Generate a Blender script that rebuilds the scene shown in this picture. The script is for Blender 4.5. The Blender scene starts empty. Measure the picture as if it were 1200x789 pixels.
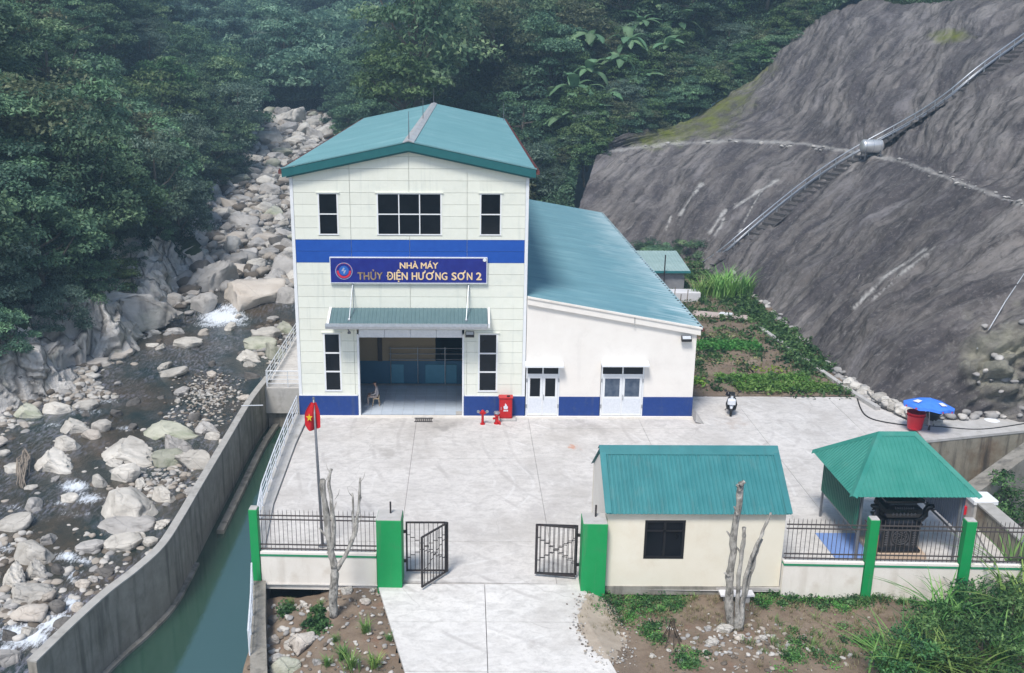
import bpy, bmesh, math, random
import numpy as np
from math import radians as R, pi, sin, cos, tan, atan2, sqrt, hypot
from mathutils import Vector, Matrix, noise as mnoise
from mathutils.bvhtree import BVHTree
random.seed(7); RNG = np.random.default_rng(7)
S = bpy.context.scene; C = S.collection

# ------------------------------------------------------------ camera, sky, sun, exposure
CAM = np.array([8.78, -48.77, 18.573]); F_PX = 1137.4; PX, PY = 543.0, 394.4
YAW, PIT, ROL = R(-.0634), R(16.108), R(.1614)
_f = np.array([sin(YAW)*cos(PIT), cos(YAW)*cos(PIT), -sin(PIT)])
_r = np.array([cos(YAW), -sin(YAW), 0.]); _u = np.cross(_r, _f)
_r, _u = _r*cos(ROL)+_u*sin(ROL), -_r*sin(ROL)+_u*cos(ROL)
cd = bpy.data.cameras.new('camera'); cam = bpy.data.objects.new('camera', cd); C.objects.link(cam)
cam.matrix_world = Matrix(((_r[0], _u[0], -_f[0], CAM[0]), (_r[1], _u[1], -_f[1], CAM[1]), (_r[2], _u[2], -_f[2], CAM[2]), (0, 0, 0, 1)))
cd.sensor_width = 36; cd.lens = F_PX/1200*36; cd.shift_x = (600-PX)/1200; cd.shift_y = 0
cd.clip_end = 3000; S.camera = cam

W = bpy.data.worlds.new('World'); S.world = W; W.use_nodes = True
SUN_EL, SUN_ROT = R(58), R(205)      # high, from behind and left of the camera
nt = W.node_tree; bg = nt.nodes['Background']; sk = nt.nodes.new('ShaderNodeTexSky')
sk.sky_type = 'NISHITA'; sk.sun_disc = False; sk.sun_elevation = SUN_EL; sk.sun_rotation = SUN_ROT
sk.air_density = 1.0; sk.dust_density = 2.0; sk.ozone_density = 1.0; sk.altitude = 300
nt.links.new(sk.outputs[0], bg.inputs[0]); bg.inputs[1].default_value = .118
sd = bpy.data.lights.new('sun', 'SUN'); sd.energy = 2.8; sd.angle = R(14); sd.color = (1, .95, .88)
sun = bpy.data.objects.new('sun', sd); C.objects.link(sun)
# nishita: rotation clockwise from +Y seen from above
sdir = Vector((sin(SUN_ROT)*cos(SUN_EL), cos(SUN_ROT)*cos(SUN_EL), sin(SUN_EL)))
sun.rotation_euler = (-sdir).to_track_quat('-Z', 'Y').to_euler(); sun.location = (0, -30, 60)
S.view_settings.view_transform = 'Standard'; S.view_settings.look = 'None'
S.view_settings.exposure = 0.6; S.view_settings.gamma = 1
S.cycles.volume_bounces = 0; S.cycles.max_bounces = 5; S.cycles.diffuse_bounces = 3; S.cycles.glossy_bounces = 3
S.cycles.transmission_bounces = 4; S.cycles.transparent_max_bounces = 6
S.cycles.volume_max_steps = 64

def ray(x, y): return _f+_r*(x-PX)/F_PX-_u*(y-PY)/F_PX
def gp(x, y, z=0.):                       # photo point -> world point on the level z
    d = ray(x, y); return CAM+d*(z-CAM[2])/d[2]
def yp(x, y, Y):                          # photo point -> world point at the depth Y
    d = ray(x, y); return CAM+d*(Y-CAM[1])/d[1]
def zdist(p): return float((np.asarray(p)-CAM)@_f)
def pix(p):
    d = np.asarray(p)-CAM; z = d@_f
    return PX+F_PX*(d@_r)/z, PY-F_PX*(d@_u)/z

# ------------------------------------------------------------ helpers
WORLD = {}
def tag(o, label=None, cat=None, group=None, kind=None):
    if label: o['label'] = label
    if cat: o['category'] = cat
    if group: o['group'] = group
    if kind: o['kind'] = kind
    return o
def thing(name, label, cat, loc=(0, 0, 0), rz=0., group=None):
    o = bpy.data.objects.new(name, None); C.objects.link(o); o.empty_display_size = .2
    o.location = loc; o.rotation_euler = (0, 0, rz); tag(o, label, cat, group)
    WORLD[o] = np.array(loc, float); return o
def dup(o, parent=None, **kw):
    c = o.copy(); C.objects.link(c); c.parent = parent
    if o in WORLD: WORLD[c] = WORLD[o]
    for k, v in kw.items(): c[k] = v
    for ch in [x for x in o.children]: dup(ch, c)
    return c
class MB:
    def __init__(s): s.v = []; s.f = []; s.m = []; s.n = 0
    def add(s, vs, fs, mi=0):
        s.v.extend([tuple(map(float, p)) for p in vs]); s.f.extend([tuple(i+s.n for i in f) for f in fs])
        s.m.extend([mi]*len(fs)); s.n += len(vs); return s
    def box(s, x0, y0, z0, x1, y1, z1, mi=0):
        return s.add([(x0, y0, z0), (x1, y0, z0), (x1, y1, z0), (x0, y1, z0), (x0, y0, z1), (x1, y0, z1), (x1, y1, z1), (x0, y1, z1)],
                     [(0, 3, 2, 1), (4, 5, 6, 7), (0, 1, 5, 4), (1, 2, 6, 5), (2, 3, 7, 6), (3, 0, 4, 7)], mi)
    def cbox(s, x0, y0, z0, x1, y1, z1, b=.03, mi=0):      # box with chamfered upright and top edges
        X = [(x0+b, y0), (x1-b, y0), (x1, y0+b), (x1, y1-b), (x1-b, y1), (x0+b, y1), (x0, y1-b), (x0, y0+b)]
        cx, cy = (x0+x1)/2, (y0+y1)/2
        I = [(p[0]+(b if p[0] < cx else -b), p[1]+(b if p[1] < cy else -b)) for p in X]
        vs = [(a, c, z0) for a, c in X]+[(a, c, z1-b) for a, c in X]+[(a, c, z1) for a, c in I]
        fs = [tuple(range(7, -1, -1)), tuple(range(16, 24))]
        for k in range(8):
            j = (k+1) % 8; fs += [(k, j, 8+j, 8+k), (8+k, 8+j, 16+j, 16+k)]
        return s.add(vs, fs, mi)
    def prism(s, poly, y0, y1, axis='y', mi=0):     # polygon (a,b) extruded; axis y: (x,z); z: (x,y); x: (y,z)
        def P(a, b, t): return {'y': (a, t, b), 'z': (a, b, t), 'x': (t, a, b)}[axis]
        n = len(poly); vs = [P(a, b, y0) for a, b in poly]+[P(a, b, y1) for a, b in poly]
        fs = [tuple(range(n)), tuple(range(2*n-1, n-1, -1))]+[((i+1) % n, i, i+n, (i+1) % n+n) for i in range(n)]
        if axis == 'z': fs = [f[::-1] for f in fs]
        return s.add(vs, fs, mi)
    def tube(s, path, r, n=8, cap=True, mi=0):
        P = [Vector(p) for p in path]; rr = r if isinstance(r, (list, tuple)) else [r]*len(P); vs = []; fs = []
        prev = None
        for i, p in enumerate(P):
            d = (P[min(i+1, len(P)-1)]-P[max(i-1, 0)])
            d = d.normalized() if d.length > 1e-9 else Vector((0, 0, 1))
            a = d.orthogonal().normalized() if prev is None else (prev-d*prev.dot(d)).normalized()
            prev = a; b = d.cross(a)
            for k in range(n):
                t = 2*pi*k/n; vs.append(p+(a*cos(t)+b*sin(t))*rr[i])
        for i in range(len(P)-1):
            for k in range(n):
                j = (k+1) % n; fs.append((i*n+k, i*n+j, (i+1)*n+j, (i+1)*n+k))
        if cap: fs += [tuple(range(n-1, -1, -1)), tuple((len(P)-1)*n+k for k in range(n))]
        return s.add(vs, fs, mi)
    def lathe(s, prof, c=(0, 0, 0), n=20, mi=0, axis='z'):
        vs = []; fs = []
        for r_, h in prof:
            for k in range(n):
                t = 2*pi*k/n
                q = (r_*cos(t), r_*sin(t), h) if axis == 'z' else ((h, r_*cos(t), r_*sin(t)) if axis == 'x' else (r_*cos(t), h, r_*sin(t)))
                vs.append((c[0]+q[0], c[1]+q[1], c[2]+q[2]))
        for i in range(len(prof)-1):
            for k in range(n):
                j = (k+1) % n; fs.append((i*n+k, i*n+j, (i+1)*n+j, (i+1)*n+k))
        fs += [tuple(range(n-1, -1, -1)), tuple((len(prof)-1)*n+k for k in range(n))]
        return s.add(vs, fs, mi)
    def strip(s, A, B, mi=0):                       # quad strip between two polylines
        n = len(A); return s.add(list(A)+list(B), [(i, i+1, n+i+1, n+i) for i in range(n-1)], mi)
    def build(s, name, mats, parent=None, origin=None, smooth=False, local=False):
        if not isinstance(mats, (list, tuple)): mats = [mats]
        off = np.zeros(3)
        if parent is not None and not local: off = WORLD.get(parent, np.zeros(3))
        if origin is not None: off = np.array(origin, float)
        me = bpy.data.meshes.new(name)
        me.from_pydata((np.array(s.v)-off).tolist(), [], s.f)
        for m in mats: me.materials.append(m)
        if len(mats) > 1: me.polygons.foreach_set('material_index', s.m)
        if smooth: me.polygons.foreach_set('use_smooth', [True]*len(s.f))
        me.update()
        o = bpy.data.objects.new(name, me); C.objects.link(o)
        if parent is not None: o.parent = parent; WORLD[o] = off
        else: o.location = off; WORLD[o] = off
        return o
def inst(src, name, parent=None, loc=(0, 0, 0), rot=(0, 0, 0), sc=(1, 1, 1)):
    o = bpy.data.objects.new(name, src.data if hasattr(src, 'data') else src); C.objects.link(o); o.parent = parent
    o.location = loc; o.rotation_euler = rot; o.scale = sc; return o
def npmesh(name, V, Fq, mats, smooth=False, attrs=None, uv=None):
    me = bpy.data.meshes.new(name); V = np.asarray(V, np.float32); Fq = np.asarray(Fq, np.int32); k = Fq.shape[1]
    me.vertices.add(len(V)); me.vertices.foreach_set('co', V.ravel())
    me.loops.add(Fq.size); me.loops.foreach_set('vertex_index', Fq.ravel())
    me.polygons.add(len(Fq)); me.polygons.foreach_set('loop_start', np.arange(0, Fq.size, k, dtype=np.int32))
    me.update(calc_edges=True)
    for m in (mats if isinstance(mats, (list, tuple)) else [mats]): me.materials.append(m)
    if smooth: me.polygons.foreach_set('use_smooth', np.ones(len(Fq), bool))
    for a, vals in (attrs or {}).items():
        t = me.attributes.new(a, 'FLOAT', 'POINT'); t.data.foreach_set('value', np.asarray(vals, np.float32))
    if uv is not None:
        l = me.uv_layers.new(name='UVMap'); l.data.foreach_set('uv', np.asarray(uv, np.float32)[Fq.ravel()].ravel())
    me.update(); return me
def linkme(me, name, parent=None, loc=(0, 0, 0)):
    o = bpy.data.objects.new(name, me); C.objects.link(o); o.parent = parent; o.location = loc
    WORLD[o] = np.array(loc, float); return o

# value noise, vectorised
def _h(i, j, k, s):
    n = (i*374761393+j*668265263+k*2147483647*3+s*1274126177) & 0xffffffff
    n = ((n ^ (n >> 13))*1274126177) & 0xffffffff
    return ((n ^ (n >> 16)) & 0xffff)/65535.
def vnoise(P, s=0):
    P = np.asarray(P, float); I = np.floor(P).astype(np.int64); f = P-I; f = f*f*(3-2*f)
    out = 0
    for a in (0, 1):
        for b in (0, 1):
            for c in (0, 1):
                w = (f[:, 0] if a else 1-f[:, 0])*(f[:, 1] if b else 1-f[:, 1])*(f[:, 2] if c else 1-f[:, 2])
                out = out+w*_h(I[:, 0]+a, I[:, 1]+b, I[:, 2]+c, s)
    return out*2-1
def fbm(P, oct=4, s=0, g=.5):
    P = np.asarray(P, float); a = 1; o = 0
    for k in range(oct): o = o+a*vnoise(P*2**k+k*17.3, s+k); a *= g
    return o

# ------------------------------------------------------------ materials
def L(c): return tuple(c)+(1,) if len(c) == 3 else c
def pbr(name, c1, c2=None, scale=4., rough=.8, metal=0., bump=.0, bscale=20., bdist=.05, stain=None, sscale=1.2, samt=.5,
        spos=.55, stretch=(1, 1, 1), coord='Object', rand=0., spec=.35, rgh2=None, streak=None, detail=6, ao=None, coat=0):
    m = bpy.data.materials.new(name); m.use_nodes = True; n = m.node_tree.nodes; l = m.node_tree.links
    b = n['Principled BSDF']; b.inputs['Roughness'].default_value = rough; b.inputs['Metallic'].default_value = metal
    b.inputs['Specular IOR Level'].default_value = spec
    if coat: b.inputs['Coat Weight'].default_value = coat
    tc = n.new('ShaderNodeTexCoord'); mp = n.new('ShaderNodeMapping'); mp.inputs['Scale'].default_value = stretch
    l.new(tc.outputs[coord], mp.inputs[0]); vec = mp.outputs[0]
    if rand:
        oi = n.new('ShaderNodeObjectInfo'); vm = n.new('ShaderNodeVectorMath'); vm.operation = 'ADD'
        ms = n.new('ShaderNodeMath'); ms.operation = 'MULTIPLY'; ms.inputs[1].default_value = 57.; l.new(oi.outputs['Random'], ms.inputs[0])
        l.new(vec, vm.inputs[0]); l.new(ms.outputs[0], vm.inputs[1]); vec = vm.outputs[0]
    def nz(sc, det=detail, rg=.6, v=None):
        t = n.new('ShaderNodeTexNoise'); t.inputs['Scale'].default_value = sc; t.inputs['Detail'].default_value = det
        t.inputs['Roughness'].default_value = rg; l.new(v or vec, t.inputs['Vector']); return t.outputs['Fac']
    def ramp(f, a, b_):
        r = n.new('ShaderNodeMapRange'); r.inputs[1].default_value = a; r.inputs[2].default_value = b_; l.new(f, r.inputs[0]); return r.outputs[0]
    def mix(f, a, b_):
        x = n.new('ShaderNodeMix'); x.data_type = 'RGBA'
        if isinstance(f, float): x.inputs[0].default_value = f
        else: l.new(f, x.inputs[0])
        for i, c in ((6, a), (7, b_)):
            if isinstance(c, tuple): x.inputs[i].default_value = L(c)
            else: l.new(c, x.inputs[i])
        return x.outputs[2]
    col = tuple(c1)
    if c2 is not None: col = mix(ramp(nz(scale), .32, .68), tuple(c1), tuple(c2))
    if stain is not None:
        sf = ramp(nz(sscale, 5, .65), spos, spos+.18); mu = n.new('ShaderNodeMath'); mu.operation = 'MULTIPLY'; mu.inputs[1].default_value = samt
        l.new(sf, mu.inputs[0]); col = mix(mu.outputs[0], col, tuple(stain))
    if streak is not None:      # (colour, scale xyz, position, amount)
        mp2 = n.new('ShaderNodeMapping'); mp2.inputs['Scale'].default_value = streak[1]; l.new(tc.outputs[coord], mp2.inputs[0])
        sf = ramp(nz(1., 5, .6, mp2.outputs[0]), streak[2], streak[2]+.15); mu = n.new('ShaderNodeMath'); mu.operation = 'MULTIPLY'; mu.inputs[1].default_value = streak[3]
        l.new(sf, mu.inputs[0]); col = mix(mu.outputs[0], col, tuple(streak[0]))
    if rand:
        hs = n.new('ShaderNodeHueSaturation'); mr = n.new('ShaderNodeMapRange'); mr.inputs[3].default_value = 1-rand; mr.inputs[4].default_value = 1+rand
        l.new(oi.outputs['Random'], mr.inputs[0]); l.new(mr.outputs[0], hs.inputs['Value'])
        if isinstance(col, tuple): hs.inputs['Color'].default_value = L(col)
        else: l.new(col, hs.inputs['Color'])
        col = hs.outputs[0]
    if isinstance(col, tuple): b.inputs['Base Color'].default_value = L(col)
    else: l.new(col, b.inputs['Base Color'])
    if rgh2 is not None:
        r = n.new('ShaderNodeMapRange'); r.inputs[3].default_value = rough; r.inputs[4].default_value = rgh2; l.new(nz(scale*1.7), r.inputs[0]); l.new(r.outputs[0], b.inputs['Roughness'])
    if bump:
        bp = n.new('ShaderNodeBump'); bp.inputs['Strength'].default_value = bump; bp.inputs['Distance'].default_value = bdist
        l.new(nz(bscale, 8, .65), bp.inputs['Height']); l.new(bp.outputs[0], b.inputs['Normal'])
    m['io'] = 1
    return m
M = {}
M['panel'] = pbr('panel_paint', (.735, .755, .67), (.765, .785, .705), 3, .5, stain=(.50, .56, .54), sscale=1.1, samt=.25, streak=((.50, .54, .50), (3.5, 3.5, .22), .56, .38), rand=.03)
M['blue'] = pbr('blue_panel_paint', (.008, .07, .36), (.012, .085, .40), 3, .45, rand=.06)
M['navy'] = pbr('blue_base_paint', (.010, .042, .20), (.014, .05, .23), 5, .6, bump=.1, stain=(.05, .08, .2), sscale=2.5, samt=.3)
M['navysign'] = pbr('sign_blue', (.012, .018, .19), (.016, .03, .24), 2, .3)
M['plaster'] = pbr('white_plaster', (.77, .735, .69), (.81, .78, .735), 1.5, .85, bump=.08, bscale=30, stain=(.62, .59, .55), sscale=.9, samt=.35, streak=((.6, .58, .55), (1.6, 1.6, .2), .6, .3))
M['plaster_stained'] = pbr('grimy_white_plaster', (.74, .70, .64), (.80, .765, .71), 1.5, .88, bump=.12, bscale=30, stain=(.50, .42, .33), sscale=1.3, samt=.4, streak=((.5, .45, .38), (2, 2, .3), .56, .35))
M['cream'] = pbr('cream_plaster', (.76, .71, .59), (.80, .76, .65), 1.2, .9, bump=.08, bscale=30, stain=(.60, .50, .36), sscale=.8, samt=.3, streak=((.6, .53, .42), (1.6, 1.6, .2), .6, .3))
M['white'] = pbr('white_paint', (.78, .80, .82), (.72, .75, .78), 6, .4)
M['whitemetal'] = pbr('white_metal_rail', (.72, .75, .80), (.62, .66, .72), 9, .4, stain=(.35, .25, .18), sscale=6, samt=.3, spos=.62)
M['glass'] = pbr('dark_window_glass', (.004, .005, .007), (.010, .012, .016), 1, .08, spec=.22)
M['blackframe'] = pbr('black_aluminium', (.012, .012, .014), (.02, .02, .022), 6, .4)
M['teal_fascia'] = pbr('teal_fascia_metal', (.015, .11, .12), (.02, .13, .14), 3, .4)
M['roof_tower'] = pbr('faded_teal_roof', (.12, .27, .295), (.155, .32, .345), .5, .5, stain=(.28, .44, .47), sscale=.35, samt=.5, rand=.03)
M['roof_annex'] = pbr('weathered_blue_green_roof', (.105, .24, .29), (.15, .30, .35), .9, .45, stretch=(.25, 1.6, 1), stain=(.26, .42, .46), sscale=.7, samt=.5, streak=((.07, .19, .26), (.25, 3.2, .25), .52, .5), rand=.04)
M['roof_gate'] = pbr('teal_roof_metal', (.025, .165, .18), (.04, .205, .22), 1.2, .45, rand=.05, stain=(.10, .22, .22), sscale=1.1, samt=.5, streak=((.05, .13, .13), (5, .5, .5), .56, .5))
M['roof_pav'] = pbr('green_roof_metal', (.025, .20, .16), (.045, .245, .20), 1.2, .45, rand=.02, stain=(.10, .26, .22), sscale=1.1, samt=.5)
M['sheet_green'] = pbr('dark_green_sheet', (.012, .10, .075), (.018, .13, .09), 2, .5)
M['sheet_blue'] = pbr('grey_blue_sheet', (.16, .20, .28), (.20, .24, .33), 2, .5)
M['ridge'] = pbr('grey_ridge_cap', (.45, .48, .50), (.36, .38, .40), 3, .5, stain=(.36, .20, .13), sscale=3, samt=.6, spos=.52)
M['tile_red'] = pbr('dark_red_metal', (.16, .05, .045), (.10, .04, .04), 6, .6)
M['galv'] = pbr('galvanised_metal', (.50, .53, .57), (.40, .43, .47), 8, .38, metal=.7)
M['canopy'] = pbr('slate_teal_canopy', (.085, .15, .165), (.11, .18, .195), 3, .45)
M['steel'] = pbr('dark_steel', (.035, .033, .035), (.06, .05, .05), 9, .5, metal=.3, stain=(.12, .06, .035), sscale=6, samt=.4)
M['ironfence'] = pbr('brown_grey_iron', (.07, .062, .065), (.10, .085, .08), 9, .55, metal=.2, stain=(.16, .08, .05), sscale=7, samt=.4)
M['pole'] = pbr('grey_steel_pole', (.16, .17, .19), (.22, .23, .25), 9, .45, metal=.4)
M['green'] = pbr('bright_green_paint', (.006, .27, .075), (.01, .30, .09), 2, .6, bump=.06, bscale=30, stain=(.04, .20, .08), sscale=2, samt=.5, streak=((.10, .24, .13), (4, 4, .5), .58, .5))
M['greenline'] = pbr('green_trim_paint', (.02, .24, .11), (.03, .27, .13), 3, .6)
M['concrete'] = pbr('yard_concrete', (.45, .44, .45), (.60, .59, .60), .8, .85, bump=.35, bscale=10, bdist=.02, stain=(.33, .31, .305), sscale=1.0, samt=.55, spos=.5, streak=((.76, .755, .76), (1.0, 2.1, 1), .5, .6), coord='Object', detail=9)
M['concrete_old'] = pbr('weathered_concrete', (.22, .205, .175), (.33, .31, .275), 1.4, .9, bump=.4, bscale=9, bdist=.04, stain=(.10, .095, .085), sscale=.9, samt=.6, streak=((.09, .085, .075), (2.2, 2.2, .22), .5, .65), detail=9)
M['concrete_top'] = pbr('concrete_coping', (.33, .32, .30), (.42, .41, .39), 2.5, .9, bump=.4, bscale=12, bdist=.03, stain=(.20, .19, .17), sscale=1.6, samt=.6, detail=9)
M['concrete_stain'] = pbr('mould_stained_concrete', (.24, .225, .18), (.34, .31, .25), 1., .92, bump=.4, bscale=8, bdist=.04, stain=(.17, .11, .065), sscale=.7, samt=.7, spos=.48, streak=((.055, .05, .045), (1.5, 1.5, .18), .48, .85), detail=9)
M['kerb'] = pbr('kerb_concrete', (.40, .39, .37), (.50, .49, .48), 1.6, .9, bump=.3, bscale=12, bdist=.03, stain=(.22, .21, .19), sscale=1.2, samt=.6, detail=9)
M['soil'] = pbr('garden_soil', (.15, .11, .08), (.23, .18, .135), 1.3, .95, bump=.8, bscale=7, bdist=.08, stain=(.30, .25, .20), sscale=.6, samt=.6, streak=((.22, .11, .07), (.9, .9, .9), .58, .5), detail=10)
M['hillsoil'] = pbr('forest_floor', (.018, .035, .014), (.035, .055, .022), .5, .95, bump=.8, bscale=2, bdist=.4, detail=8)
M['sand'] = pbr('pale_sand', (.33, .275, .22), (.45, .39, .32), 2, .95, bump=.7, bscale=15, bdist=.04, stain=(.25, .19, .14), sscale=1, samt=.5)
M['riverbed'] = pbr('river_bed_gravel', (.12, .10, .075), (.22, .19, .15), 2.5, .85, bump=.9, bscale=5, bdist=.12, stain=(.30, .27, .23), sscale=.5, samt=.6, detail=10)
M['tile'] = pbr('pale_floor_tile', (.52, .60, .70), (.58, .66, .76), 2, .18, spec=.5, rand=.05)
M['inwall_blue'] = pbr('inner_blue_wall', (.03, .12, .21), (.035, .14, .24), 2, .5)
M['inwall_cream'] = pbr('inner_cream_wall', (.28, .22, .14), (.33, .26, .17), 1, .8)
M['red'] = pbr('red_paint', (.52, .012, .015), (.45, .01, .012), 6, .35)
M['bucketred'] = pbr('red_plastic', (.62, .012, .03), (.56, .01, .025), 6, .4)
M['rubber'] = pbr('black_rubber', (.012, .012, .013), (.02, .02, .02), 20, .6)
M['blackplastic'] = pbr('black_plastic', (.02, .02, .022), (.03, .03, .03), 20, .4)
M['blackstone'] = pbr('polished_black_stone', (.008, .008, .01), (.016, .016, .018), 20, .22, spec=.5)
M['carve'] = pbr('carved_stone_relief', (.06, .062, .07), (.10, .10, .11), 30, .7)
M['tan'] = pbr('tan_tiles', (.48, .37, .28), (.54, .43, .33), 6, .6)
M['mat'] = pbr('blue_tarpaulin', (.16, .26, .55), (.20, .31, .60), 3, .6, bump=.2, bscale=3, bdist=.05)
M['umb'] = pbr('blue_umbrella_cloth', (.05, .20, .78), (.07, .24, .82), 4, .6)
M['umbwhite'] = pbr('white_printed_cloth', (.75, .75, .80), (.70, .70, .76), 4, .6)
M['umbred'] = pbr('red_printed_cloth', (.6, .05, .1), (.55, .05, .1), 4, .6)
M['flagred'] = pbr('red_flag_cloth', (.56, .012, .02), (.48, .01, .015), 3, .8)
M['yellow'] = pbr('yellow_cloth', (.72, .50, .02), (.70, .48, .02), 3, .8)
M['gold'] = pbr('gold_letters', (.75, .55, .30), (.85, .66, .42), 4, .45)
M['golddark'] = pbr('gold_letters_dark_reflection', (.16, .12, .08), (.52, .38, .22), 6, .45, metal=.3)  # same gold letters, with their dark reflections painted into the colour
M['emblem_red'] = pbr('emblem_red', (.60, .03, .06), (.58, .03, .06), 4, .4)
M['emblem_blue'] = pbr('emblem_blue', (.02, .12, .45), (.03, .14, .5), 4, .4)
M['emblem_grey'] = pbr('emblem_silver', (.30, .36, .50), (.36, .42, .56), 4, .4)
M['skin'] = pbr('skin', (.33, .19, .13), (.36, .21, .15), 20, .6)
M['shirt'] = pbr('grey_brown_shirt', (.34, .31, .32), (.40, .37, .37), 20, .9)
M['trousers'] = pbr('brown_trousers', (.38, .31, .28), (.44, .36, .32), 20, .9)
M['shoe'] = pbr('white_shoes', (.7, .7, .7), (.6, .6, .6), 20, .6)
M['hair'] = pbr('black_hair', (.01, .009, .008), (.02, .018, .016), 20, .6)
M['stool'] = pbr('tan_plastic', (.50, .38, .24), (.46, .35, .22), 9, .5)
M['bark'] = pbr('grey_mottled_bark', (.20, .19, .17), (.60, .58, .54), 5, .95, bump=1., bscale=12, bdist=.10, stain=(.04, .036, .03), sscale=4.5, samt=.9, spos=.52, stretch=(1, 1, .5), detail=9)
M['trunk'] = pbr('forest_trunk_bark', (.09, .08, .065), (.17, .155, .13), 3, .95, bump=.6, bscale=9, bdist=.05)
M['stick'] = pbr('dry_sticks', (.05, .04, .03), (.09, .07, .05), 6, .9)
M['wood'] = pbr('grey_timber', (.20, .17, .14), (.28, .24, .20), 5, .9, bump=.3)
M['plank'] = pbr('pinkish_board', (.44, .36, .33), (.50, .42, .38), 3, .85)
M['sleeper'] = pbr('dark_step_concrete', (.06, .057, .058), (.10, .095, .095), 5, .9, bump=.4, bscale=15)
M['slabwhite'] = pbr('white_stone_slab', (.62, .62, .64), (.7, .7, .72), 5, .7)
M['shedwall'] = pbr('grey_block_wall', (.24, .24, .26), (.30, .30, .32), 3, .9, bump=.3, stain=(.16, .16, .16), sscale=2, samt=.5)
M['lamp_glass'] = pbr('floodlight_glass', (.55, .58, .62), (.5, .53, .56), 5, .15)

def add_cracks(m, scale, stretch=(1, 1, 1), width=.03, amt=.6, dist=.15, warp=.35):
    n = m.node_tree.nodes; l = m.node_tree.links; b = n['Principled BSDF']
    tc = n.new('ShaderNodeTexCoord'); mp = n.new('ShaderNodeMapping'); mp.inputs['Scale'].default_value = stretch; l.new(tc.outputs['Object'], mp.inputs[0])
    nz = n.new('ShaderNodeTexNoise'); nz.inputs['Scale'].default_value = scale*.8; nz.inputs['Detail'].default_value = 4; l.new(mp.outputs[0], nz.inputs['Vector'])
    vm = n.new('ShaderNodeMix'); vm.data_type = 'VECTOR'; vm.inputs[0].default_value = warp; l.new(mp.outputs[0], vm.inputs[4]); l.new(nz.outputs['Color'], vm.inputs[5])
    v = n.new('ShaderNodeTexVoronoi'); v.feature = 'DISTANCE_TO_EDGE'; v.inputs['Scale'].default_value = scale; l.new(vm.outputs[1], v.inputs['Vector'])
    r = n.new('ShaderNodeMapRange'); r.inputs[2].default_value = width; r.inputs[3].default_value = amt; r.inputs[4].default_value = 0; l.new(v.outputs['Distance'], r.inputs[0])
    src = b.inputs['Base Color'].links[0].from_socket; mx = n.new('ShaderNodeMix'); mx.data_type = 'RGBA'; l.new(r.outputs[0], mx.inputs[0]); l.new(src, mx.inputs[6]); mx.inputs[7].default_value = (.035, .033, .03, 1); l.new(mx.outputs[2], b.inputs['Base Color'])
    bp = n.new('ShaderNodeBump'); bp.inputs['Distance'].default_value = dist; bp.inputs['Strength'].default_value = 1
    mr = n.new('ShaderNodeMapRange'); mr.inputs[2].default_value = width*3; l.new(v.outputs['Distance'], mr.inputs[0]); l.new(mr.outputs[0], bp.inputs['Height'])
    if b.inputs['Normal'].links: l.new(b.inputs['Normal'].links[0].from_socket, bp.inputs['Normal'])
    l.new(bp.outputs[0], b.inputs['Normal']); return m
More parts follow.
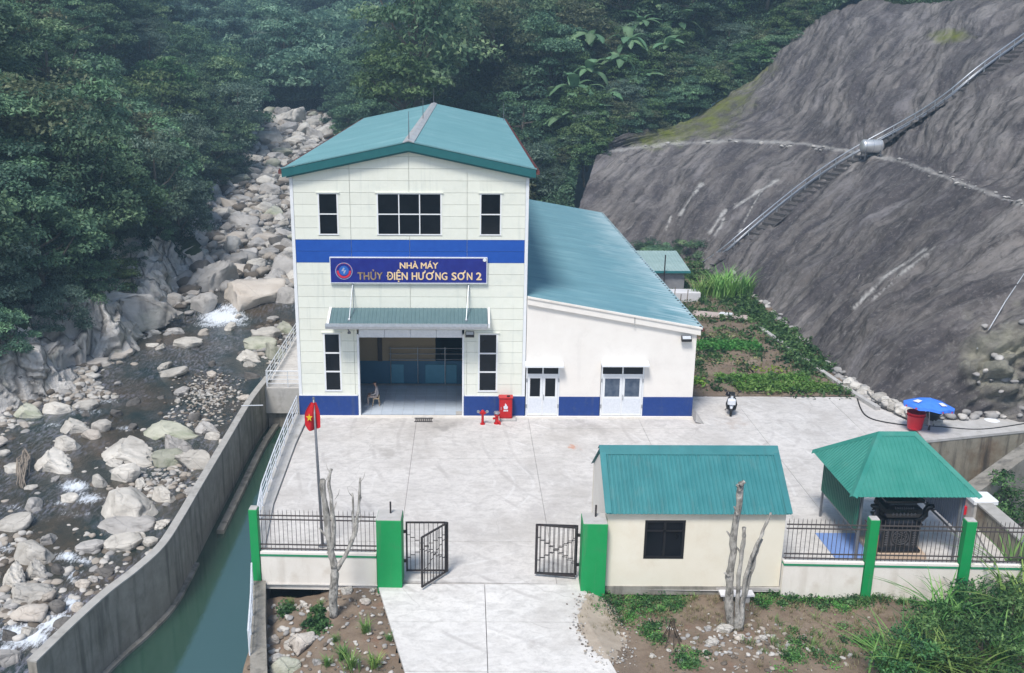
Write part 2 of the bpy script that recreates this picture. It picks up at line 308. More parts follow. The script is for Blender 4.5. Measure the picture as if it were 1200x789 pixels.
def build_yard(name, base=(.54, .52, .50)):
    m = bpy.data.materials.new(name); m.use_nodes = True; n = m.node_tree.nodes; l = m.node_tree.links; b = n['Principled BSDF']; b.inputs['Roughness'].default_value = .88; b.inputs['Specular IOR Level'].default_value = .25
    tc = n.new('ShaderNodeTexCoord').outputs['Object']
    def mp(sc, rot=(0, 0, 0), src=tc):
        x = n.new('ShaderNodeMapping'); x.inputs['Scale'].default_value = sc; x.inputs['Rotation'].default_value = rot; l.new(src, x.inputs[0]); return x.outputs[0]
    def nz(v, s, d=8, r=.62, dist=0):
        t = n.new('ShaderNodeTexNoise'); t.inputs['Scale'].default_value = s; t.inputs['Detail'].default_value = d; t.inputs['Roughness'].default_value = r; t.inputs['Distortion'].default_value = dist; l.new(v, t.inputs['Vector']); return t.outputs['Fac']
    def rg(f, a, c, lo=0, hi=1):
        r = n.new('ShaderNodeMapRange'); r.inputs[1].default_value = a; r.inputs[2].default_value = c; r.inputs[3].default_value = lo; r.inputs[4].default_value = hi; l.new(f, r.inputs[0]); return r.outputs[0]
    def mix(f, a, c):
        x = n.new('ShaderNodeMix'); x.data_type = 'RGBA'; l.new(f, x.inputs[0])
        for i, q in ((6, a), (7, c)):
            if isinstance(q, tuple): x.inputs[i].default_value = L(q)
            else: l.new(q, x.inputs[i])
        return x.outputs[2]
    def mul(a, c):
        x = n.new('ShaderNodeMath'); x.operation = 'MULTIPLY'; l.new(a, x.inputs[0]); l.new(c, x.inputs[1]); return x.outputs[0]
    c = mix(rg(nz(tc, .35, 9, .7), .36, .64), tuple(base), tuple(v*1.17 for v in base))
    c = mix(rg(nz(mp((1, 1.6, 1)), 1.9, 10, .72, .6), .46, .66, 0, .6), c, tuple(v*.66 for v in base))
    c = mix(rg(nz(tc, 7, 8, .75), .50, .70, 0, .45), c, tuple(v*.60 for v in base))
    c = mix(rg(nz(mp((2.6, .5, 1), (0, 0, .5)), 1.4, 9, .7, .4), .58, .72, 0, .3), c, (.70, .685, .67))
    for sc_, rot, k in ((.16, .3, 1.), (.11, -.5, 2.)):            # tyre arcs: thin rings of large radius, broken up
        w = n.new('ShaderNodeTexWave'); w.wave_type = 'RINGS'; w.rings_direction = 'Z'; w.inputs['Scale'].default_value = sc_*2.2; w.inputs['Distortion'].default_value = 5.5; w.inputs['Detail'].default_value = 1.5; w.inputs['Detail Scale'].default_value = .35
        v = n.new('ShaderNodeMapping'); v.inputs['Location'].default_value = (-9.*k, 6.*k, 0); v.inputs['Rotation'].default_value = (0, 0, rot); l.new(tc, v.inputs[0]); l.new(v.outputs[0], w.inputs['Vector'])
        c = mix(mul(rg(w.outputs['Fac'], .92, .99, 0, .4), rg(nz(tc, .5, 4), .48, .6)), c, (.70, .69, .68) if k == 1. else (.34, .32, .31))
    c = mix(rg(nz(tc, .20, 9, .68), .50, .66, 0, .62), c, (.40, .375, .35)); c = mix(rg(nz(mp((1, 1, 1), (0, 0, 1.)), .45, 10, .75), .58, .70, 0, .55), c, (.33, .305, .29))
    for q_, r_, col_ in ((gp(672, 524), 1.0, (.50, .22, .12)), (gp(520, 500), 2.6, (.30, .285, .27)), (gp(690, 500), 3.5, (.36, .34, .325)), (gp(860, 495), 2.5, (.44, .38, .34)), (gp(455, 530), 2.5, (.36, .34, .32)), (gp(560, 625), 2.2, (.42, .40, .385)), (gp(640, 600), 3., (.42, .40, .39))):
        dv = n.new('ShaderNodeVectorMath'); dv.operation = 'DISTANCE'; dv.inputs[1].default_value = (q_[0], q_[1], 0); l.new(tc, dv.inputs[0])
        ad = n.new('ShaderNodeMath'); ad.operation = 'MULTIPLY_ADD'; l.new(nz(tc, 2.2/r_+.6, 9, .7), ad.inputs[0]); ad.inputs[1].default_value = 2.6; l.new(rg(dv.outputs['Value'], 0, r_, 0, -1.1), ad.inputs[2]); c = mix(rg(ad.outputs[0], .95, 1.35, 0, .7), c, col_)
    vo = n.new('ShaderNodeTexVoronoi'); vo.feature = 'DISTANCE_TO_EDGE'; vo.inputs['Scale'].default_value = .22
    vm = n.new('ShaderNodeMix'); vm.data_type = 'VECTOR'; vm.inputs[0].default_value = .35; t = n.new('ShaderNodeTexNoise'); t.inputs['Scale'].default_value = 1.2; t.inputs['Detail'].default_value = 6; l.new(tc, t.inputs['Vector']); l.new(tc, vm.inputs[4]); l.new(t.outputs['Color'], vm.inputs[5]); l.new(vm.outputs[1], vo.inputs['Vector'])
    c = mix(mul(rg(vo.outputs['Distance'], 0, .003, .35, 0), rg(nz(tc, .3, 3), .45, .6)), c, (.13, .12, .11))
    l.new(c, b.inputs['Base Color'])
    bp = n.new('ShaderNodeBump'); bp.inputs['Strength'].default_value = .4; bp.inputs['Distance'].default_value = .02; l.new(nz(tc, 9, 9, .7), bp.inputs['Height']); l.new(bp.outputs[0], b.inputs['Normal'])
    return m
M['concrete'] = build_yard('yard_concrete'); M['drive'] = build_yard('drive_concrete', (.60, .585, .565))
def rock_mat(name, c1, c2, moss=None, tint=None, dark=(.06, .058, .055), samt=.6, scale=1.2):
    return pbr(name, c1, c2, scale, .85, bump=.7, bscale=3.2, bdist=.12, stain=dark, sscale=1.6, samt=samt, spos=.55, rand=.2,
               streak=None if moss is None else (moss, (.8, .8, .8), .52, .8), detail=9)
M['rock_pale'] = rock_mat('pale_granite', (.44, .42, .385), (.62, .595, .55), dark=(.20, .18, .155), samt=.6)
M['rock_grey'] = rock_mat('grey_granite', (.33, .32, .31), (.47, .455, .44), dark=(.15, .14, .13))
M['rock_dark'] = rock_mat('dark_wet_rock', (.10, .095, .09), (.18, .17, .16))
M['rock_tan'] = rock_mat('tan_granite', (.44, .395, .35), (.56, .52, .47), dark=(.22, .19, .16))
M['rock_moss'] = rock_mat('mossy_granite', (.36, .37, .30), (.50, .50, .42), moss=(.26, .29, .20), dark=(.14, .14, .11))
M['cliff'] = pbr('jointed_cliff_rock', (.46, .445, .43), (.64, .62, .595), .55, .9, bump=1., bscale=1.4, bdist=.35, stain=(.24, .26, .17), sscale=.5, samt=.75, spos=.54, streak=((.17, .16, .155), (1.8, 1.8, .25), .53, .8), detail=10)

add_cracks(M['cliff'], .42, (1, 1, .42), .035, .75, .5)
for k_ in ('rock_pale', 'rock_grey', 'rock_tan', 'rock_moss', 'rock_dark'): add_cracks(M[k_], .7, (1, 1, .8), .007, .16, .02)
M['navy'] = pbr('blue_base_paint2', (.010, .042, .20), (.014, .05, .23), 5, .6, bump=.15, stain=(.06, .09, .19), sscale=3, samt=.5, streak=((.08, .10, .16), (3, 3, .5), .56, .4))
def leaf_mat(name, dark, mid, light, rough=.55, trans=.15, rand=.18):
    m = bpy.data.materials.new(name); m.use_nodes = True; n = m.node_tree.nodes; l = m.node_tree.links; b = n['Principled BSDF']
    at = n.new('ShaderNodeAttribute'); at.attribute_name = 'tone'
    cr = n.new('ShaderNodeValToRGB'); e = cr.color_ramp.elements; e[0].color = L(dark); e[1].color = L(light); e[0].position = .05; e[1].position = .95
    x = e.new(.5); x.color = L(mid); l.new(at.outputs['Fac'], cr.inputs[0])
    oi = n.new('ShaderNodeObjectInfo'); hs = n.new('ShaderNodeHueSaturation'); mr = n.new('ShaderNodeMapRange'); mr.inputs[3].default_value = 1-rand; mr.inputs[4].default_value = 1+rand*1.4
    l.new(oi.outputs['Random'], mr.inputs[0]); l.new(mr.outputs[0], hs.inputs['Value'])
    m2 = n.new('ShaderNodeMath'); m2.operation = 'MULTIPLY'; m2.inputs[1].default_value = 7.31; l.new(oi.outputs['Random'], m2.inputs[0])
    m3 = n.new('ShaderNodeMath'); m3.operation = 'FRACT'; l.new(m2.outputs[0], m3.inputs[0])
    mh = n.new('ShaderNodeMapRange'); mh.inputs[3].default_value = .475; mh.inputs[4].default_value = .53; l.new(m3.outputs[0], mh.inputs[0]); l.new(mh.outputs[0], hs.inputs['Hue'])
    l.new(cr.outputs[0], hs.inputs['Color']); l.new(hs.outputs[0], b.inputs['Base Color'])
    b.inputs['Roughness'].default_value = rough; b.inputs['Specular IOR Level'].default_value = .3
    if trans:
        t = n.new('ShaderNodeBsdfTranslucent'); l.new(hs.outputs[0], t.inputs[0]); mx = n.new('ShaderNodeMixShader'); mx.inputs[0].default_value = trans
        l.new(b.outputs[0], mx.inputs[1]); l.new(t.outputs[0], mx.inputs[2]); l.new(mx.outputs[0], n['Material Output'].inputs[0])
    return m
M['leaf'] = leaf_mat('forest_leaves', (.034, .080, .050), (.105, .195, .115), (.24, .37, .19), trans=.35, rand=.34)
M['leaf_under'] = leaf_mat('shaded_undergrowth_leaves', (.016, .038, .024), (.038, .075, .045), (.09, .15, .08))  # darker than crown leaves: shade in the gaps between crowns is painted in
M['leaf_far'] = leaf_mat('haze_pale_far_leaves', (.05, .11, .085), (.14, .25, .175), (.29, .44, .30), trans=.35, rand=.35)  # paler and bluer than near leaves: distance haze put into the colour
M['leaf_light'] = leaf_mat('light_green_leaves', (.045, .10, .04), (.10, .185, .07), (.18, .29, .12), trans=.35)
M['leaf_olive'] = leaf_mat('olive_leaves', (.055, .075, .045), (.125, .155, .085), (.24, .27, .15), trans=.35)
M['leaf_vine'] = leaf_mat('grey_green_vine_leaves', (.07, .12, .09), (.14, .215, .155), (.27, .36, .28), trans=.35)
M['banana'] = leaf_mat('banana_leaves', (.06, .14, .06), (.11, .22, .10), (.21, .34, .19), rough=.4, trans=.25)
M['grass'] = leaf_mat('grass_blades', (.05, .12, .03), (.12, .25, .06), (.26, .40, .12), trans=.3)
M['cane'] = leaf_mat('cane_leaves', (.11, .24, .05), (.22, .42, .09), (.40, .58, .20), trans=.25)
M['lettuce'] = leaf_mat('lettuce_leaves', (.14, .24, .03), (.25, .38, .05), (.40, .50, .10), trans=.25)
M['veg'] = leaf_mat('vegetable_leaves', (.055, .16, .035), (.12, .30, .06), (.24, .44, .12), trans=.35)
M['drygrass'] = leaf_mat('dry_grass_blades', (.12, .12, .05), (.22, .21, .10), (.34, .32, .17))
M['bush'] = leaf_mat('bush_leaves', (.02, .06, .022), (.06, .14, .045), (.16, .29, .10), trans=.3)

# ------------------------------------------------------------ large landforms
def cr_resample(P, n):
    P = np.asarray(P, float); k = len(P); Q = np.concatenate([(2*P[0]-P[1])[None], P, (2*P[-1]-P[-2])[None]]); seg = np.linspace(0, k-1, n)
    i = np.minimum(seg.astype(int), k-2); t = (seg-i)[:, None]
    if P.ndim == 3: t = t[:, :, None]
    a, b, c, d = Q[i], Q[i+1], Q[i+2], Q[i+3]
    return .5*((2*b)+(-a+c)*t+(2*a-5*b+4*c-d)*t*t+(-a+3*b-3*c+d)*t**3)
def lin_resample(P, n):
    k = P.shape[1]; seg = np.linspace(0, k-1, n); i = np.minimum(seg.astype(int), k-2); t = (seg-i)[None, :, None]
    return P[:, i]*(1-t)+P[:, i+1]*t
def loft(name, ST, ns, nt, mat, amp=.5, freq=.25, oct=5, kind='structure', edge=True, rowpos=None, seed=3, attrs=None, dispf=None, flip=False, dispuv=None):
    ST = np.asarray(ST, float); G = cr_resample(ST, ns)
    if rowpos is None: G = lin_resample(G, nt)
    else:
        u = np.linspace(0, 1, nt); rp = np.array(rowpos); out = np.zeros((ns, nt, 3))
        for c in range(3):
            for s_ in range(ns): out[s_, :, c] = np.interp(u, rp, G[s_, :, c])
        G = out
    dx = np.gradient(G, axis=0); dy = np.gradient(G, axis=1); N = np.cross(dx, dy); N /= np.linalg.norm(N, axis=2)[:, :, None]+1e-9
    if N[..., 2].mean() < 0: N = -N
    P = G.reshape(-1, 3); d = fbm(P*freq, oct, seed)*amp
    if dispf is not None: d = d+dispf(P)
    if dispuv is not None:
        su_ = np.concatenate([[0], np.cumsum(np.linalg.norm(np.diff(G[:, nt//4], axis=0), axis=1))]); tv_ = np.concatenate([[0], np.cumsum(np.linalg.norm(np.diff(G[ns//2], axis=0), axis=1))])
        a_, b__ = np.meshgrid(su_, tv_, indexing='ij'); d = d+dispuv(a_.ravel(), b__.ravel())
    P = P+N.reshape(-1, 3)*d[:, None]
    idx = np.arange(ns*nt).reshape(ns, nt)
    F = np.stack([idx[:-1, :-1], idx[1:, :-1], idx[1:, 1:], idx[:-1, 1:]], -1).reshape(-1, 4)
    a, b, c = P[F[:, 0]], P[F[:, 1]], P[F[:, 3]]
    if np.cross(b-a, c-a)[:, 2].mean() < 0: F = F[:, ::-1]
    ds = np.linalg.norm(np.diff(G[:, nt//4], axis=0), axis=1); su = np.concatenate([[0], np.cumsum(ds)])
    dt = np.linalg.norm(np.diff(G[ns//2], axis=0), axis=1); tv = np.concatenate([[0], np.cumsum(dt)])
    UV = np.stack(np.meshgrid(su, tv, indexing='ij'), -1).reshape(-1, 2)
    if dispuv is not None: UV[:, 0] = UV[:, 0]-UV[:, 1]*.38+fbm(np.stack([UV[:, 0]*.12, UV[:, 1]*.12, UV[:, 0]*0+8], -1), 3, 97)*.8
    at = attrs(P) if attrs else None
    me = npmesh(name, P, F, mat, smooth=True, attrs=at, uv=UV); o = linkme(me, name); tag(o, kind=kind)
    bv = BVHTree.FromPolygons([tuple(p) for p in P], [tuple(f) for f in F])
    return o, P.reshape(ns, nt, 3), N, bv
def hit(bv, x, y):
    d = Vector(ray(x, y)).normalized(); r = bv.ray_cast(Vector(CAM), d)
    return (np.array(r[0]), np.array(r[1])) if r[0] is not None else (None, None)

ZR = np.array([[-60, -4.4], [-30, -3.9], [-12, -3.4], [0, -3.05], [24, -2.75], [28.5, -2.6], [31, -1.65], [45, -1.2], [58, -.1], [74, 1.], [98, 4.0], [115, 6.3], [135, 8.0], [170, 12.]])
def zr(Y): return np.interp(Y, ZR[:, 0], ZR[:, 1])
def rp(x, y, dz=0.):                       # photo point -> point on the river surface
    z = -3.
    for _ in range(40): p = gp(x, y, z+dz); z = z*.5+.5*float(zr(p[1]))
    return gp(x, y, z+dz)

base = MB(); base.add([(-900, -400, -9), (900, -400, -9), (900, 1200, -9), (-900, 1200, -9)], [(0, 1, 2, 3)])
tag(base.build('ground', M['hillsoil']), kind='structure')

# left bank and its steep forested hill
LB = [(-30, -60, -4.4), (-26, -30, -3.9), (-23, -8, -3.3), (-19.8, 7.5, -3.0), (-17.0, 11.5, -2.9), (-18.2, 16.7, -2.8), (-16.5, 20.5, -2.8), (-15.6, 26.2, -2.75), (-15.6, 31.5, -1.7),
      (-16.6, 37, -1.5), (-19.6, 54, -.5), (-22.2, 74, 1), (-24.5, 98, 4), (-27.3, 116, 6.4), (-36, 134, 8), (-62, 150, 12), (-110, 165, 18)]
def rows(p, d, prof): return [(p[0]+d[0]*a, p[1]+d[1]*a, p[2]+h) for a, h in prof]
profL = [(0, -.8), (.9, 1.2), (2.0, 2.9), (4., 4.0), (10, 9.5), (30, 29), (70, 66), (130, 125)]
LST = [rows(p, (-1, 0.08) if p[1] < 120 else (-.95, .25), profL) for p in LB]
def cliff_disp(P):
    hgt = P[:, 2]-np.interp(P[:, 1], ZR[:, 0], ZR[:, 1]); q = np.stack([P[:, 0]*.45, P[:, 1]*.45, P[:, 2]*.2], -1)+fbm(P*.3, 2, 77)[:, None]*.6
    b = _h(*(np.floor(q).astype(np.int64).T), 5)-.5; b2 = _h(*(np.floor(q*2.1+3).astype(np.int64).T), 6)-.5
    return np.clip((6-hgt)/2, 0, 1)*(b*1.1+b2*.5)
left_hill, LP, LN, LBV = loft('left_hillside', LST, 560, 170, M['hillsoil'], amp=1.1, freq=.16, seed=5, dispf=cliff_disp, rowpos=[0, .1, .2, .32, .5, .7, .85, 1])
# give the lowest rows the bluff rock
mt = left_hill.data.materials; mt.append(M['cliff'])
cz = np.zeros(len(left_hill.data.polygons)*3); left_hill.data.polygons.foreach_get('center', cz); cz = cz.reshape(-1, 3)
hh = cz[:, 2]-zr(cz[:, 1]); left_hill.data.polygons.foreach_set('material_index', (hh+fbm(cz*.35, 3, 9)*1.3 < np.where(cz[:, 1] < 42, 4.6, 2.2)).astype(np.int32))

# far hill that closes the valley; its skyline rises to the left
FB = [(-190, 150, 24), (-120, 160, 16), (-70, 158, 11), (-32, 141, 8), (-12, 141, 8.3), (15, 152, 11), (60, 165, 20), (130, 170, 36)]
FT = [(-46, 44, 420), (-36, 41, 450), (-26, 36.5, 460), (-15.6, 27, 470), (-11, 21, 470), (-4, 17, 470), (8, 15, 460), (22, 14, 440)]
FST = []
for p, (az, el, D) in zip(FB, FT):
    t = np.array([CAM[0]+D*tan(R(az)), CAM[1]+D, -23.6+D/cos(R(az))*tan(R(el))]); p = np.array(p, float)
    h_ = np.array([t[0]-p[0], t[1]-p[1], 0]); FST.append([p+np.array([0, 0, -2]), p+h_*.12+np.array([0, 0, 7]), p+h_*.38+np.array([0, 0, 21]), p+h_*.72+np.array([0, 0, 46+(t[2]-p[2]-46)*.25]), t])
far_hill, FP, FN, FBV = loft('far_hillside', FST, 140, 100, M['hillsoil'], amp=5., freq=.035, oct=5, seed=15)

# rock cut on the right: foot, berm, crest
RF = [(20, 53, 0), (27, 46.5, 0), (29.5, 40, 0), (31.2, 33, 0), (31.7, 26.7, 0), (31.6, 18, 0), (31.3, 9, 0), (30.9, 3.3, 0), (33, -.5, 0), (38.5, -.9, 0), (50, -3, 0)]
RB = [(24.1, 64.9, 8), (32.6, 68.4, 9), (39.1, 62.5, 9.5), (44.5, 55.8, 9.8), (45.8, 45, 10), (46.3, 35, 10), (44.6, 23, 10), (42.9, 11.5, 10), (44.5, 5, 10), (49, 3, 9.6), (58, 1, 9)]
RT = [(26, 68, 9.4)]+[tuple(yp(*a)) for a in ((800, 142, 74), (880, 95, 80), (945, 30, 84), (1000, 2, 82), (1075, 4, 76), (1150, -2, 66), (1260, -12, 54), (1450, -24, 44), (1700, -34, 36), (1950, -34, 28))]
RST = []
for f, b, t in zip(RF, RB, RT):
    f, b, t = map(np.array, (f, b, t)); h = (b-f)*[1, 1, 0]; h = h/np.linalg.norm(h)
    RST.append([f+np.array([0, 0, -.5]), f+(b-f)*.22+np.array([0, 0, .55]), f+(b-f)*.6+np.array([0, 0, .35]), b, b+h*1.3+np.array([0, 0, .05]), b+h*1.3+(t-b-h*1.3)*.45+np.array([0, 0, .4]), t+np.array([0, 0, .0])])
WHITE = [((1000, 362), (1040, 322), (1085, 292), 2.6), ((1022, 352), (1055, 322), (1095, 290), 1.6), ((665, 252), (676, 222), (690, 205), 0), ((795, 245), (812, 222), (827, 210), 0),
         ((866, 272), (880, 245), (893, 222), 1.), ((858, 250), (870, 225), (885, 205), 0), ((838, 275), (846, 262), (848, 256), 2.2), ((797, 252), (810, 231), (822, 216), 2.6), ((780, 270), (784, 260), (786, 254), 1.8), ((860, 243), (890, 224), (912, 211), 2.4), ((832, 273), (842, 258), (850, 246), 2.4), ((889, 214), (900, 208), (912, 203), 0)]
def slope_attr(P):
    d = P-CAM; z = d@_f; X = PX+F_PX*(d@_r)/z; Y = PY-F_PX*(d@_u)/z; w = np.zeros(len(P))
    nn = fbm(P*1.3, 3, 31)
    for a, b, c, r in WHITE:
        if r <= 0: continue
        for (x0, y0), (x1, y1) in ((a, b), (b, c)):
            t = np.clip(((X-x0)*(x1-x0)+(Y-y0)*(y1-y0))/((x1-x0)**2+(y1-y0)**2), 0, 1)
            q = np.hypot(X-x0-t*(x1-x0), Y-y0-t*(y1-y0)); w = np.maximum(w, np.clip(1.35-q/(r*.62)+nn*.9, 0, 1))
    ms = np.zeros(len(P))
    for cx, cy, rx, ry in ((815, 140, 42, 22), (785, 155, 30, 14), (888, 78, 22, 9), (840, 118, 40, 20), (860, 95, 30, 16), (1112, 42, 22, 8), (760, 165, 26, 9)):
        ms = np.maximum(ms, np.clip(1.25-np.hypot((X-cx)/rx, (Y-cy)/ry)+nn*.35, 0, 1))
    rk = np.clip(1.3-np.hypot((X-1185)/62, (Y-425)/50)+nn*.5, 0, 1)
    xb = np.interp(X, [700, 780, 860, 940, 1010, 1060, 1120, 1200], [179, 169, 165, 168, 180, 190, 212, 241]); w = np.maximum(w, np.clip(1.5-np.abs(Y-xb)/1.6+nn*.8, 0, 1)*.62*(X > 695)*(P[:, 2] > 7))
    bm = np.clip(1-np.abs(P[:, 2]-10)/.35, 0, 1)*0
    return {'white': w, 'moss': ms, 'rawrock': rk}
def slope_disp(P):
    Q = np.stack([P[:, 0]*.22+P[:, 1]*.06, P[:, 1]*.5, P[:, 2]*.22], -1); k = fbm(Q*2.2, 4, 21)
    c = np.clip((np.abs(P[:, 2]-6.5)<50), 0, 1)
    d = P-CAM; z = d@_f; X = PX+F_PX*(d@_r)/z; Y = PY-F_PX*(d@_u)/z; rr = np.clip(1.4-np.hypot((X-1185)/70, (Y-430)/55), 0, 1)
    return k*.16+np.abs(fbm(P*1.1, 3, 25))*.14+rr*np.abs(fbm(P*.7, 4, 27))*1.5
def slope_uv(a, b):        # gullies running down the slope
    wv = fbm(np.stack([a*.12, b*.12, a*0+8], -1), 3, 97)*.8; u_ = a-b*.38+wv; q = np.stack([u_*.42, b*.06, a*0], -1); g_ = fbm(q, 4, 91, .55); q2 = np.stack([u_*1.7, b*.35, a*0+4], -1); msk = np.clip(.5+fbm(np.stack([a*.07, b*.1, a*0+2], -1), 2, 98), .15, 1)
    return -np.abs(g_)*.42*msk+fbm(q2, 3, 93)*.10*msk
m = bpy.data.materials.new('weathered_shotcrete'); M['shot'] = m; m.use_nodes = True
def build_shot(m):
    n = m.node_tree.nodes; l = m.node_tree.links; b = n['Principled BSDF']; b.inputs['Roughness'].default_value = .9; b.inputs['Specular IOR Level'].default_value = .25
    uv = n.new('ShaderNodeUVMap'); tc = n.new('ShaderNodeTexCoord')
    def mp(src, sc, rot=(0, 0, 0)):
        x = n.new('ShaderNodeMapping'); x.inputs['Scale'].default_value = sc; x.inputs['Rotation'].default_value = rot; l.new(src, x.inputs[0]); return x.outputs[0]
    def nz(v, s, d=8, r=.62):
        t = n.new('ShaderNodeTexNoise'); t.inputs['Scale'].default_value = s; t.inputs['Detail'].default_value = d; t.inputs['Roughness'].default_value = r; l.new(v, t.inputs['Vector']); return t.outputs['Fac']
    def rg(f, a, c, lo=0, hi=1):
        r = n.new('ShaderNodeMapRange'); r.inputs[1].default_value = a; r.inputs[2].default_value = c; r.inputs[3].default_value = lo; r.inputs[4].default_value = hi; l.new(f, r.inputs[0]); return r.outputs[0]
    def mix(f, a, c):
        x = n.new('ShaderNodeMix'); x.data_type = 'RGBA'; l.new(f, x.inputs[0])
        for i, q in ((6, a), (7, c)):
            if isinstance(q, tuple): x.inputs[i].default_value = L(q)
            else: l.new(q, x.inputs[i])
        return x.outputs[2]
    uvv = mp(uv.outputs[0], (1.0, .12, 1)); obj = tc.outputs['Object']
    c = mix(rg(nz(obj, .075, 7, .65), .40, .60), (.172, .156, .149), (.31, .287, .274))
    c = mix(rg(nz(uvv, 1.2), .45, .62), c, (.072, .066, .067))
    c = mix(rg(nz(mp(uv.outputs[0], (1.9, .22, 1)), 1.6), .58, .72, 0, .6), c, (.38, .365, .36))
    c = mix(rg(nz(obj, .9, 9, .7), .58, .72), c, (.06, .054, .062))
    c = mix(rg(nz(mp(uv.outputs[0], (.22, .05, 1)), 1.3, 7), .46, .58, 0, .75), c, (.075, .068, .076))
    c = mix(rg(nz(mp(uv.outputs[0], (.16, .04, 1)), 2.1, 7), .56, .68, 0, .6), c, (.34, .32, .325))
    c = mix(rg(nz(obj, 3.2, 10, .8), .52, .64, 0, .55), c, (.34, .325, .32)); c = mix(rg(nz(obj, 2.1, 10, .8), .54, .66, 0, .65), c, (.06, .054, .055))
    c = mix(rg(nz(mp(uv.outputs[0], (1.1, .12, 1)), 1.3, 4), .70, .76), c, (.46, .45, .43))
    def at(nm):
        a = n.new('ShaderNodeAttribute'); a.attribute_name = nm; return a.outputs['Fac']
    mul = n.new('ShaderNodeMath'); mul.operation = 'MULTIPLY'; l.new(at('rawrock'), mul.inputs[0]); l.new(rg(nz(obj, .5, 8, .7), .35, .6), mul.inputs[1])
    c = mix(mul.outputs[0], c, (.42, .41, .33))
    mm = n.new('ShaderNodeMath'); mm.operation = 'MULTIPLY'; l.new(at('moss'), mm.inputs[0]); l.new(rg(nz(obj, .6, 8, .7), .3, .6), mm.inputs[1])
    c = mix(mm.outputs[0], c, (.19, .22, .035))
    ww = n.new('ShaderNodeMath'); ww.operation = 'MULTIPLY'; l.new(at('white'), ww.inputs[0]); l.new(rg(nz(obj, 2.5, 6, .7), .3, .55, .35, 1), ww.inputs[1])
    c = mix(ww.outputs[0], c, (.55, .54, .52))
    l.new(c, b.inputs['Base Color'])
    bp = n.new('ShaderNodeBump'); bp.inputs['Strength'].default_value = 1.; bp.inputs['Distance'].default_value = .28
    ad = n.new('ShaderNodeMath'); ad.operation = 'ADD'; l.new(nz(uvv, 2.5, 9, .7), ad.inputs[0]); l.new(nz(obj, 2.4, 10, .78), ad.inputs[1]); l.new(ad.outputs[0], bp.inputs['Height']); l.new(bp.outputs[0], b.inputs['Normal'])
build_shot(m)
rock_slope, RPp, RNn, RBV = loft('rock_slope', RST, 460, 230, M['shot'], amp=.35, freq=.3, oct=5, seed=8, attrs=slope_attr, dispf=slope_disp, dispuv=slope_uv, rowpos=[0, .12, .34, .5, .525, .76, 1])

# forested hillside round the rock cut and behind the tower
G0 = [(-16, 141, 8.3), (-10, 118, 6.), (-5, 92, 3), (2, 74, 1.2), (11, 62, .2), (19, 55.5, -.3), (23.2, 66, 7.8)]
Gd = [(.7, .6), (.8, .55), (.75, .65), (.55, .85), (.35, .95), (.15, 1), (.05, 1)]
for i in range(1, 11): G0.append(tuple(np.array(RT[i])-[0, 0, .15])); Gd.append([(0, 1), (.1, 1), (.2, 1), (.35, .9), (.5, .8), (.65, .7), (.8, .6), (.9, .4), (1, .3), (1, .2)][i-1])
GST = [rows(p, d, [(0, -.6 if i < 7 else 0), (8, 4.2 if i < 5 else 5.5), (25, 15), (60, 38), (140, 90)]) for i, (p, d) in enumerate(zip(G0, Gd))]
right_hill, GP, GN, GBV = loft('forest_hillside', GST, 240, 90, M['hillsoil'], amp=1.0, freq=.15, seed=12)

# river bed, banks and water
def grid_sheet(name, xs, ys, zf, mat, smooth=True, attrs=None, kind='structure', mask=None):
    X, Y = np.meshgrid(xs, ys, indexing='ij'); P = np.stack([X.ravel(), Y.ravel(), np.zeros(X.size)], -1); P[:, 2] = zf(P)
    nx, ny = len(xs), len(ys); idx = np.arange(nx*ny).reshape(nx, ny)
    F = np.stack([idx[:-1, :-1], idx[1:, :-1], idx[1:, 1:], idx[:-1, 1:]], -1).reshape(-1, 4)
    if mask is not None:
        k = mask(P); F = F[k[F].all(1)]; used, inv = np.unique(F, return_inverse=True); F = inv.reshape(-1, 4); P = P[used]
    me = npmesh(name, P, F, mat, smooth=smooth, attrs=attrs(P) if attrs else None); o = linkme(me, name); tag(o, kind=kind); return o, P, F
WALLP = [(-3.05, 5.9), (-3.25, 1.6), (-3.2, -4), (-3.15, -9), (-3.1, -12.4), (-3.15, -14.8), (-3.55, -16.6), (-4.05, -18.1), (-4.5, -20), (-4.94, -22.3)]   # river face of the channel wall, far to near
def wall_x(Y): return np.interp(Y, [p[1] for p in WALLP][::-1], [p[0] for p in WALLP][::-1])
def river_right(Y): return np.where(Y < 4.7, wall_x(Y)+.1, np.interp(Y, [4.7, 5, 18, 40, 60, 90, 135], [-3, -2.4, -1.5, .5, 1, -3, -12]))
def bed_z(P): 
    w = zr(P[:, 1]); return w-.75+fbm(P*[.35, .35, 0]+[0, 0, 2.], 4, 41)*.34
ys = np.concatenate([np.arange(-60, 60, .5), np.arange(60, 172, 1.)])
grid_sheet('river_bed', np.arange(-42, 4, .5), ys, bed_z, M['riverbed'], mask=lambda P: (P[:, 0] < river_right(P[:, 1])+.6))
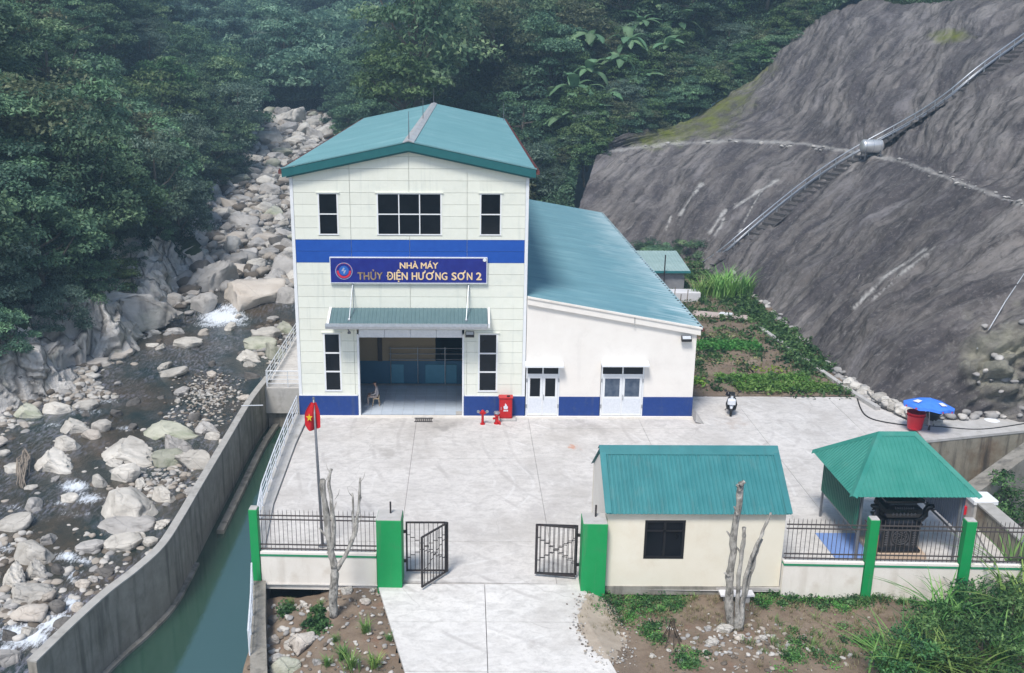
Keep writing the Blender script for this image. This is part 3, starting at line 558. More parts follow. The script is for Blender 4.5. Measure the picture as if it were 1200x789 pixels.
FOAM = [(261, 372, 30, 9, 1.1), (250, 366, 14, 6, .9), (268, 362, 16, 8, .8), (250, 380, 26, 5, .7), (275, 380, 20, 4, .6), (205, 330, 6, 3, .5), (300, 252, 16, 4, .7), (332, 255, 8, 3, .6), (285, 306, 14, 3, .6), (298, 303, 10, 3, .5), (248, 322, 8, 4, .5), (325, 226, 6, 3, .6),
        (88, 570, 20, 9, .85), (104, 584, 18, 7, .8), (70, 590, 12, 4, .5), (30, 745, 34, 16, 1.), (60, 728, 26, 12, 1.), (84, 706, 10, 12, .9), (8, 765, 14, 10, .9), (80, 652, 16, 8, .8), (100, 657, 14, 5, .7), (86, 675, 10, 12, .6),
        (150, 502, 16, 4, .55), (120, 470, 20, 4, .5), (5, 640, 12, 9, .7), (60, 498, 18, 4, .45), (15, 595, 18, 5, .4), (35, 610, 20, 5, .35), (222, 425, 40, 6, .18), (100, 482, 30, 5, .4), (90, 603, 30, 5, .35)]
def foam_attr(P):
    d = P-CAM; z = d@_f; X = PX+F_PX*(d@_r)/z; Y = PY-F_PX*(d@_u)/z; w = np.zeros(len(P))
    for cx, cy, rx, ry, a in FOAM: w = np.maximum(w, a*np.clip(1.35-np.hypot((X-cx)/rx, (Y-cy)/ry), 0, 1))
    w = np.maximum(w, np.clip((P[:, 1]-40)/50, 0, .32))
    return {'foam': w}
def river_z(P):
    w = zr(P[:, 1]); fa = foam_attr(np.stack([P[:, 0], P[:, 1], w], -1))['foam']
    return w+fbm(P*[1.1, .8, 0]+[0, 0, 5.], 4, 51)*(.035+.12*fa)
m = bpy.data.materials.new('river_water'); M['river'] = m; m.use_nodes = True
def build_river(m):
    n = m.node_tree.nodes; l = m.node_tree.links; b = n['Principled BSDF']
    def nz(v, s, d=6, r=.6):
        t = n.new('ShaderNodeTexNoise'); t.inputs['Scale'].default_value = s; t.inputs['Detail'].default_value = d; t.inputs['Roughness'].default_value = r; l.new(v, t.inputs['Vector']); return t.outputs['Fac']
    def rg(f, a, c, lo=0, hi=1):
        r = n.new('ShaderNodeMapRange'); r.inputs[1].default_value = a; r.inputs[2].default_value = c; r.inputs[3].default_value = lo; r.inputs[4].default_value = hi; l.new(f, r.inputs[0]); return r.outputs[0]
    def mix(f, a, c):
        x = n.new('ShaderNodeMix'); x.data_type = 'RGBA'; l.new(f, x.inputs[0])
        for i, q in ((6, a), (7, c)):
            if isinstance(q, tuple): x.inputs[i].default_value = L(q)
            else: l.new(q, x.inputs[i])
        return x.outputs[2]
    obj = n.new('ShaderNodeTexCoord').outputs['Object']; mp = n.new('ShaderNodeMapping'); mp.inputs['Scale'].default_value = (1.6, .55, 1); mp.inputs['Rotation'].default_value = (0, 0, -.35); l.new(obj, mp.inputs[0]); v = mp.outputs[0]
    c = mix(rg(nz(obj, .22, 7), .38, .62), (.012, .026, .024), (.075, .055, .034))
    c = mix(rg(nz(obj, 1.3, 8, .7), .54, .70), c, (.085, .068, .045))
    rip_refl = n.new('ShaderNodeMath'); rip_refl.operation = 'MULTIPLY'; l.new(rg(nz(v, 3.2, 9, .75), .48, .64), rip_refl.inputs[0]); l.new(rg(nz(obj, .16, 3), .40, .58), rip_refl.inputs[1]); c = mix(rip_refl.outputs[0], c, (.22, .225, .28))  # grey-violet reflections on the ripples, painted into the base colour
    a = n.new('ShaderNodeAttribute'); a.attribute_name = 'foam'
    f = n.new('ShaderNodeMath'); f.operation = 'ADD'; l.new(a.outputs['Fac'], f.inputs[0]); l.new(rg(nz(v, 4.2, 10, .85), .2, .8, -1.25, .75), f.inputs[1])
    ff = rg(f.outputs[0], .12, .62); c = mix(ff, c, (.70, .76, .84)); l.new(c, b.inputs['Base Color'])
    l.new(rg(ff, 0, 1, .10, .75), b.inputs['Roughness']); b.inputs['Specular IOR Level'].default_value = .5; b.inputs['IOR'].default_value = 1.75
    bp = n.new('ShaderNodeBump'); bp.inputs['Strength'].default_value = .8; bp.inputs['Distance'].default_value = .10; l.new(nz(v, 4.0, 8, .65), bp.inputs['Height']); l.new(bp.outputs[0], b.inputs['Normal'])
build_river(m)
def build_chan():
    m = pbr('channel_water', (.022, .066, .045), (.03, .078, .055), .2, .03, bump=.12, bscale=2.2, bdist=.04, spec=.6); return m
M['chan'] = build_chan(); M['chan'].node_tree.nodes['Principled BSDF'].inputs['IOR'].default_value = 2.7
ysf = np.concatenate([np.arange(-60, 50, .25), np.arange(50, 165, .7)])
grid_sheet('river_water', np.arange(-40, 3, .25), ysf, river_z, M['river'], mask=lambda P: (P[:, 0] < river_right(P[:, 1])+.3), attrs=foam_attr)
CH = MB(); CH.add([(-7, -60, -2.5), (3, -60, -2.5), (3, 7, -2.5), (-7, 7, -2.5)], [(0, 1, 2, 3)])
def chanmesh():
    A = []; B = []
    for Y in np.linspace(-60, 5.5, 90):
        A.append((float(wall_x(max(Y, -22.3)))+.25-(max(0, -22.3-Y))*.2, Y, -2.5)); B.append((2.6 if Y < -12 else 1.4, Y, -2.5))
    mb = MB(); mb.strip(B, A); return mb
tag(chanmesh().build('channel_water', M['chan']), kind='structure')
tag(MB().box(-16, -60, -5.3, 2.4, 5.8, -4.6).build('channel_bed', M['riverbed']), kind='structure')

# ------------------------------------------------------------ rocks
def ico(sub):
    bm = bmesh.new(); bmesh.ops.create_icosphere(bm, subdivisions=sub, radius=1); bm.verts.ensure_lookup_table()
    V = np.array([v.co[:] for v in bm.verts]); F = np.array([[v.index for v in f.verts] for f in bm.faces]); bm.free(); return V, F
ICO4, ICO3, ICO2 = ico(4), ico(3), ico(2)
def rock_mesh(name, seed, mat, kind='round', sub=None):
    V, F = sub or ICO4; rg = np.random.default_rng(seed); V = V.copy()
    P = np.sign(V)*np.abs(V)**(.74 if kind == 'round' else .58)
    for _ in range(9 if kind == 'round' else 13):            # planar cuts give facets
        d = rg.normal(size=3); d /= np.linalg.norm(d); h = rg.uniform(.60, .93) if kind == 'round' else rg.uniform(.5, .85); s_ = P@d; ex = np.maximum(s_-h, 0); P = P-d*(ex*(.90 if kind == 'round' else .97))[:, None]
    P = P*(1+fbm(V*1.3+seed*3.1, 3, seed)*.14)[:, None]+V*(fbm(V*5+seed, 3, seed+5)*.028)[:, None]
    if kind == 'jag': P = P*(1+np.abs(fbm(V*[3.2, 3.2, 1.]+seed, 3, seed+9))*-.22)[:, None]
    P /= np.abs(P).max(0)
    me = npmesh(name, P, F, mat, smooth=True); 
    return me
ROCKS = {}
for nm, mk in (('pale', 'rock_pale'), ('grey', 'rock_grey'), ('dark', 'rock_dark'), ('tan', 'rock_tan'), ('moss', 'rock_moss')):
    ROCKS[nm] = [rock_mesh('rock_'+nm, 11*i+len(nm)*7, M[mk], 'round' if i < 4 else 'jag', ICO4 if nm in ('pale', 'grey') else ICO3) for i in range(6)]
CLIFFR = [rock_mesh('rock_cliff', 300+i, M['cliff'], 'jag', ICO4) for i in range(4)]
def boulder(cx, cy, w, h, kind='pale', label=None, cat='boulder', group=None, rot=None, name='boulder', deep=1., mesh=None, dz=0.):
    p = rp(cx, cy+h*.25, dz); k = zdist(p)/F_PX; sx = w*k*.58; sy = sx*random.uniform(.62, .85)*deep; sz = max(h*k*.62-sy*.12, h*k*.34)
    me = mesh or random.choice(ROCKS[kind]); o = bpy.data.objects.new(name, me); C.objects.link(o)
    o.scale = (sx, sy, sz*1.05); o.location = (p[0], p[1]+sy*.15, p[2]+sz*.22); o.rotation_euler = (random.uniform(-.12, .12), 0 if rot is None else R(rot), random.uniform(-.35, .35))
    tag(o, label, cat, group); return o
BL = [
 (218.8, 400.7, 37, 15, 'pale', 'flat pale boulder in the pool just downstream of the small waterfall'),
 (200, 435.5, 37, 12, 'pale', 'long narrow pale boulder slanting in the dark shallows', -14),
 (177, 404, 16, 6, 'pale', 'tiny flat pale stone in the pool near the left bank'),
 (105, 427, 48, 13, 'tan', 'flat tan rock shelf at the foot of the left bank'),
 (135, 414, 45, 13, 'tan', 'long pinkish tan slab on the left shore above the shelf'),
 (86, 500, 34, 20, 'pale', 'pale rounded boulder in mid river with a tilted neighbour'),
 (118, 499, 26, 18, 'pale', 'tilted pale boulder leaning toward its rounded neighbour in mid river'),
 (80, 520, 28, 21, 'pale', 'square block shaped pale boulder standing alone in the river'),
 (61, 541, 52, 28, 'pale', 'large smooth pale boulder with tangled driftwood beside it'),
 (15.5, 548, 26, 13, 'pale', 'low pale boulder on the other side of the driftwood'),
 (148, 529, 72, 26, 'pale', 'broad white boulder with a long flat top in mid river'),
 (134, 542, 20, 10, 'pale', 'small wedge boulder under the broad white boulder'),
 (146, 554, 36, 25, 'pale', 'rounded white boulder directly below the broad white one'),
 (117, 564, 18, 18, 'pale', 'small upright egg shaped boulder beside the riffle'),
 (80, 583, 22, 12, 'pale', 'small oblong boulder at the foot of the riffle'),
 (12, 613, 46, 18, 'pale', 'flat pale slab at the left edge of the picture', -16),
 (196, 505, 60, 19, 'moss', 'long greenish boulder on the gravel near the channel wall'),
 (207, 521, 34, 30, 'grey', 'blue grey lichened boulder behind the twin one'),
 (193, 537, 38, 26, 'moss', 'green stained boulder leaning on the blue grey one'),
 (228, 536, 32, 38, 'pale', 'tall pale boulder lying against the curved concrete wall', -52),
 (241, 502, 28, 15, 'grey', 'grey boulder close to the far part of the concrete wall'),
 (249, 511, 18, 12, 'pale', 'small pale stone between the wall and the tall leaning boulder'),
 (153, 593, 66, 40, 'pale', 'huge layered pale boulder in the middle of the lower river'),
 (193, 580, 28, 22, 'pale', 'broken pale rock pieces beside the huge layered boulder'),
 (148, 613, 62, 21, 'grey', 'flat topped grey slab just below the huge layered boulder'),
 (141, 635, 44, 22, 'pale', 'pale ridged boulder with smaller round ones at its right'),
 (162, 629, 16, 16, 'pale', 'round white stone next to the ridged boulder'),
 (174, 634, 22, 12, 'pale', 'low white stone touching the wall beside the round one'),
 (103, 640, 34, 15, 'grey', 'low grey boulder with white water flowing round it'),
 (41.5, 648, 46, 30, 'pale', 'tall smooth grey white boulder above a cracked pair'),
 (16, 676, 34, 34, 'pale', 'big cracked boulder at the left edge below the smooth one'),
 (41, 668, 28, 24, 'pale', 'fan shaped cracked boulder beside the big cracked one'),
 (34, 694, 54, 22, 'pale', 'long loaf shaped pale boulder in the lower left river'),
 (34, 718, 38, 21, 'tan', 'rounded pinkish boulder below the loaf shaped one'),
 (66, 710, 23, 18, 'dark', 'dark brown wet boulder beside the white rapids'),
 (57, 700, 20, 13, 'tan', 'slanted tan stone resting on the dark brown boulder', -30),
 (68, 667, 18, 12, 'dark', 'small dark brown boulder in mid stream with a pale companion'),
 (121, 670, 24, 10, 'dark', 'flat brown rock near the wall in the lower river'),
 (97, 684, 16, 11, 'tan', 'small orange brown stone in the water near the wall'),
 (110, 679, 10, 9, 'grey', 'little grey pebble boulder beside the orange brown stone'),
 (10, 743, 20, 13, 'dark', 'dark stone beside the foaming rapids at the left edge'),
 (76, 730, 30, 15, 'dark', 'dark sloping rock against the wall where the rapids pass'),
 (91, 712, 13, 14, 'tan', 'upright tan stone between the rapids and the wall'),
 (31, 482, 36, 19, 'moss', 'moss topped boulder at the foot of the left gravel bank'),
 (70, 478, 34, 16, 'pale', 'pale flat rock at the end of the left gravel bank'),
 (98, 475, 30, 14, 'pale', 'bright slab lying at the water edge of the gravel bank'),
 (3, 531, 16, 9, 'pale', 'pale boulder tip at the left picture edge above the slab'),
 (35, 571, 16, 6, 'pale', 'small white stone showing just above dark water below the driftwood'),
 (310, 391, 34, 19, 'pale', 'rounded pale boulder nearest the platform railing by the tower'),
 (301, 402, 40, 18, 'moss', 'cone shaped green grey boulder in front of the railing boulders'),
 (290, 418, 31, 14, 'pale', 'smooth curved pale boulder on the shore below the cone shaped one'),
 (293, 427, 15, 6, 'pale', 'small flat white stone on the near shore left of the railing'),
 (319, 373, 15, 7, 'grey', 'small grey stone in blue water left of the tower'),
 (333, 385, 26, 16, 'moss', 'mossy boulder partly behind the tower corner'),
 (322, 412, 26, 26, 'moss', 'large green tinged boulder tucked under the platform railing'),
 (294, 440, 20, 12, 'dark', 'dark brown boulder at the far end of the concrete wall'),
 (297, 345, 68, 38, 'tan', 'very large sloping tan boulder across the river from the waterfall'),
 (335, 347, 22, 26, 'grey', 'grey boulder between the very large sloping one and the tower'),
 (238, 354, 34, 27, 'grey', 'split grey boulder at the left side of the small waterfall'),
 (274, 315, 33, 15, 'tan', 'flat tan boulder above the pool with a pointed edge'),
 (284, 259, 38, 20, 'grey', 'big rounded blue grey boulder in the upstream rock field'),
 (278, 278, 26, 16, 'tan', 'tan block boulder below the big rounded blue grey one'),
 (289, 295, 22, 13, 'grey', 'round grey boulder beside the narrow chute'),
 (314, 296, 26, 14, 'grey', 'grey boulder on the right side of the narrow chute'),
 (309, 279, 29, 13, 'tan', 'flat tan boulder upstream of the chute'),
 (320, 249, 32, 18, 'moss', 'greenish humped boulder close to the tower wall upstream'),
 (319, 221, 27, 15, 'grey', 'purple grey boulder midway up the rock field near the tower'),
 (318, 200, 27, 17, 'grey', 'domed grey boulder higher in the rock field by the tower roof'),
 (247, 276, 22, 18, 'dark', 'dark angular boulder under the trees of the left bank'),
 (240, 254, 34, 20, 'grey', 'leaning grey slab under the forest edge upstream', 20),
 (226, 234, 15, 12, 'dark', 'small dark boulder in the shade of the forest edge'),
 (284, 232, 30, 10, 'grey', 'long low grey boulder across the upper stream'),
 (199, 304, 36, 26, 'dark', 'dark overhanging boulder below the left forest'),
 (161, 322, 36, 24, 'dark', 'dark brown block under the vines on the left bank'),
 (224, 305, 26, 30, 'grey', 'upright cracked boulder at the head of the pool'),
 (243, 309, 22, 24, 'grey', 'pointed grey boulder on the left edge of the pool'),
 (205, 322, 32, 13, 'tan', 'flat tan rocks on the left shore above the waterfall'),
 (197, 351, 28, 18, 'tan', 'tan rounded boulder on the left shore beside the waterfall'),
 (180, 341, 28, 19, 'grey', 'grey boulder wedged between bluff and shore'),
 (222, 343, 22, 12, 'tan', 'small tan boulder at the lip of the waterfall'),
 (180, 389, 18, 8, 'pale', 'small pale boulder at the foot of the smooth bluff'),
 (369, 157, 25, 19, 'grey', 'purplish dome boulder topmost in the rock field beside the roof eave'),
 (345, 165, 26, 14, 'pale', 'sharp pale boulder left of the purplish dome one'),
]
BOULD = []
for e in BL: BOULD.append(boulder(*e[:5], label=e[5], rot=e[6] if len(e) > 6 else None))
# bluff blocks of the left bank
for (cx, cy, w, h, lb) in [(148, 362, 92, 62, 'smooth sloping grey bluff rock above the tan shore'), (112, 388, 44, 46, 'vertically jointed rock column on the left bank'),
                           (78, 402, 44, 56, 'tall jointed rock face under the hanging ferns'), (38, 420, 52, 56, 'green stained rock face at the left of the bluff'), (6, 440, 44, 60, 'shaded rock face at the left picture edge'),
                           (176, 366, 40, 32, 'curved slab at the end of the smooth bluff'), (60, 440, 34, 30, 'mossy block at the foot of the jointed face')]:
    p = rp(cx, cy+h*.45); p = p+np.array([.25, -.12, 0])*w*zdist(p)/F_PX*.5; k = zdist(p)/F_PX; o = bpy.data.objects.new('rock_outcrop', random.choice(CLIFFR)); C.objects.link(o)
    o.scale = (w*k*.62, w*k*.42, h*k*.55); o.location = (p[0], p[1]+w*k*.2, p[2]+h*k*.26); o.rotation_euler = (random.uniform(-.2, .1), random.uniform(-.15, .15), random.uniform(-.4, .4)); tag(o, lb, 'rock outcrop')
# upstream boulder field, individually placed
cnt = 0; tries = 0; placed = [(b.location.x, b.location.y, max(b.scale.x, b.scale.y)) for b in BOULD]
def lbx(Y): return np.interp(Y, [p[1] for p in LB], [p[0] for p in LB])
while cnt < 190 and tries < 9000:
    tries += 1; Y = random.uniform(36, 137)**1.0; x0 = lbx(Y); x1 = float(river_right(np.array(Y))); X = random.uniform(x0-.5, min(x1, x0+17))
    u, v = pix((X, Y, float(zr(Y))))
    if not (150 < u < 352+max(0, (190-v))*1.1): continue
    s_ = min(2.6, random.lognormvariate(.12, .42))*(1 if Y < 90 else 1.15)
    if any((X-a)**2+(Y-b)**2 < (.78*(s_+c))**2 for a, b, c in placed): continue
    placed.append((X, Y, s_)); k = random.choices(['pale', 'grey', 'tan', 'dark', 'moss'], [6, 6, .8, 1., .5])[0]
    me = random.choice(ROCKS[k]); o = bpy.data.objects.new('boulder', me); C.objects.link(o); sz = s_*random.uniform(.5, .8)
    o.scale = (s_, s_*random.uniform(.65, .95), sz); o.location = (X, Y, float(zr(Y))+sz*.3); o.rotation_euler = (random.uniform(-.35, .35), random.uniform(-.35, .35), random.uniform(0, 6.28))
    tag(o, ('large ' if s_ > 1.15 else 'small ')+{'pale': 'pale', 'grey': 'grey', 'tan': 'tan', 'dark': 'dark', 'moss': 'green tinged'}[k]+' boulder '+('at the far end' if v < 165 else 'in the upper part' if v < 200 else 'in the middle' if v < 240 else 'in the lower part' if v < 285 else 'at the near end')+' of the upstream rock field'+(' toward the forest' if u < 295 else ' toward the tower'), 'boulder', 'boulders of the upstream rock field'); cnt += 1
cn2 = 0
while cn2 < 46:
    Y = random.uniform(-24, 34); X = random.uniform(lbx(Y)+.5, float(river_right(np.array(Y)))-1.0); u, v = pix((X, Y, float(zr(Y))))
    if not (-10 < u < 340 and v < 800): continue
    s_ = random.uniform(.28, .75)
    if any((X-a)**2+(Y-b)**2 < (.8*(s_+c))**2 for a, b, c in placed) or (abs(u-245) < 30 and abs(v-465) < 24) or (v < 440 and random.random() < .6): cn2 += .02; continue
    placed.append((X, Y, s_)); k = random.choices(['pale', 'grey', 'tan', 'dark'], [4, 4, 2, 3])[0]; o = bpy.data.objects.new('boulder', random.choice(ROCKS[k])); C.objects.link(o); sz = s_*random.uniform(.45, .7)
    o.scale = (s_, s_*random.uniform(.6, .9), sz); o.location = (X, Y, float(zr(Y))+sz*.2); o.rotation_euler = (random.uniform(-.25, .25), random.uniform(-.25, .25), random.uniform(0, 6.28))
    tag(o, 'small '+k+' boulder scattered in the '+('lower left rapids' if v > 640 else 'middle of the near river' if v > 520 else 'shallows near the gravel bar' if v > 440 else 'pool below the waterfall'), 'boulder', 'small boulders of the near river'); cn2 += 1
def stone_scatter(name, pts, sizes, mats, sub=ICO2, kind='stuff', parent=None):
    V0, F0 = sub; n = len(pts); base_ = []
    for i in range(8):
        P = V0.copy(); rg = np.random.default_rng(i)
        for _ in range(7):
            d = rg.normal(size=3); d /= np.linalg.norm(d); ex = np.maximum(P@d-rg.uniform(.5, .85), 0); P = P-d*ex[:, None]
        base_.append(P)
    Vs = []; Fs = []; mi = []
    for i, (p, s_) in enumerate(zip(pts, sizes)):
        a = RNG.uniform(0, 6.28); B = base_[i % 8]*[s_, s_*RNG.uniform(.6, .9), s_*RNG.uniform(.4, .65)]
        t = RNG.uniform(-.3, .3); B = B@np.array([[cos(t), 0, sin(t)], [0, 1, 0], [-sin(t), 0, cos(t)]]); B = B@np.array([[cos(a), -sin(a), 0], [sin(a), cos(a), 0], [0, 0, 1]])
        Vs.append(B+np.asarray(p)); Fs.append(F0+i*len(V0)); mi += [int(RNG.integers(0, len(mats)))]*len(F0)
    me = npmesh(name, np.vstack(Vs), np.vstack(Fs), mats, smooth=False); me.polygons.foreach_set('material_index', np.array(mi, np.int32))
    o = linkme(me, name, parent); tag(o, kind=kind); return o
MR = [pbr('pebble_pale', (.42, .405, .38), (.54, .52, .49), 2, .85), pbr('pebble_grey', (.26, .255, .25), (.36, .35, .34), 2, .85), pbr('pebble_tan', (.30, .27, .23), (.40, .36, .32), 2, .85), pbr('pebble_dark', (.10, .085, .07), (.16, .135, .11), 2, .7)]
pts = []; sz = []
for _ in range(3300):        # stones between the upstream boulders
    Y = random.uniform(34, 138); x0 = lbx(Y); X = random.uniform(x0-1, max(x0+17, float(river_right(np.array(Y)))) if _ > 2200 else x0+17); s_ = min(1.2, random.lognormvariate(-1. if _ < 2200 else -.4, .5))
    u, v = pix((X, Y, float(zr(Y))))
    if (150 < u < 356+max(0, (190-v))*1.1 or _ > 2200) and 100 < v: pts.append((X, Y, float(zr(Y))+s_*.12+random.uniform(-.1, .15))); sz.append(s_)
def patch(cx, cy, rx, ry, n, s0, s1, dz=.0):
    for _ in range(n):
        a = random.gauss(0, .5); b = random.gauss(0, .5); p = rp(cx+a*rx, cy+b*ry)
        if p[0] > wall_x(p[1])-.3 and p[1] < 4.5: continue
        s_ = random.uniform(s0, s1)**1.; pts.append((p[0], p[1], p[2]+dz-s_*.1)); sz.append(s_)
patch(245, 462, 36, 22, 520, .05, .17, .04); patch(232, 492, 40, 14, 120, .08, .25); patch(195, 560, 50, 22, 130, .08, .3); patch(180, 575, 40, 14, 80, .08, .35)
patch(80, 445, 34, 24, 190, .15, .5, .25); patch(100, 462, 30, 12, 90, .15, .45, .1); patch(60, 465, 50, 10, 60, .15, .5, .05); patch(95, 425, 40, 8, 60, .12, .4); patch(188, 385, 20, 10, 40, .15, .5); patch(205, 345, 30, 22, 80, .2, .6, .1)
patch(316, 408, 24, 24, 110, .1, .4); patch(320, 395, 20, 18, 60, .15, .5); patch(60, 600, 120, 60, 60, .08, .3, -.06); patch(60, 700, 60, 50, 90, .1, .35, -.03); patch(130, 650, 50, 25, 60, .1, .3); patch(15, 660, 40, 60, 60, .1, .4); patch(100, 520, 90, 30, 30, .1, .3, -.04); patch(145, 690, 40, 20, 50, .08, .25, -.02); patch(10, 490, 30, 20, 60, .15, .4); patch(5, 720, 20, 26, 40, .1, .4)
stone_scatter('river_stones', pts, sz, MR)

# ------------------------------------------------------------ yard, drive and walls by the channel
def clip_poly(poly, A, B, C_):             # keep A*x+B*y<=C_
    out = []
    for i in range(len(poly)):
        p, q = poly[i], poly[(i+1) % len(poly)]; dp, dq = A*p[0]+B*p[1]-C_, A*q[0]+B*q[1]-C_
        if dp <= 0: out.append(p)
        if (dp < 0) != (dq < 0) and abs(dp-dq) > 1e-9: t = dp/(dp-dq); out.append((p[0]+(q[0]-p[0])*t, p[1]+(q[1]-p[1])*t))
    return out
YARD = [(.55, 3.4), (.45, -4), (.62, -10.7), (1.1, -16.7), (13.2, -17.15), (28.6, -17.6), (32., -3.4), (32.7, -1.2), (31, 3.4)]
def clip_all(poly, edges):
    n = len(edges)
    for i in range(n):
        a, b = edges[i], edges[(i+1) % n]; A, B = -(b[1]-a[1]), (b[0]-a[0])      # left side is inside for ccw
        poly = clip_poly(poly, -A, -B, -(A*a[0]+B*a[1])) if len(poly) > 2 else []
    return poly
yb = MB(); yb.add([(-.3, 3.5, -.12), (.3, -11, -.12), (1.0, -17, -.12), (30.0, -17.6, -.12), (29.8, -11.6, -.12), (32, -3.4, -.12), (34.4, -1.6, -.12), (31, 3.4, -.12)], [tuple(range(8))])
yard = yb.build('yard', M['kerb']); tag(yard, kind='structure')
xs = [.3, 6.25, 12.2, 18.1, 24, 29.4, 35]; ys_ = [-17.8, -13.9, -9.7, -5.6, -1.6, 3.5]
for i in range(len(xs)-1):
    for j in range(len(ys_)-1):
        g = .007; poly = [(xs[i]+g, ys_[j]+g), (xs[i+1]-g, ys_[j]+g), (xs[i+1]-g, ys_[j+1]-g), (xs[i]+g, ys_[j+1]-g)]
        for a, b in zip(YARD, YARD[1:]+YARD[:1]):
            # YARD listed so that its inside lies left of each edge
            nx_, ny_ = (b[1]-a[1]), -(b[0]-a[0]); poly = clip_poly(poly, nx_, ny_, nx_*a[0]+ny_*a[1])
            if len(poly) < 3: break
        if len(poly) >= 3:
            mb = MB(); mb.prism(poly, -.1, random.uniform(-.004, .004), axis='z'); mb.build('slab', M['concrete'], yard)
MB().prism([(28.62, -17.6), (30.1, -17.65), (29.95, -11.7)], -.1, .003, axis='z').build('slab', M['concrete'], yard)
dr = MB(); dr.add([(7.65, -60, -.13), (14.4, -60, -.13), (13.6, -23, -.13), (12.9, -19.2, -.13), (13.1, -17, -.13), (5.7, -17, -.13), (7.0, -22.5, -.13), (7.15, -24, -.13)], [tuple(range(8))]); drive = dr.build('driveway', M['kerb']); tag(drive, kind='structure')
DP = [(5.62, -17.02), (13.05, -17.22), (13.35, -18.0), (13.05, -19.2), (13.1, -20.4), (13.55, -22), (13.9, -60), (16, -60)]
def drive_x(Y): return np.interp(Y, [-60, -24, -22.49, -17.1], [7.6, 7.1, 6.96, 5.62]), np.interp(Y, [-60, -23, -20.4, -19.2, -18, -17.1], [14.4, 13.7, 13.2, 12.95, 13.3, 13.1])
yy = [-17.12, -19.6, -22.4, -25.2, -28, -34, -40, -50, -60]
for a, b in zip(yy, yy[1:]):
    for k in (0, 1):
        pts_l = []; pts_r = []
        for Y in np.linspace(a-.01, b+.01, 6):
            l_, r_ = drive_x(Y); mid_ = 9.55+(Y+17)*.0; e0, e1 = (l_, mid_-.012) if k == 0 else (mid_+.012, r_); pts_l.append((e0, Y)); pts_r.append((e1, Y))
        MB().prism(pts_r+pts_l[::-1], -.12, random.uniform(-.004, .004), axis='z').build('slab', M['drive'], drive)
# kerb and retaining wall of the yard along the channel, and beyond the fence
kb = MB()
LW = [(-.3, .1), (-.26, -3), (-.13, -7), (.06, -11), (.5, -14.6), (.95, -16.9)]
inn = [(.44, .02), (.42, -4), (.6, -10.7), (.95, -14.2), (1.15, -15.6), (1.2, -16.75)]
def wallstrip(mb, A, B, z0, z1):
    n = len(A); vs = [(*p, z1) for p in A]+[(*p, z1) for p in B]+[(*p, z0) for p in A]+[(*p, z0) for p in B]
    fs = [(i, i+1, n+i+1, n+i) for i in range(n-1)]+[(2*n+i, i, n+i, 3*n+i) if False else (2*n+i, 2*n+i+1, i+1, i) for i in range(n-1)]+[(n+i, n+i+1, 3*n+i+1, 3*n+i) for i in range(n-1)]+[(0, n, 3*n, 2*n), (n-1, 2*n-1, 4*n-1, 3*n-1)[::-1]]
    mb.add(vs, fs)
wallstrip(kb, inn, LW, -5, .12)
o = kb.build('retaining_wall', M['kerb']); tag(o, 'concrete kerb wall between the yard and the green channel under the white railing', 'retaining wall')
kb = MB(); A = [(1.5, -16.98), (1.95, -19.3), (2.64, -22.5), (4.2, -30)]; B = [(.98, -16.98), (1.4, -19.3), (2.1, -22.5), (3.6, -30)]
wallstrip(kb, A, B, -5, .02); o = kb.build('retaining_wall', M['concrete_old']); tag(o, 'old concrete wall running from the green corner post toward the bottom of the picture', 'retaining wall')
# curved wall between river and channel with coping
def offset(path, d):
    out = []
    for i, p in enumerate(path):
        a = path[max(i-1, 0)]; b = path[min(i+1, len(path)-1)]; t = np.array([b[0]-a[0], b[1]-a[1]]); t = t/np.linalg.norm(t); out.append((p[0]-t[1]*d, p[1]+t[0]*d))
    return out
WPs = cr_resample(np.array([(p[0], p[1], 0) for p in WALLP]), 60)[:, :2].tolist()
cw = thing('channel_wall', 'curved concrete wall dividing the rocky river from the green channel', 'wall', (-3.2, -8, 0))
b_ = MB(); wallstrip(b_, [tuple(p) for p in WPs], offset(WPs, .31), -5, .24); b_.build('wall_body', M['concrete_old'], cw)
b_ = MB(); wallstrip(b_, offset(WPs, -.02), offset(WPs, .33), .243, .30); b_.build('coping', M['concrete_top'], cw)
b_ = MB(); Wf = [p for p in WPs if p[1] < -11.]; wallstrip(b_, offset(Wf, .315), offset(Wf, .52), -5, -2.38); b_.build('footing', M['concrete_old'], cw)
Wl = [p for p in WPs if p[1] > -9.2]; b_ = MB(); wallstrip(b_, offset(Wl, .62), offset(Wl, .95), -5, -2.3); o = b_.build('channel_ledge', M['concrete_old']); tag(o, 'low concrete ledge at water level along the far part of the curved wall', 'ledge')
b_ = MB(); b_.tube([tuple(yp(283, 475.5, -.6)), tuple(yp(308, 475, .2))], .03); tag(b_.build('pipe', M['white']), 'thin white pipe lying across the top of the curved channel wall', 'pipe')
b_ = MB(); b_.lathe([(.02, -.12), (.14, -.1), (.2, 0), (.14, .1), (.02, .12)], tuple(gp(312, 514, -2.45)), 10); tag(b_.build('float', M['white'], smooth=True), 'small white float on the dark green channel water', 'float')

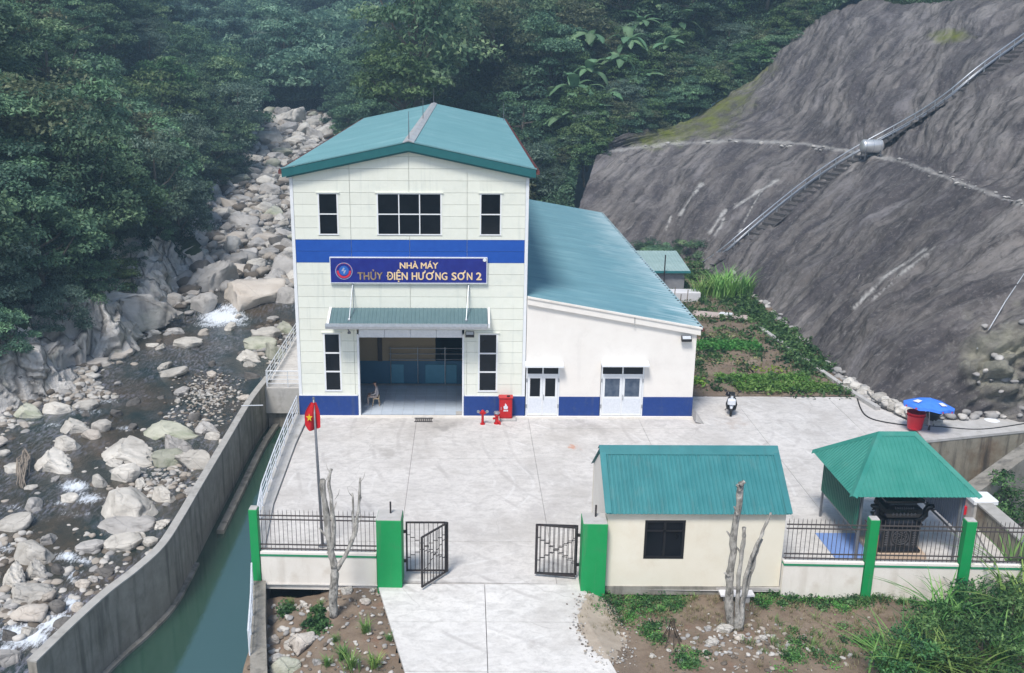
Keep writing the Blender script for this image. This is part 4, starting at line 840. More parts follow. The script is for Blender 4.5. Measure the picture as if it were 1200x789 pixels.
# platform beside the tower
pf = thing('river_platform', 'raised concrete walkway with a stained front beside the tower', 'platform', (-1.6, 4.6, 0))
b_ = MB()
b_.box(-2.85, 4.6, -1.55, -.12, 40, -.02); b_.build('deck', M['kerb'], pf)
MB().box(-2.75, 4.85, -5, -.14, 6, -1.56).build('support_wall', M['concrete_old'], pf)
for k in range(9): MB().box(-2.8, 4.62+k*3.9, -.018, -.14, 4.6+(k+1)*3.9-.02, .02).build('slab', M['concrete'], pf)
MB().box(-3.05, 4.4, -5, -2.88, 6.4, .1).build('end_pier', M['concrete_old'], pf)
def railing(path, label, h=1.0, n_rails=4, posts=None, step=1.5, z=0.):
    P = [np.array(p, float) for p in path]; t = thing('railing', label, 'railing', tuple(P[0]))
    for k in range(n_rails):
        zz = h*(1-k/(n_rails))*1.0; b_ = MB(); b_.tube([tuple(p+[0, 0, zz]) for p in P], .032 if k == 0 else .02, 6); b_.build('rail', M['whitemetal'], t)
    for a, b in zip(P, P[1:]):
        Ln = np.linalg.norm(b-a); n = max(1, int(round(Ln/step)))
        for i in range(n+(1 if b is P[-1] else 0)):
            q = a+(b-a)*i/n; b_ = MB(); b_.tube([tuple(q), tuple(q+[0, 0, h])], .028, 6); b_.build('post', M['whitemetal'], t)
    return t
railing([(-2.72, 4.72, 0.02), (-2.72, 22, 0.02)], 'white pipe railing of the platform on its river side', step=1.3)
railing([(-2.65, 4.68, 0.02), (-.3, 4.68, 0.02)], 'white pipe railing across the near end of the platform', step=1.15)
lw = [(p[0]+.14, p[1], .12) for p in LW]
railing(lw[:-1]+[(.9, -16.2, .12)], 'long white pipe railing along the channel edge of the yard', step=1.4)
railing([(1.1, -17.3, .02), (1.5, -19.3, .02), (1.9, -21.6, .02)], 'white railing on the old wall outside the green corner post', h=.9, step=1.3)

# ------------------------------------------------------------ power house
HE, HR = 13.09, 14.25; GABLE = [(0, HE), (6, HR), (12, HE)]
house = thing('power_house', 'tall pale green panelled power house tower with a blue band and teal roof', 'building', (6, 0, 0))
OPEN = [(1.36, 9.80, 2.42, 12.0), (4.32, 9.80, 7.64, 12.0), (9.52, 9.80, 10.65, 12.0), (1.36, 1.40, 2.32, 4.70), (9.48, 1.40, 10.56, 4.70), (3.15, 0, 8.77, 4.85)]
def sub_rects(r, holes):
    out = [r]
    for h in holes:
        nxt = []
        for a in out:
            if a[2] <= h[0] or a[0] >= h[2] or a[3] <= h[1] or a[1] >= h[3]: nxt.append(a); continue
            if a[0] < h[0]: nxt.append((a[0], a[1], h[0], a[3]))
            if a[2] > h[2]: nxt.append((h[2], a[1], a[2], a[3]))
            x0, x1 = max(a[0], h[0]), min(a[2], h[2])
            if a[1] < h[1]: nxt.append((x0, a[1], x1, h[1]))
            if a[3] > h[3]: nxt.append((x0, h[3], x1, a[3]))
        out = nxt
    return [a for a in out if a[2]-a[0] > .03 and a[3]-a[1] > .03]
cols = [.16, 3.0, 5.98, 8.9, 11.84]; zrow = [1.24+.597*i for i in range(24)]
g = .007
for z0 in zrow:
    z1 = z0+.597; mt = 'blue' if 8.3 < (z0+z1)/2 < 9.65 else 'panel'
    for x0, x1 in zip(cols, cols[1:]):
        for (a, b, c, d) in sub_rects((x0, z0, x1, z1), OPEN):
            poly = [(a+(g*1.6 if a == x0 else 0), b+g), (c-(g*1.6 if c == x1 else 0), b+g), (c-(g*1.6 if c == x1 else 0), d-g), (a+(g*1.6 if a == x0 else 0), d-g)]
            poly = clip_poly(poly, -(HR-HE)/6, 1, HE); poly = clip_poly(poly, (HR-HE)/6, 1, HE+2*(HR-HE))
            if len(poly) >= 3: MB().prism(poly, 0, .06).build('wall_panel', M[mt], house)
b_ = MB()      # backing wall behind the panels, side walls, back
for (a, b, c, d) in sub_rects((0.02, .1, 11.98, HE), OPEN): b_.box(a, .061, b, c, .2, d)
b_.prism([(0.02, HE), (11.98, HE), (6, HR)], .061, .2); b_.box(0, .2, .1, .2, 40, HE); b_.box(11.8, .2, .1, 12, 40, HE)
b_.build('frame_wall', M['panel'], house)
for x in (0, 11.84): MB().box(x, -.03, 1.24, x+.16, .06, HE-.05).build('corner_trim', M['white'], house)
for x0, x1 in ((0, 3.15), (8.77, 12.02)): MB().cbox(x0-.02, -.06, .1, x1, .06, 1.2, .02).build('base_wall', M['navy'], house); 
for x0, x1 in ((0, 3.12), (8.8, 12.0)): MB().box(x0, -.05, 1.2, x1, .06, 1.238).build('sill_trim', M['white'], house)
MB().box(-.08, -.22, 0.005, 12.0, .0, .1).build('plinth', M['plaster_stained'], house)
# window: frame with panes
def window(parent, x0, z0, x1, z1, nx, nz, fr=.06, y=-.0, mat='white', trim=True, depth=.1, gl='glass'):
    w = MB(); w.box(x0, y-.03, z0, x0+fr, y+depth, z1); w.box(x1-fr, y-.03, z0, x1, y+depth, z1); w.box(x0+fr, y-.03, z0, x1-fr, y+depth, z0+fr); w.box(x0+fr, y-.03, z1-fr, x1-fr, y+depth, z1)
    mw = fr*.9; X = np.linspace(x0+fr, x1-fr, nx+1); Z = np.linspace(z0+fr, z1-fr, nz+1)
    for x in X[1:-1]: w.box(x-mw/2, y-.02, z0+fr, x+mw/2, y+depth-.01, z1-fr)
    for i in range(nx):
        for z in Z[1:-1]: w.box(X[i]+(mw/2 if i else 0), y-.018, z-mw/2, X[i+1]-(mw/2 if i < nx-1 else 0), y+depth-.012, z+mw/2)
    o = w.build('window', M[mat], parent)
    for i in range(nx):
        for k in range(nz):
            MB().box(X[i]+mw/2*(i > 0), y+.03, Z[k]+mw/2*(k > 0), X[i+1]-mw/2*(i < nx-1), y+.045, Z[k+1]-mw/2*(k < nz-1)).build('pane', M[gl], o)
    if trim:
        MB().box(x0-.09, y-.075, z1, x1+.09, y+.05, z1+.05).build('frame', M['panel'], o)
        MB().box(x0-.06, y-.02, z0-.02, x0, y+.05, z1).build('side_trim', M['panel'], o); MB().box(x1, y-.02, z0-.02, x1+.06, y+.05, z1).build('side_trim', M['panel'], o)
    return o
window(house, 1.39, 9.83, 2.39, 11.97, 1, 2); window(house, 4.35, 9.83, 7.61, 11.97, 3, 2); window(house, 9.55, 9.83, 10.62, 11.97, 1, 2)
window(house, 1.39, 1.43, 2.29, 4.67, 1, 3, .08); window(house, 9.51, 1.43, 10.53, 4.67, 1, 3, .08)
# gateway: jambs, shutter box, hall
for x in (3.15, 8.67): MB().box(x, -.04, .1, x+.1, .3, 4.6).build('door_jamb', M['white'], house)
for k in range(4): MB().cbox(3.25+k*1.355, .02, 4.42, 3.25+(k+1)*1.355-.01, .3, 4.84, .02).build('shutter_box', M['whitemetal'], house)
hall = MB(); hall.box(.2, .2, .0, 11.8, 9.6, .09); hall.build('hall_floor', M['kerb'], house)
tl = None
for i in range(20):
    for j in range(16):
        x0, y0 = .3+i*.575, .06+j*.595
        if x0+.57 > 11.7 or y0 > 4.7 or (y0 < .3 and not (3.1 < x0 < 8.3)): continue
        if tl is None: tb = MB(); tb.box(0, 0, 0, .565, .585, .02); tl = tb.build('floor_tile', M['tile'], house, local=True); tl.location = (x0-6, y0, .092); continue
        inst(tl, 'floor_tile', house, (x0-6, y0, .092))
MB().box(.2, 9.6, -4, 11.8, 9.75, .0).build('pit_wall', M['concrete_old'], house)
MB().box(.2, 9.75, -4.2, 11.8, 40, -4).build('pit_floor', M['inwall_blue'], house)
for x0, x1 in ((.201, .26), (11.74, 11.799)):
    MB().box(x0, .21, .1, x1, 39.8, 2.2).build('inner_wall', M['inwall_blue'], house); MB().box(x0, .21, 2.2, x1, 39.8, HE-.2).build('inner_wall', M['inwall_cream'], house)
bwz = [(.6, 5., 4.0, 9.2), (6.2, 5., 10.6, 9.2)]
b_ = MB()
for r_ in sub_rects((.2, -4, 11.8, HE), bwz): b_.box(r_[0], 39.8, r_[1], r_[2], 40, r_[3])
b_.prism([(0.02, HE), (11.98, HE), (6, HR)], 39.8, 40); b_.build('back_wall', M['inwall_cream'], house)
M['skyglass'] = pbr('blue_translucent_glazing', (.25, .55, .75), (.22, .5, .7), 2, .3); M['skyglass'].node_tree.nodes['Principled BSDF'].inputs['Transmission Weight'].default_value = 1.; M['skyglass'].node_tree.nodes['Principled BSDF'].inputs['IOR'].default_value = 1.02
for r_ in bwz:
    n_ = 3 if r_[2]-r_[0] < 4 else 4
    for k in range(n_): w_ = (r_[2]-r_[0])/n_; MB().box(r_[0]+k*w_+.04, 39.85, r_[1], r_[0]+(k+1)*w_-.04, 39.88, r_[3]).build('back_window', M['skyglass'], house)
MB().box(.3, 20, -3.9, 6.5, 20.4, .6).build('inner_partition', M['inwall_cream'], house)
MB().box(7.2, 14, -3.9, 11, 18, -.6).build('turbine_plinth', M['inwall_blue'], house)
MB().box(.27, 5.2, .1, 11.73, 5.35, 1.5).build('partition_base', M['inwall_blue'], house); MB().box(.27, 5.2, 1.501, 7.1, 5.35, 3.6).build('partition_wall', M['inwall_cream'], house)
M['reflection_blue'] = pbr('wall_reflection_paint', (.07, .25, .36), (.09, .29, .41), 3, .35)
for x0, x1 in ((4.45, 5.25), (6.5, 8.35)): MB().cbox(x0, 5.15, .16, x1, 5.199, 1.3, .015).build('painted_reflection', M['reflection_blue'], house)  # pale reflections on the glossy wainscot, modelled as thin lighter blue plates
MB().box(3.75, 5.08, 1.501, 4.0, 5.199, 4.4).build('column', M['steel'], house)
t = thing('guard_rail', 'dim steel guard rail above the blue partition inside the hall', 'railing', (.4, 4.9, .1))
for k in range(3): b_ = MB(); b_.tube([(4.4, 5.0, 1.65+.34*k), (11.6, 5.0, 1.65+.34*k)], .025, 6); b_.build('rail', M['galv'], t)
for i in range(5): b_ = MB(); b_.tube([(4.5+i*1.58, 5.0, .1), (4.5+i*1.58, 5.0, 2.4)], .028, 6); b_.build('post', M['galv'], t)
# roof of the tower: ribbed sheets down each side
def rib_sheet(w, Ln, thick=.006, pitch=.25, h=.03, step=None, profile='trap'):
    """sheet in local coordinates: x along the eave 0..w, y down the slope 0..Ln, z up"""
    xs_ = []; n = max(1, int(round(w/pitch)))
    p = w/n
    for k in range(n):
        for a, b in (((0, 0), (.30, 0), (.40, 1), (.60, 1), (.70, 0)) if profile == 'trap' else ((0, 0), (.25, .6), (.5, 1), (.75, .6))): xs_.append((k*p+a*p, b*h))
    xs_.append((w, 0)); nn = len(xs_); vs = []
    for y in (0, Ln): vs += [(x, y, z) for x, z in xs_]
    for y in (0, Ln): vs += [(x, y, z-thick) for x, z in xs_]
    fs = [(i, i+1, nn+i+1, nn+i) for i in range(nn-1)]+[(2*nn+i+1, 2*nn+i, 3*nn+i, 3*nn+i+1) for i in range(nn-1)]
    fs += [(i+1, i, 2*nn+i, 2*nn+i+1) for i in range(nn-1)]+[(nn+i, nn+i+1, 3*nn+i+1, 3*nn+i) for i in range(nn-1)]
    return vs, fs
def place_sheets(parent, name, mat, O, ex, ey, W_, Ln, n, **kw):
    """n sheets side by side from O along ex, each running down ey"""
    O, ex, ey = np.array(O, float), np.array(ex, float), np.array(ey, float); ex /= np.linalg.norm(ex); ey /= np.linalg.norm(ey); ez = np.cross(ex, ey)
    if ez[2] < 0: flip = True; ez = -ez
    else: flip = False
    w = W_/n; vs, fs = rib_sheet(w-.004, Ln, **kw)
    V = [ex*v[0]+ey*v[1]+ez*v[2] for v in vs]; fs = [f[::-1] for f in fs] if flip else fs
    b_ = MB(); b_.add(V, fs); first = b_.build(name, mat, parent, local=True); off = WORLD.get(parent, np.zeros(3))
    first.location = O-off
    for k in range(1, n): inst(first, name, parent, tuple(O-off+ex*w*k+ez*(.002 if k % 2 else 0)))
    return first
sl = (HR+.22-HE-.12)/6.0
for sgn in (-1, 1):
    O = (6, -.3, HR+.27); ey = (sgn*1., 0, -sl); Ln = 6.28*sqrt(1+sl*sl)
    place_sheets(house, 'roof_sheet', M['roof_tower'], O, (0, 1, 0), ey, 40.6, Ln, 28, pitch=.36, h=.018)
    zt = HR+.27
    # fascia on the gable edge
    b_ = MB(); b_.prism([(6, zt-.02), (6+sgn*6.3, zt-sl*6.3-.02), (6+sgn*6.3, zt-sl*6.3-.42), (6, zt-.42)][::sgn], -.36, -.29); b_.build('fascia', M['teal_fascia'], house)
    b_ = MB(); b_.prism([(6, zt+.055), (6+sgn*6.34, zt-sl*6.34+.055), (6+sgn*6.34, zt-sl*6.34-.0), (6, zt)][::sgn], -.38, -.12); b_.build('edge_flashing', M['roof_tower'], house)
    b_ = MB(); b_.prism([(6, zt-.44), (6+sgn*6.1, zt-sl*6.1-.44), (6+sgn*6.1, zt-sl*6.1-.50), (6, zt-.5)][::sgn], -.29, .02); b_.build('soffit', M['teal_fascia'], house)
    xg = 6+sgn*6.32
    b_ = MB(); b_.box(min(xg, xg+sgn*.16), -.3, zt-sl*6.3-.26, max(xg, xg+sgn*.16), 40.3, zt-sl*6.3-.08); b_.build('gutter', M['tile_red'], house)
    if True:
        e = MB(); e.box(0, 0, 0, .13, .16, .06); first = e.build('gutter_bracket', M['tile_red'], house, local=True); first.location = (xg-6-(0 if sgn > 0 else .13), -.2, zt-sl*6.3-.07)
        for k in range(1, 66): inst(first, 'gutter_bracket', house, (xg-6-(0 if sgn > 0 else .13), -.2+k*.62, zt-sl*6.3-.07))
for k in range(9):
    b_ = MB(); y0 = -.4+k*4.54; b_.prism([(5.72, HR+.23), (5.72, HR+.27), (6, HR+.36), (6.28, HR+.27), (6.28, HR+.23), (6, HR+.31)], y0, y0+4.52); b_.build('ridge_cap', M['ridge'], house)
for i, (x, y, Y) in enumerate([(479.5, 163, .2), (493.3, 143, 17), (507.5, 122, 39.5)]):
    b_ = MB(); b_.tube([(6, Y, HR+.3), (6, Y, HR+.3+(1.4 if i < 2 else 1.3))], [.03, .012], 5); b_.build('lightning_rod', M['pole'], house)
b_ = MB(); b_.tube([(12.1, 37, HE-.1), (12.1, 37, HE+1.7)], [.035, .015], 5); b_.build('lightning_rod', M['pole'], house)

# canopy over the gateway
cn = thing('entrance_canopy', 'sloping slate teal canopy with a silver gutter over the wide gateway', 'canopy', (6, 0, 5.5))
place_sheets(cn, 'canopy_sheet', M['canopy'], (1.92, -.02, 6.02), (1, 0, 0), (0, -1.2, -.52), 8.04, 1.31, 8, pitch=.2, h=.02)
for k in range(6):
    x0 = 1.72+k*1.37; b_ = MB(); b_.prism([(-1.24, 5.52), (-1.40, 5.52), (-1.42, 5.40), (-1.38, 5.26), (-1.24, 5.24)], x0, x0+1.365, axis='x'); b_.build('gutter', M['galv'], cn)
for x0, x1 in ((1.72, 1.92), (9.96, 10.06)):
    b_ = MB(); b_.add([(1.9 if x0 < 5 else 9.97, -.02, 6.03), (x0, -1.24, 5.5), (x1, -1.24, 5.5), (1.95 if x0 < 5 else 10.0, -.02, 6.0)], [(0, 1, 2, 3), (3, 2, 1, 0)]); 
    b_ = MB(); xa, xb = (1.78, 1.9) if x0 < 5 else (9.98, 10.08); b_.prism([(-.02, 6.06), (-1.26, 5.54), (-1.26, 5.3), (-.02, 5.3)], xa, xb, axis='x'); b_.build('side_flashing', M['white'], cn)
MB().box(1.95, -1.2, 5.25, 9.95, -.03, 5.29).build('ceiling_board', M['whitemetal'], cn)
for x in (2.95, 8.92):
    b_ = MB(); b_.tube([(x-.05, -.95, 5.66), (x+.08, -.03, 7.35)], .028, 6); b_.build('hanger_rod', M['galv'], cn)
    b_ = MB(); b_.tube([(x+.12, -.35, 5.9), (x+.1, -.03, 7.3)], .016, 5); b_.build('hanger_rod', M['galv'], cn)
    b_ = MB(); b_.cbox(x-.12, -1.03, 5.60, x+.02, -.88, 5.70, .02); b_.build('bracket', M['galv'], cn)
# sign board with lettering and emblem
sg = thing('sign_board', 'wide dark blue sign board with gold lettering and a round emblem above the canopy', 'sign', (5.9, -.1, 8))
MB().cbox(1.93, -.16, 7.40, 9.90, -.03, 8.68, .012).build('board', M['navysign'], sg)
b_ = MB(); b_.box(1.89, -.17, 7.36, 9.94, -.02, 7.40); b_.box(1.89, -.17, 8.68, 9.94, -.02, 8.72); b_.box(1.89, -.17, 7.4, 1.93, -.02, 8.68); b_.box(9.90, -.17, 7.4, 9.94, -.02, 8.68); b_.build('frame', M['whitemetal'], sg)
def text(body, x0, x1, z, h, mat, y=-.165, parent=sg, name='lettering'):
    c = bpy.data.curves.new('lettering', 'FONT'); c.body = body; c.extrude = .02; c.resolution_u = 3
    o = bpy.data.objects.new('lettering', c); C.objects.link(o); bpy.context.view_layer.update(); dg = bpy.context.evaluated_depsgraph_get()
    me = bpy.data.meshes.new_from_object(o.evaluated_get(dg)); co = np.zeros(len(me.vertices)*3); me.vertices.foreach_get('co', co); co = co.reshape(-1, 3)
    bpy.data.objects.remove(o); w0, w1 = co[:, 0].min(), co[:, 0].max()
    cap = .729; off = WORLD[parent]; V = np.empty_like(co); V[:, 0] = x0+(co[:, 0]-w0)/(w1-w0)*(x1-x0); V[:, 1] = y-co[:, 2]; V[:, 2] = z+co[:, 1]/cap*h
    V -= off; fc = [tuple(p.vertices) for p in me.polygons]; st_ = (x1-x0)/(w1-w0)*.028
    mb = MB()
    for q_, (dx, dz) in enumerate(((0, 0), (-1, 0), (1, 0), (0, -.6), (0, .6))): mb.add(V+np.array([dx*st_, -.0015*q_, dz*st_]), fc)
    return mb.build(name, mat, parent, local=True)
def sx(px): return float(yp(px, 316, -.16)[0])
text('NHÀ MÁY', sx(468.8), sx(513.3), 8.15, .32, M['gold'])
text('THỦY', sx(419), sx(448), 7.56, .40, M['golddark']); text('ĐIỆN', sx(453.3), sx(477.5), 7.56, .40, M['gold']); 
for ch_, a_, b_x in (('H', 482.7, 488.8), ('U', 490.3, 496.3), ('O', 499.3, 507.3), ('N', 510.4, 516.2), ('G', 517.6, 524), ('S', 529.5, 534.8), ('O', 536.3, 544.1), ('N', 547.3, 553.4)): text(ch_, sx(a_), sx(b_x), 7.56, .40, M['gold'])
for hx_ in (496.3, 506.4, 543.2):
    x_ = sx(hx_); b_ = MB(); b_.prism([(x_-.045, 7.90), (x_+.03, 7.88), (x_+.10, 7.95), (x_+.11, 8.04), (x_+.06, 8.05), (x_+.04, 7.97), (x_-.03, 7.955)], -.186, -.158); b_.build('lettering', M['gold'], sg)
text('2', sx(558.3), sx(564.2), 7.56, .40, M['gold'])
ec = (sx(403), 0, 8.0)
def disc(r, y, mat, n=40, a0=0, a1=2*pi, cx=ec[0], cz=ec[2], nm='emblem'):
    p = [(cx+r*cos(a0+(a1-a0)*k/n), cz+r*sin(a0+(a1-a0)*k/n)) for k in range(n if a1-a0 > 6.2 else n+1)]
    MB().prism(p, y, y+.012).build(nm, M[mat], sg)
disc(.44, -.175, 'emblem_grey'); disc(.405, -.180, 'navysign'); disc(.37, -.185, 'emblem_red', a0=pi*.98, a1=pi*2.02); disc(.37, -.187, 'navysign', a0=.04*pi, a1=.96*pi); disc(.26, -.192, 'navysign'); disc(.25, -.196, 'emblem_blue', cz=ec[2]+.03)
b_ = MB(); cx, cz = ec[0], ec[2]+.03
b_.prism([(cx-.13, cz-.02), (cx-.02, cz+.16), (cx+.05, cz+.12), (cx-.02, cz+.0), (cx+.12, cz+.03), (cx+.02, cz-.17), (cx-.04, cz-.12), (cx+.02, cz-.04)], -.20, -.19); b_.build('emblem', M['emblem_grey'], sg)
b_ = MB()
for k in range(30):
    a = pi*.08+k*(pi*.84)/29; 
    if k % 4 == 3: continue
    q = (ec[0]+.405*cos(a), ec[2]+.405*sin(a)); b_.box(q[0]-.012, -.182, q[1]-.016, q[0]+.012, -.17, q[1]+.016)
b_.build('emblem', M['emblem_red'], sg)
b_ = MB(); b_.lathe([(.09, -.19), (.06, -.15)], (9.80, 0, 8.60), 12, axis='y'); b_.build('spotlight', M['white'], sg)
# flood lights
def flood(x, z, label, y=-.05, w=.5, h=.36):
    t = thing('floodlight', label, 'floodlight', (x, y, z)); b_ = MB(); b_.prism([(y-.30, z+.02), (y-.12, z+h*.55), (y-.03, z+h*.5), (y-.05, z-.06), (y-.24, z-.1)], x-w/2, x+w/2, axis='x'); b_.build('housing', M['blackplastic'], t)
    b_ = MB(); b_.add([(x-w*.42, y-.285, z+.06), (x+w*.42, y-.285, z+.06), (x+w*.42, y-.135, z+h*.52), (x-w*.42, y-.135, z+h*.52), (x-w*.42, y-.30, z+.065), (x+w*.42, y-.30, z+.065), (x+w*.42, y-.15, z+h*.54), (x-w*.42, y-.15, z+h*.54)], [(4, 5, 6, 7), (0, 1, 5, 4), (2, 3, 7, 6), (0, 4, 7, 3), (1, 2, 6, 5), (3, 2, 1, 0)]); b_.build('lamp_glass', M['lamp_glass'], t)
    b_ = MB(); b_.tube([(x, y-.04, z+.1), (x, y+.07, z+.1)], .03, 6); b_.build('bracket', M['blackplastic'], t)
flood(9.06, 4.62, 'black floodlight under the right end of the entrance canopy', w=.46, h=.34); flood(20.35, 4.42, 'black floodlight on the white annex wall near its right corner', w=.52, h=.36)
t = thing('wall_lamp', 'small grey lamp under the left end of the entrance canopy', 'lamp', (2.72, -.1, 4.95)); b_ = MB(); b_.tube([(2.72, 0, 4.95), (2.72, -.22, 4.95), (2.78, -.3, 4.84)], .03, 6); b_.build('arm', M['pole'], t); b_ = MB(); b_.lathe([(.03, .05), (.09, -.03), (.09, -.1)], (2.8, -.32, 4.82), 10); b_.build('lamp_head', M['pole'], t)

# annex
ax = thing('annex', 'white single storey annex with a blue base and sloping blue green roof', 'building', (16.5, 0, 0))
AX = 20.93; ZL, ZRt = 6.42, 4.82
def ztop(x): return ZL+(ZRt-ZL)*(x-12)/(AX-12)
dh = [(12.03, .1, 13.82, 2.86), (16.0, .1, 18.30, 2.92)]
b_ = MB()
for r_ in sub_rects((12.03, .1, AX, ZRt), dh): b_.box(r_[0], .0, r_[1], r_[2], .2, r_[3])
b_.prism([(12.03, ZRt), (AX, ZRt), (12.03, ZL)], 0, .2); b_.box(AX-.2, .2, .1, AX, 38.3, ZRt); b_.box(12.03, 38.1, .1, AX-.2, 38.3, ZRt); b_.build('wall', M['plaster'], ax)
for x0, x1 in ((13.82, 16.0), (18.30, AX)): MB().box(x0, -.03, .1, x1, 0, 1.17).build('base_wall', M['navy'], ax)
MB().box(AX, -.02, .1, AX+.03, 38, 1.17).build('base_wall', M['navy'], ax)
MB().box(12.0, -.22, .005, AX+.12, -.031, .1).build('plinth', M['plaster_stained'], ax)
b_ = MB(); b_.prism([(12.03, ZL+.18), (AX+.16, ztop(AX+.16)+.18), (AX+.16, ztop(AX+.16)-.16), (12.03, ZL-.16)], -.16, -.01); b_.build('fascia', M['plaster'], ax)
b_ = MB(); b_.prism([(12.03, ZL+.26), (AX+.22, ztop(AX+.22)+.26), (AX+.22, ztop(AX+.22)+.185), (12.03, ZL+.185)], -.22, -.01); b_.build('coping', M['plaster_stained'], ax)
MB().box(20.0-2.42, -.19, 5.15, 20.0-2.36, -.161, 5.62).build('wall_pipe', M['kerb'], ax)
asl = (ZL-ZRt)/(AX-12)
def fade_edge(m, x0, x1, col):          # paint bleached by weather toward the eave
    n = m.node_tree.nodes; l = m.node_tree.links; b = n['Principled BSDF']; tc = n.new('ShaderNodeTexCoord'); sp = n.new('ShaderNodeSeparateXYZ'); l.new(tc.outputs['Object'], sp.inputs[0])
    mp = n.new('ShaderNodeMapping'); mp.inputs['Scale'].default_value = (.35, 2.2, 1); l.new(tc.outputs['Object'], mp.inputs[0]); oi = n.new('ShaderNodeObjectInfo'); vm = n.new('ShaderNodeVectorMath'); vm.operation = 'ADD'; l.new(mp.outputs[0], vm.inputs[0]); l.new(oi.outputs['Location'], vm.inputs[1])
    nz = n.new('ShaderNodeTexNoise'); nz.inputs['Scale'].default_value = 1.3; nz.inputs['Detail'].default_value = 7; l.new(vm.outputs[0], nz.inputs['Vector'])
    r = n.new('ShaderNodeMapRange'); r.inputs[1].default_value = x0; r.inputs[2].default_value = x1; l.new(sp.outputs[0], r.inputs[0]); a = n.new('ShaderNodeMath'); a.operation = 'MULTIPLY_ADD'; a.inputs[1].default_value = 1.5; l.new(nz.outputs['Fac'], a.inputs[0]); a.inputs[2].default_value = -1.15
    s2 = n.new('ShaderNodeMath'); s2.operation = 'ADD'; s2.use_clamp = True; l.new(a.outputs[0], s2.inputs[0]); l.new(r.outputs[0], s2.inputs[1]); src = b.inputs['Base Color'].links[0].from_socket
    mx = n.new('ShaderNodeMix'); mx.data_type = 'RGBA'; l.new(s2.outputs[0], mx.inputs[0]); l.new(src, mx.inputs[6]); mx.inputs[7].default_value = L(col); l.new(mx.outputs[2], b.inputs['Base Color'])
fade_edge(M['roof_annex'], 4.5, 10.2, (.50, .60, .63))
place_sheets(ax, 'roof_sheet', M['roof_annex'], (12.02, -.0, ZL+.24), (0, 1, 0), (1, 0, -asl), 38.6, 9.22*sqrt(1+asl*asl), 36, pitch=.27, h=.03)
b_ = MB(); b_.box(AX+.2, -.1, ztop(AX+.2)+.05, AX+.34, 38.6, ztop(AX+.2)+.21); b_.build('gutter', M['tile_red'], ax)
e = MB(); e.box(0, 0, 0, .1, .14, .07); first = e.build('gutter_bracket', M['rubber'], ax, local=True); first.location = (AX+.12-16.5, 0, ztop(AX+.2)+.22)
for k in range(1, 62): inst(first, 'gutter_bracket', ax, (AX+.12-16.5, k*.62, ztop(AX+.2)+.22))
def ddoor(x0, x1, z1, parent, gl='glass', rooms=False):
    f = .07; zt = 2.34; d = MB(); d.box(x0, -.03, .1, x0+f, .08, z1); d.box(x1-f, -.03, .1, x1, .08, z1); d.box(x0+f, -.03, z1-f, x1-f, .08, z1); d.box(x0+f, -.03, zt, x1-f, .08, zt+.11)
    xm = (x0+x1)/2; d.box(xm-.035, -.025, zt+.11, xm+.035, .07, z1-f); o = d.build('door_frame', M['white'], parent)
    for a, b in ((x0+f, xm-.035), (xm+.035, x1-f)): MB().box(a, .02, zt+.11, b, .03, z1-f).build('transom_pane', M['glass'], o)
    for k, (a, b) in enumerate(((x0+f+.01, xm-.004), (xm+.004, x1-f-.01))):
        lf = MB(); sx_ = .13; lf.box(a, -.01, .11, b, .04, 1.18); lf.box(a, -.01, 1.18, a+sx_, .04, zt-.01); lf.box(b-sx_, -.01, 1.18, b, .04, zt-.01); lf.box(a+sx_, -.01, zt-.14, b-sx_, .04, zt-.01)
        lo = lf.build('door_leaf', M['white'], parent)
        MB().box(a+sx_, .01, 1.18, b-sx_, .02, zt-.14).build('pane', M[gl], lo)
        if k == 1: hb = MB(); hb.box(a+.03, -.06, 1.0, a+.07, -.012, 1.3); hb.build('handle', M['galv'], lo)
        hx = x0+.02 if k == 0 else x1-.05
        for hz in (.55, 2.0): MB().box(hx-.02, -.05, hz, hx+.05, -.031, hz+.2).build('hinge', M['galv'], lo)
        MB().box(a+.06, -.016, .25, b-.06, -.0105, 1.08).build('lower_panel', M['whitemetal'], lo)
M['seeglass'] = pbr('half_clear_glass', (.05, .075, .12), (.11, .14, .19), 3.2, .06, detail=1)
ddoor(12.06, 13.82, 2.86, ax); ddoor(16.03, 18.29, 2.92, ax, gl='seeglass')
for x0, x1, z in ((11.98, 13.98, 2.95), (15.98, 18.45, 3.0)):
    b_ = MB(); b_.prism([(-.02, z+.2), (-.52, z+.1), (-.52, z-.0), (-.02, z+.02)], x0, x1, axis='x'); b_.build('door_awning', M['white'], ax)
MB().cbox(16.95, -.12, 2.86, 17.35, -.03, 2.98, .02).build('door_closer', M['steel'], ax)
b_ = MB(); b_.prism([(AX+.04, .1), (AX+.04, .6), (AX+.5, .0), (AX+.45, -.0)], -.9, -.02); tag(b_.build('ramp_block', M['kerb']), 'small concrete wedge at the foot of the annex right corner', 'concrete block')
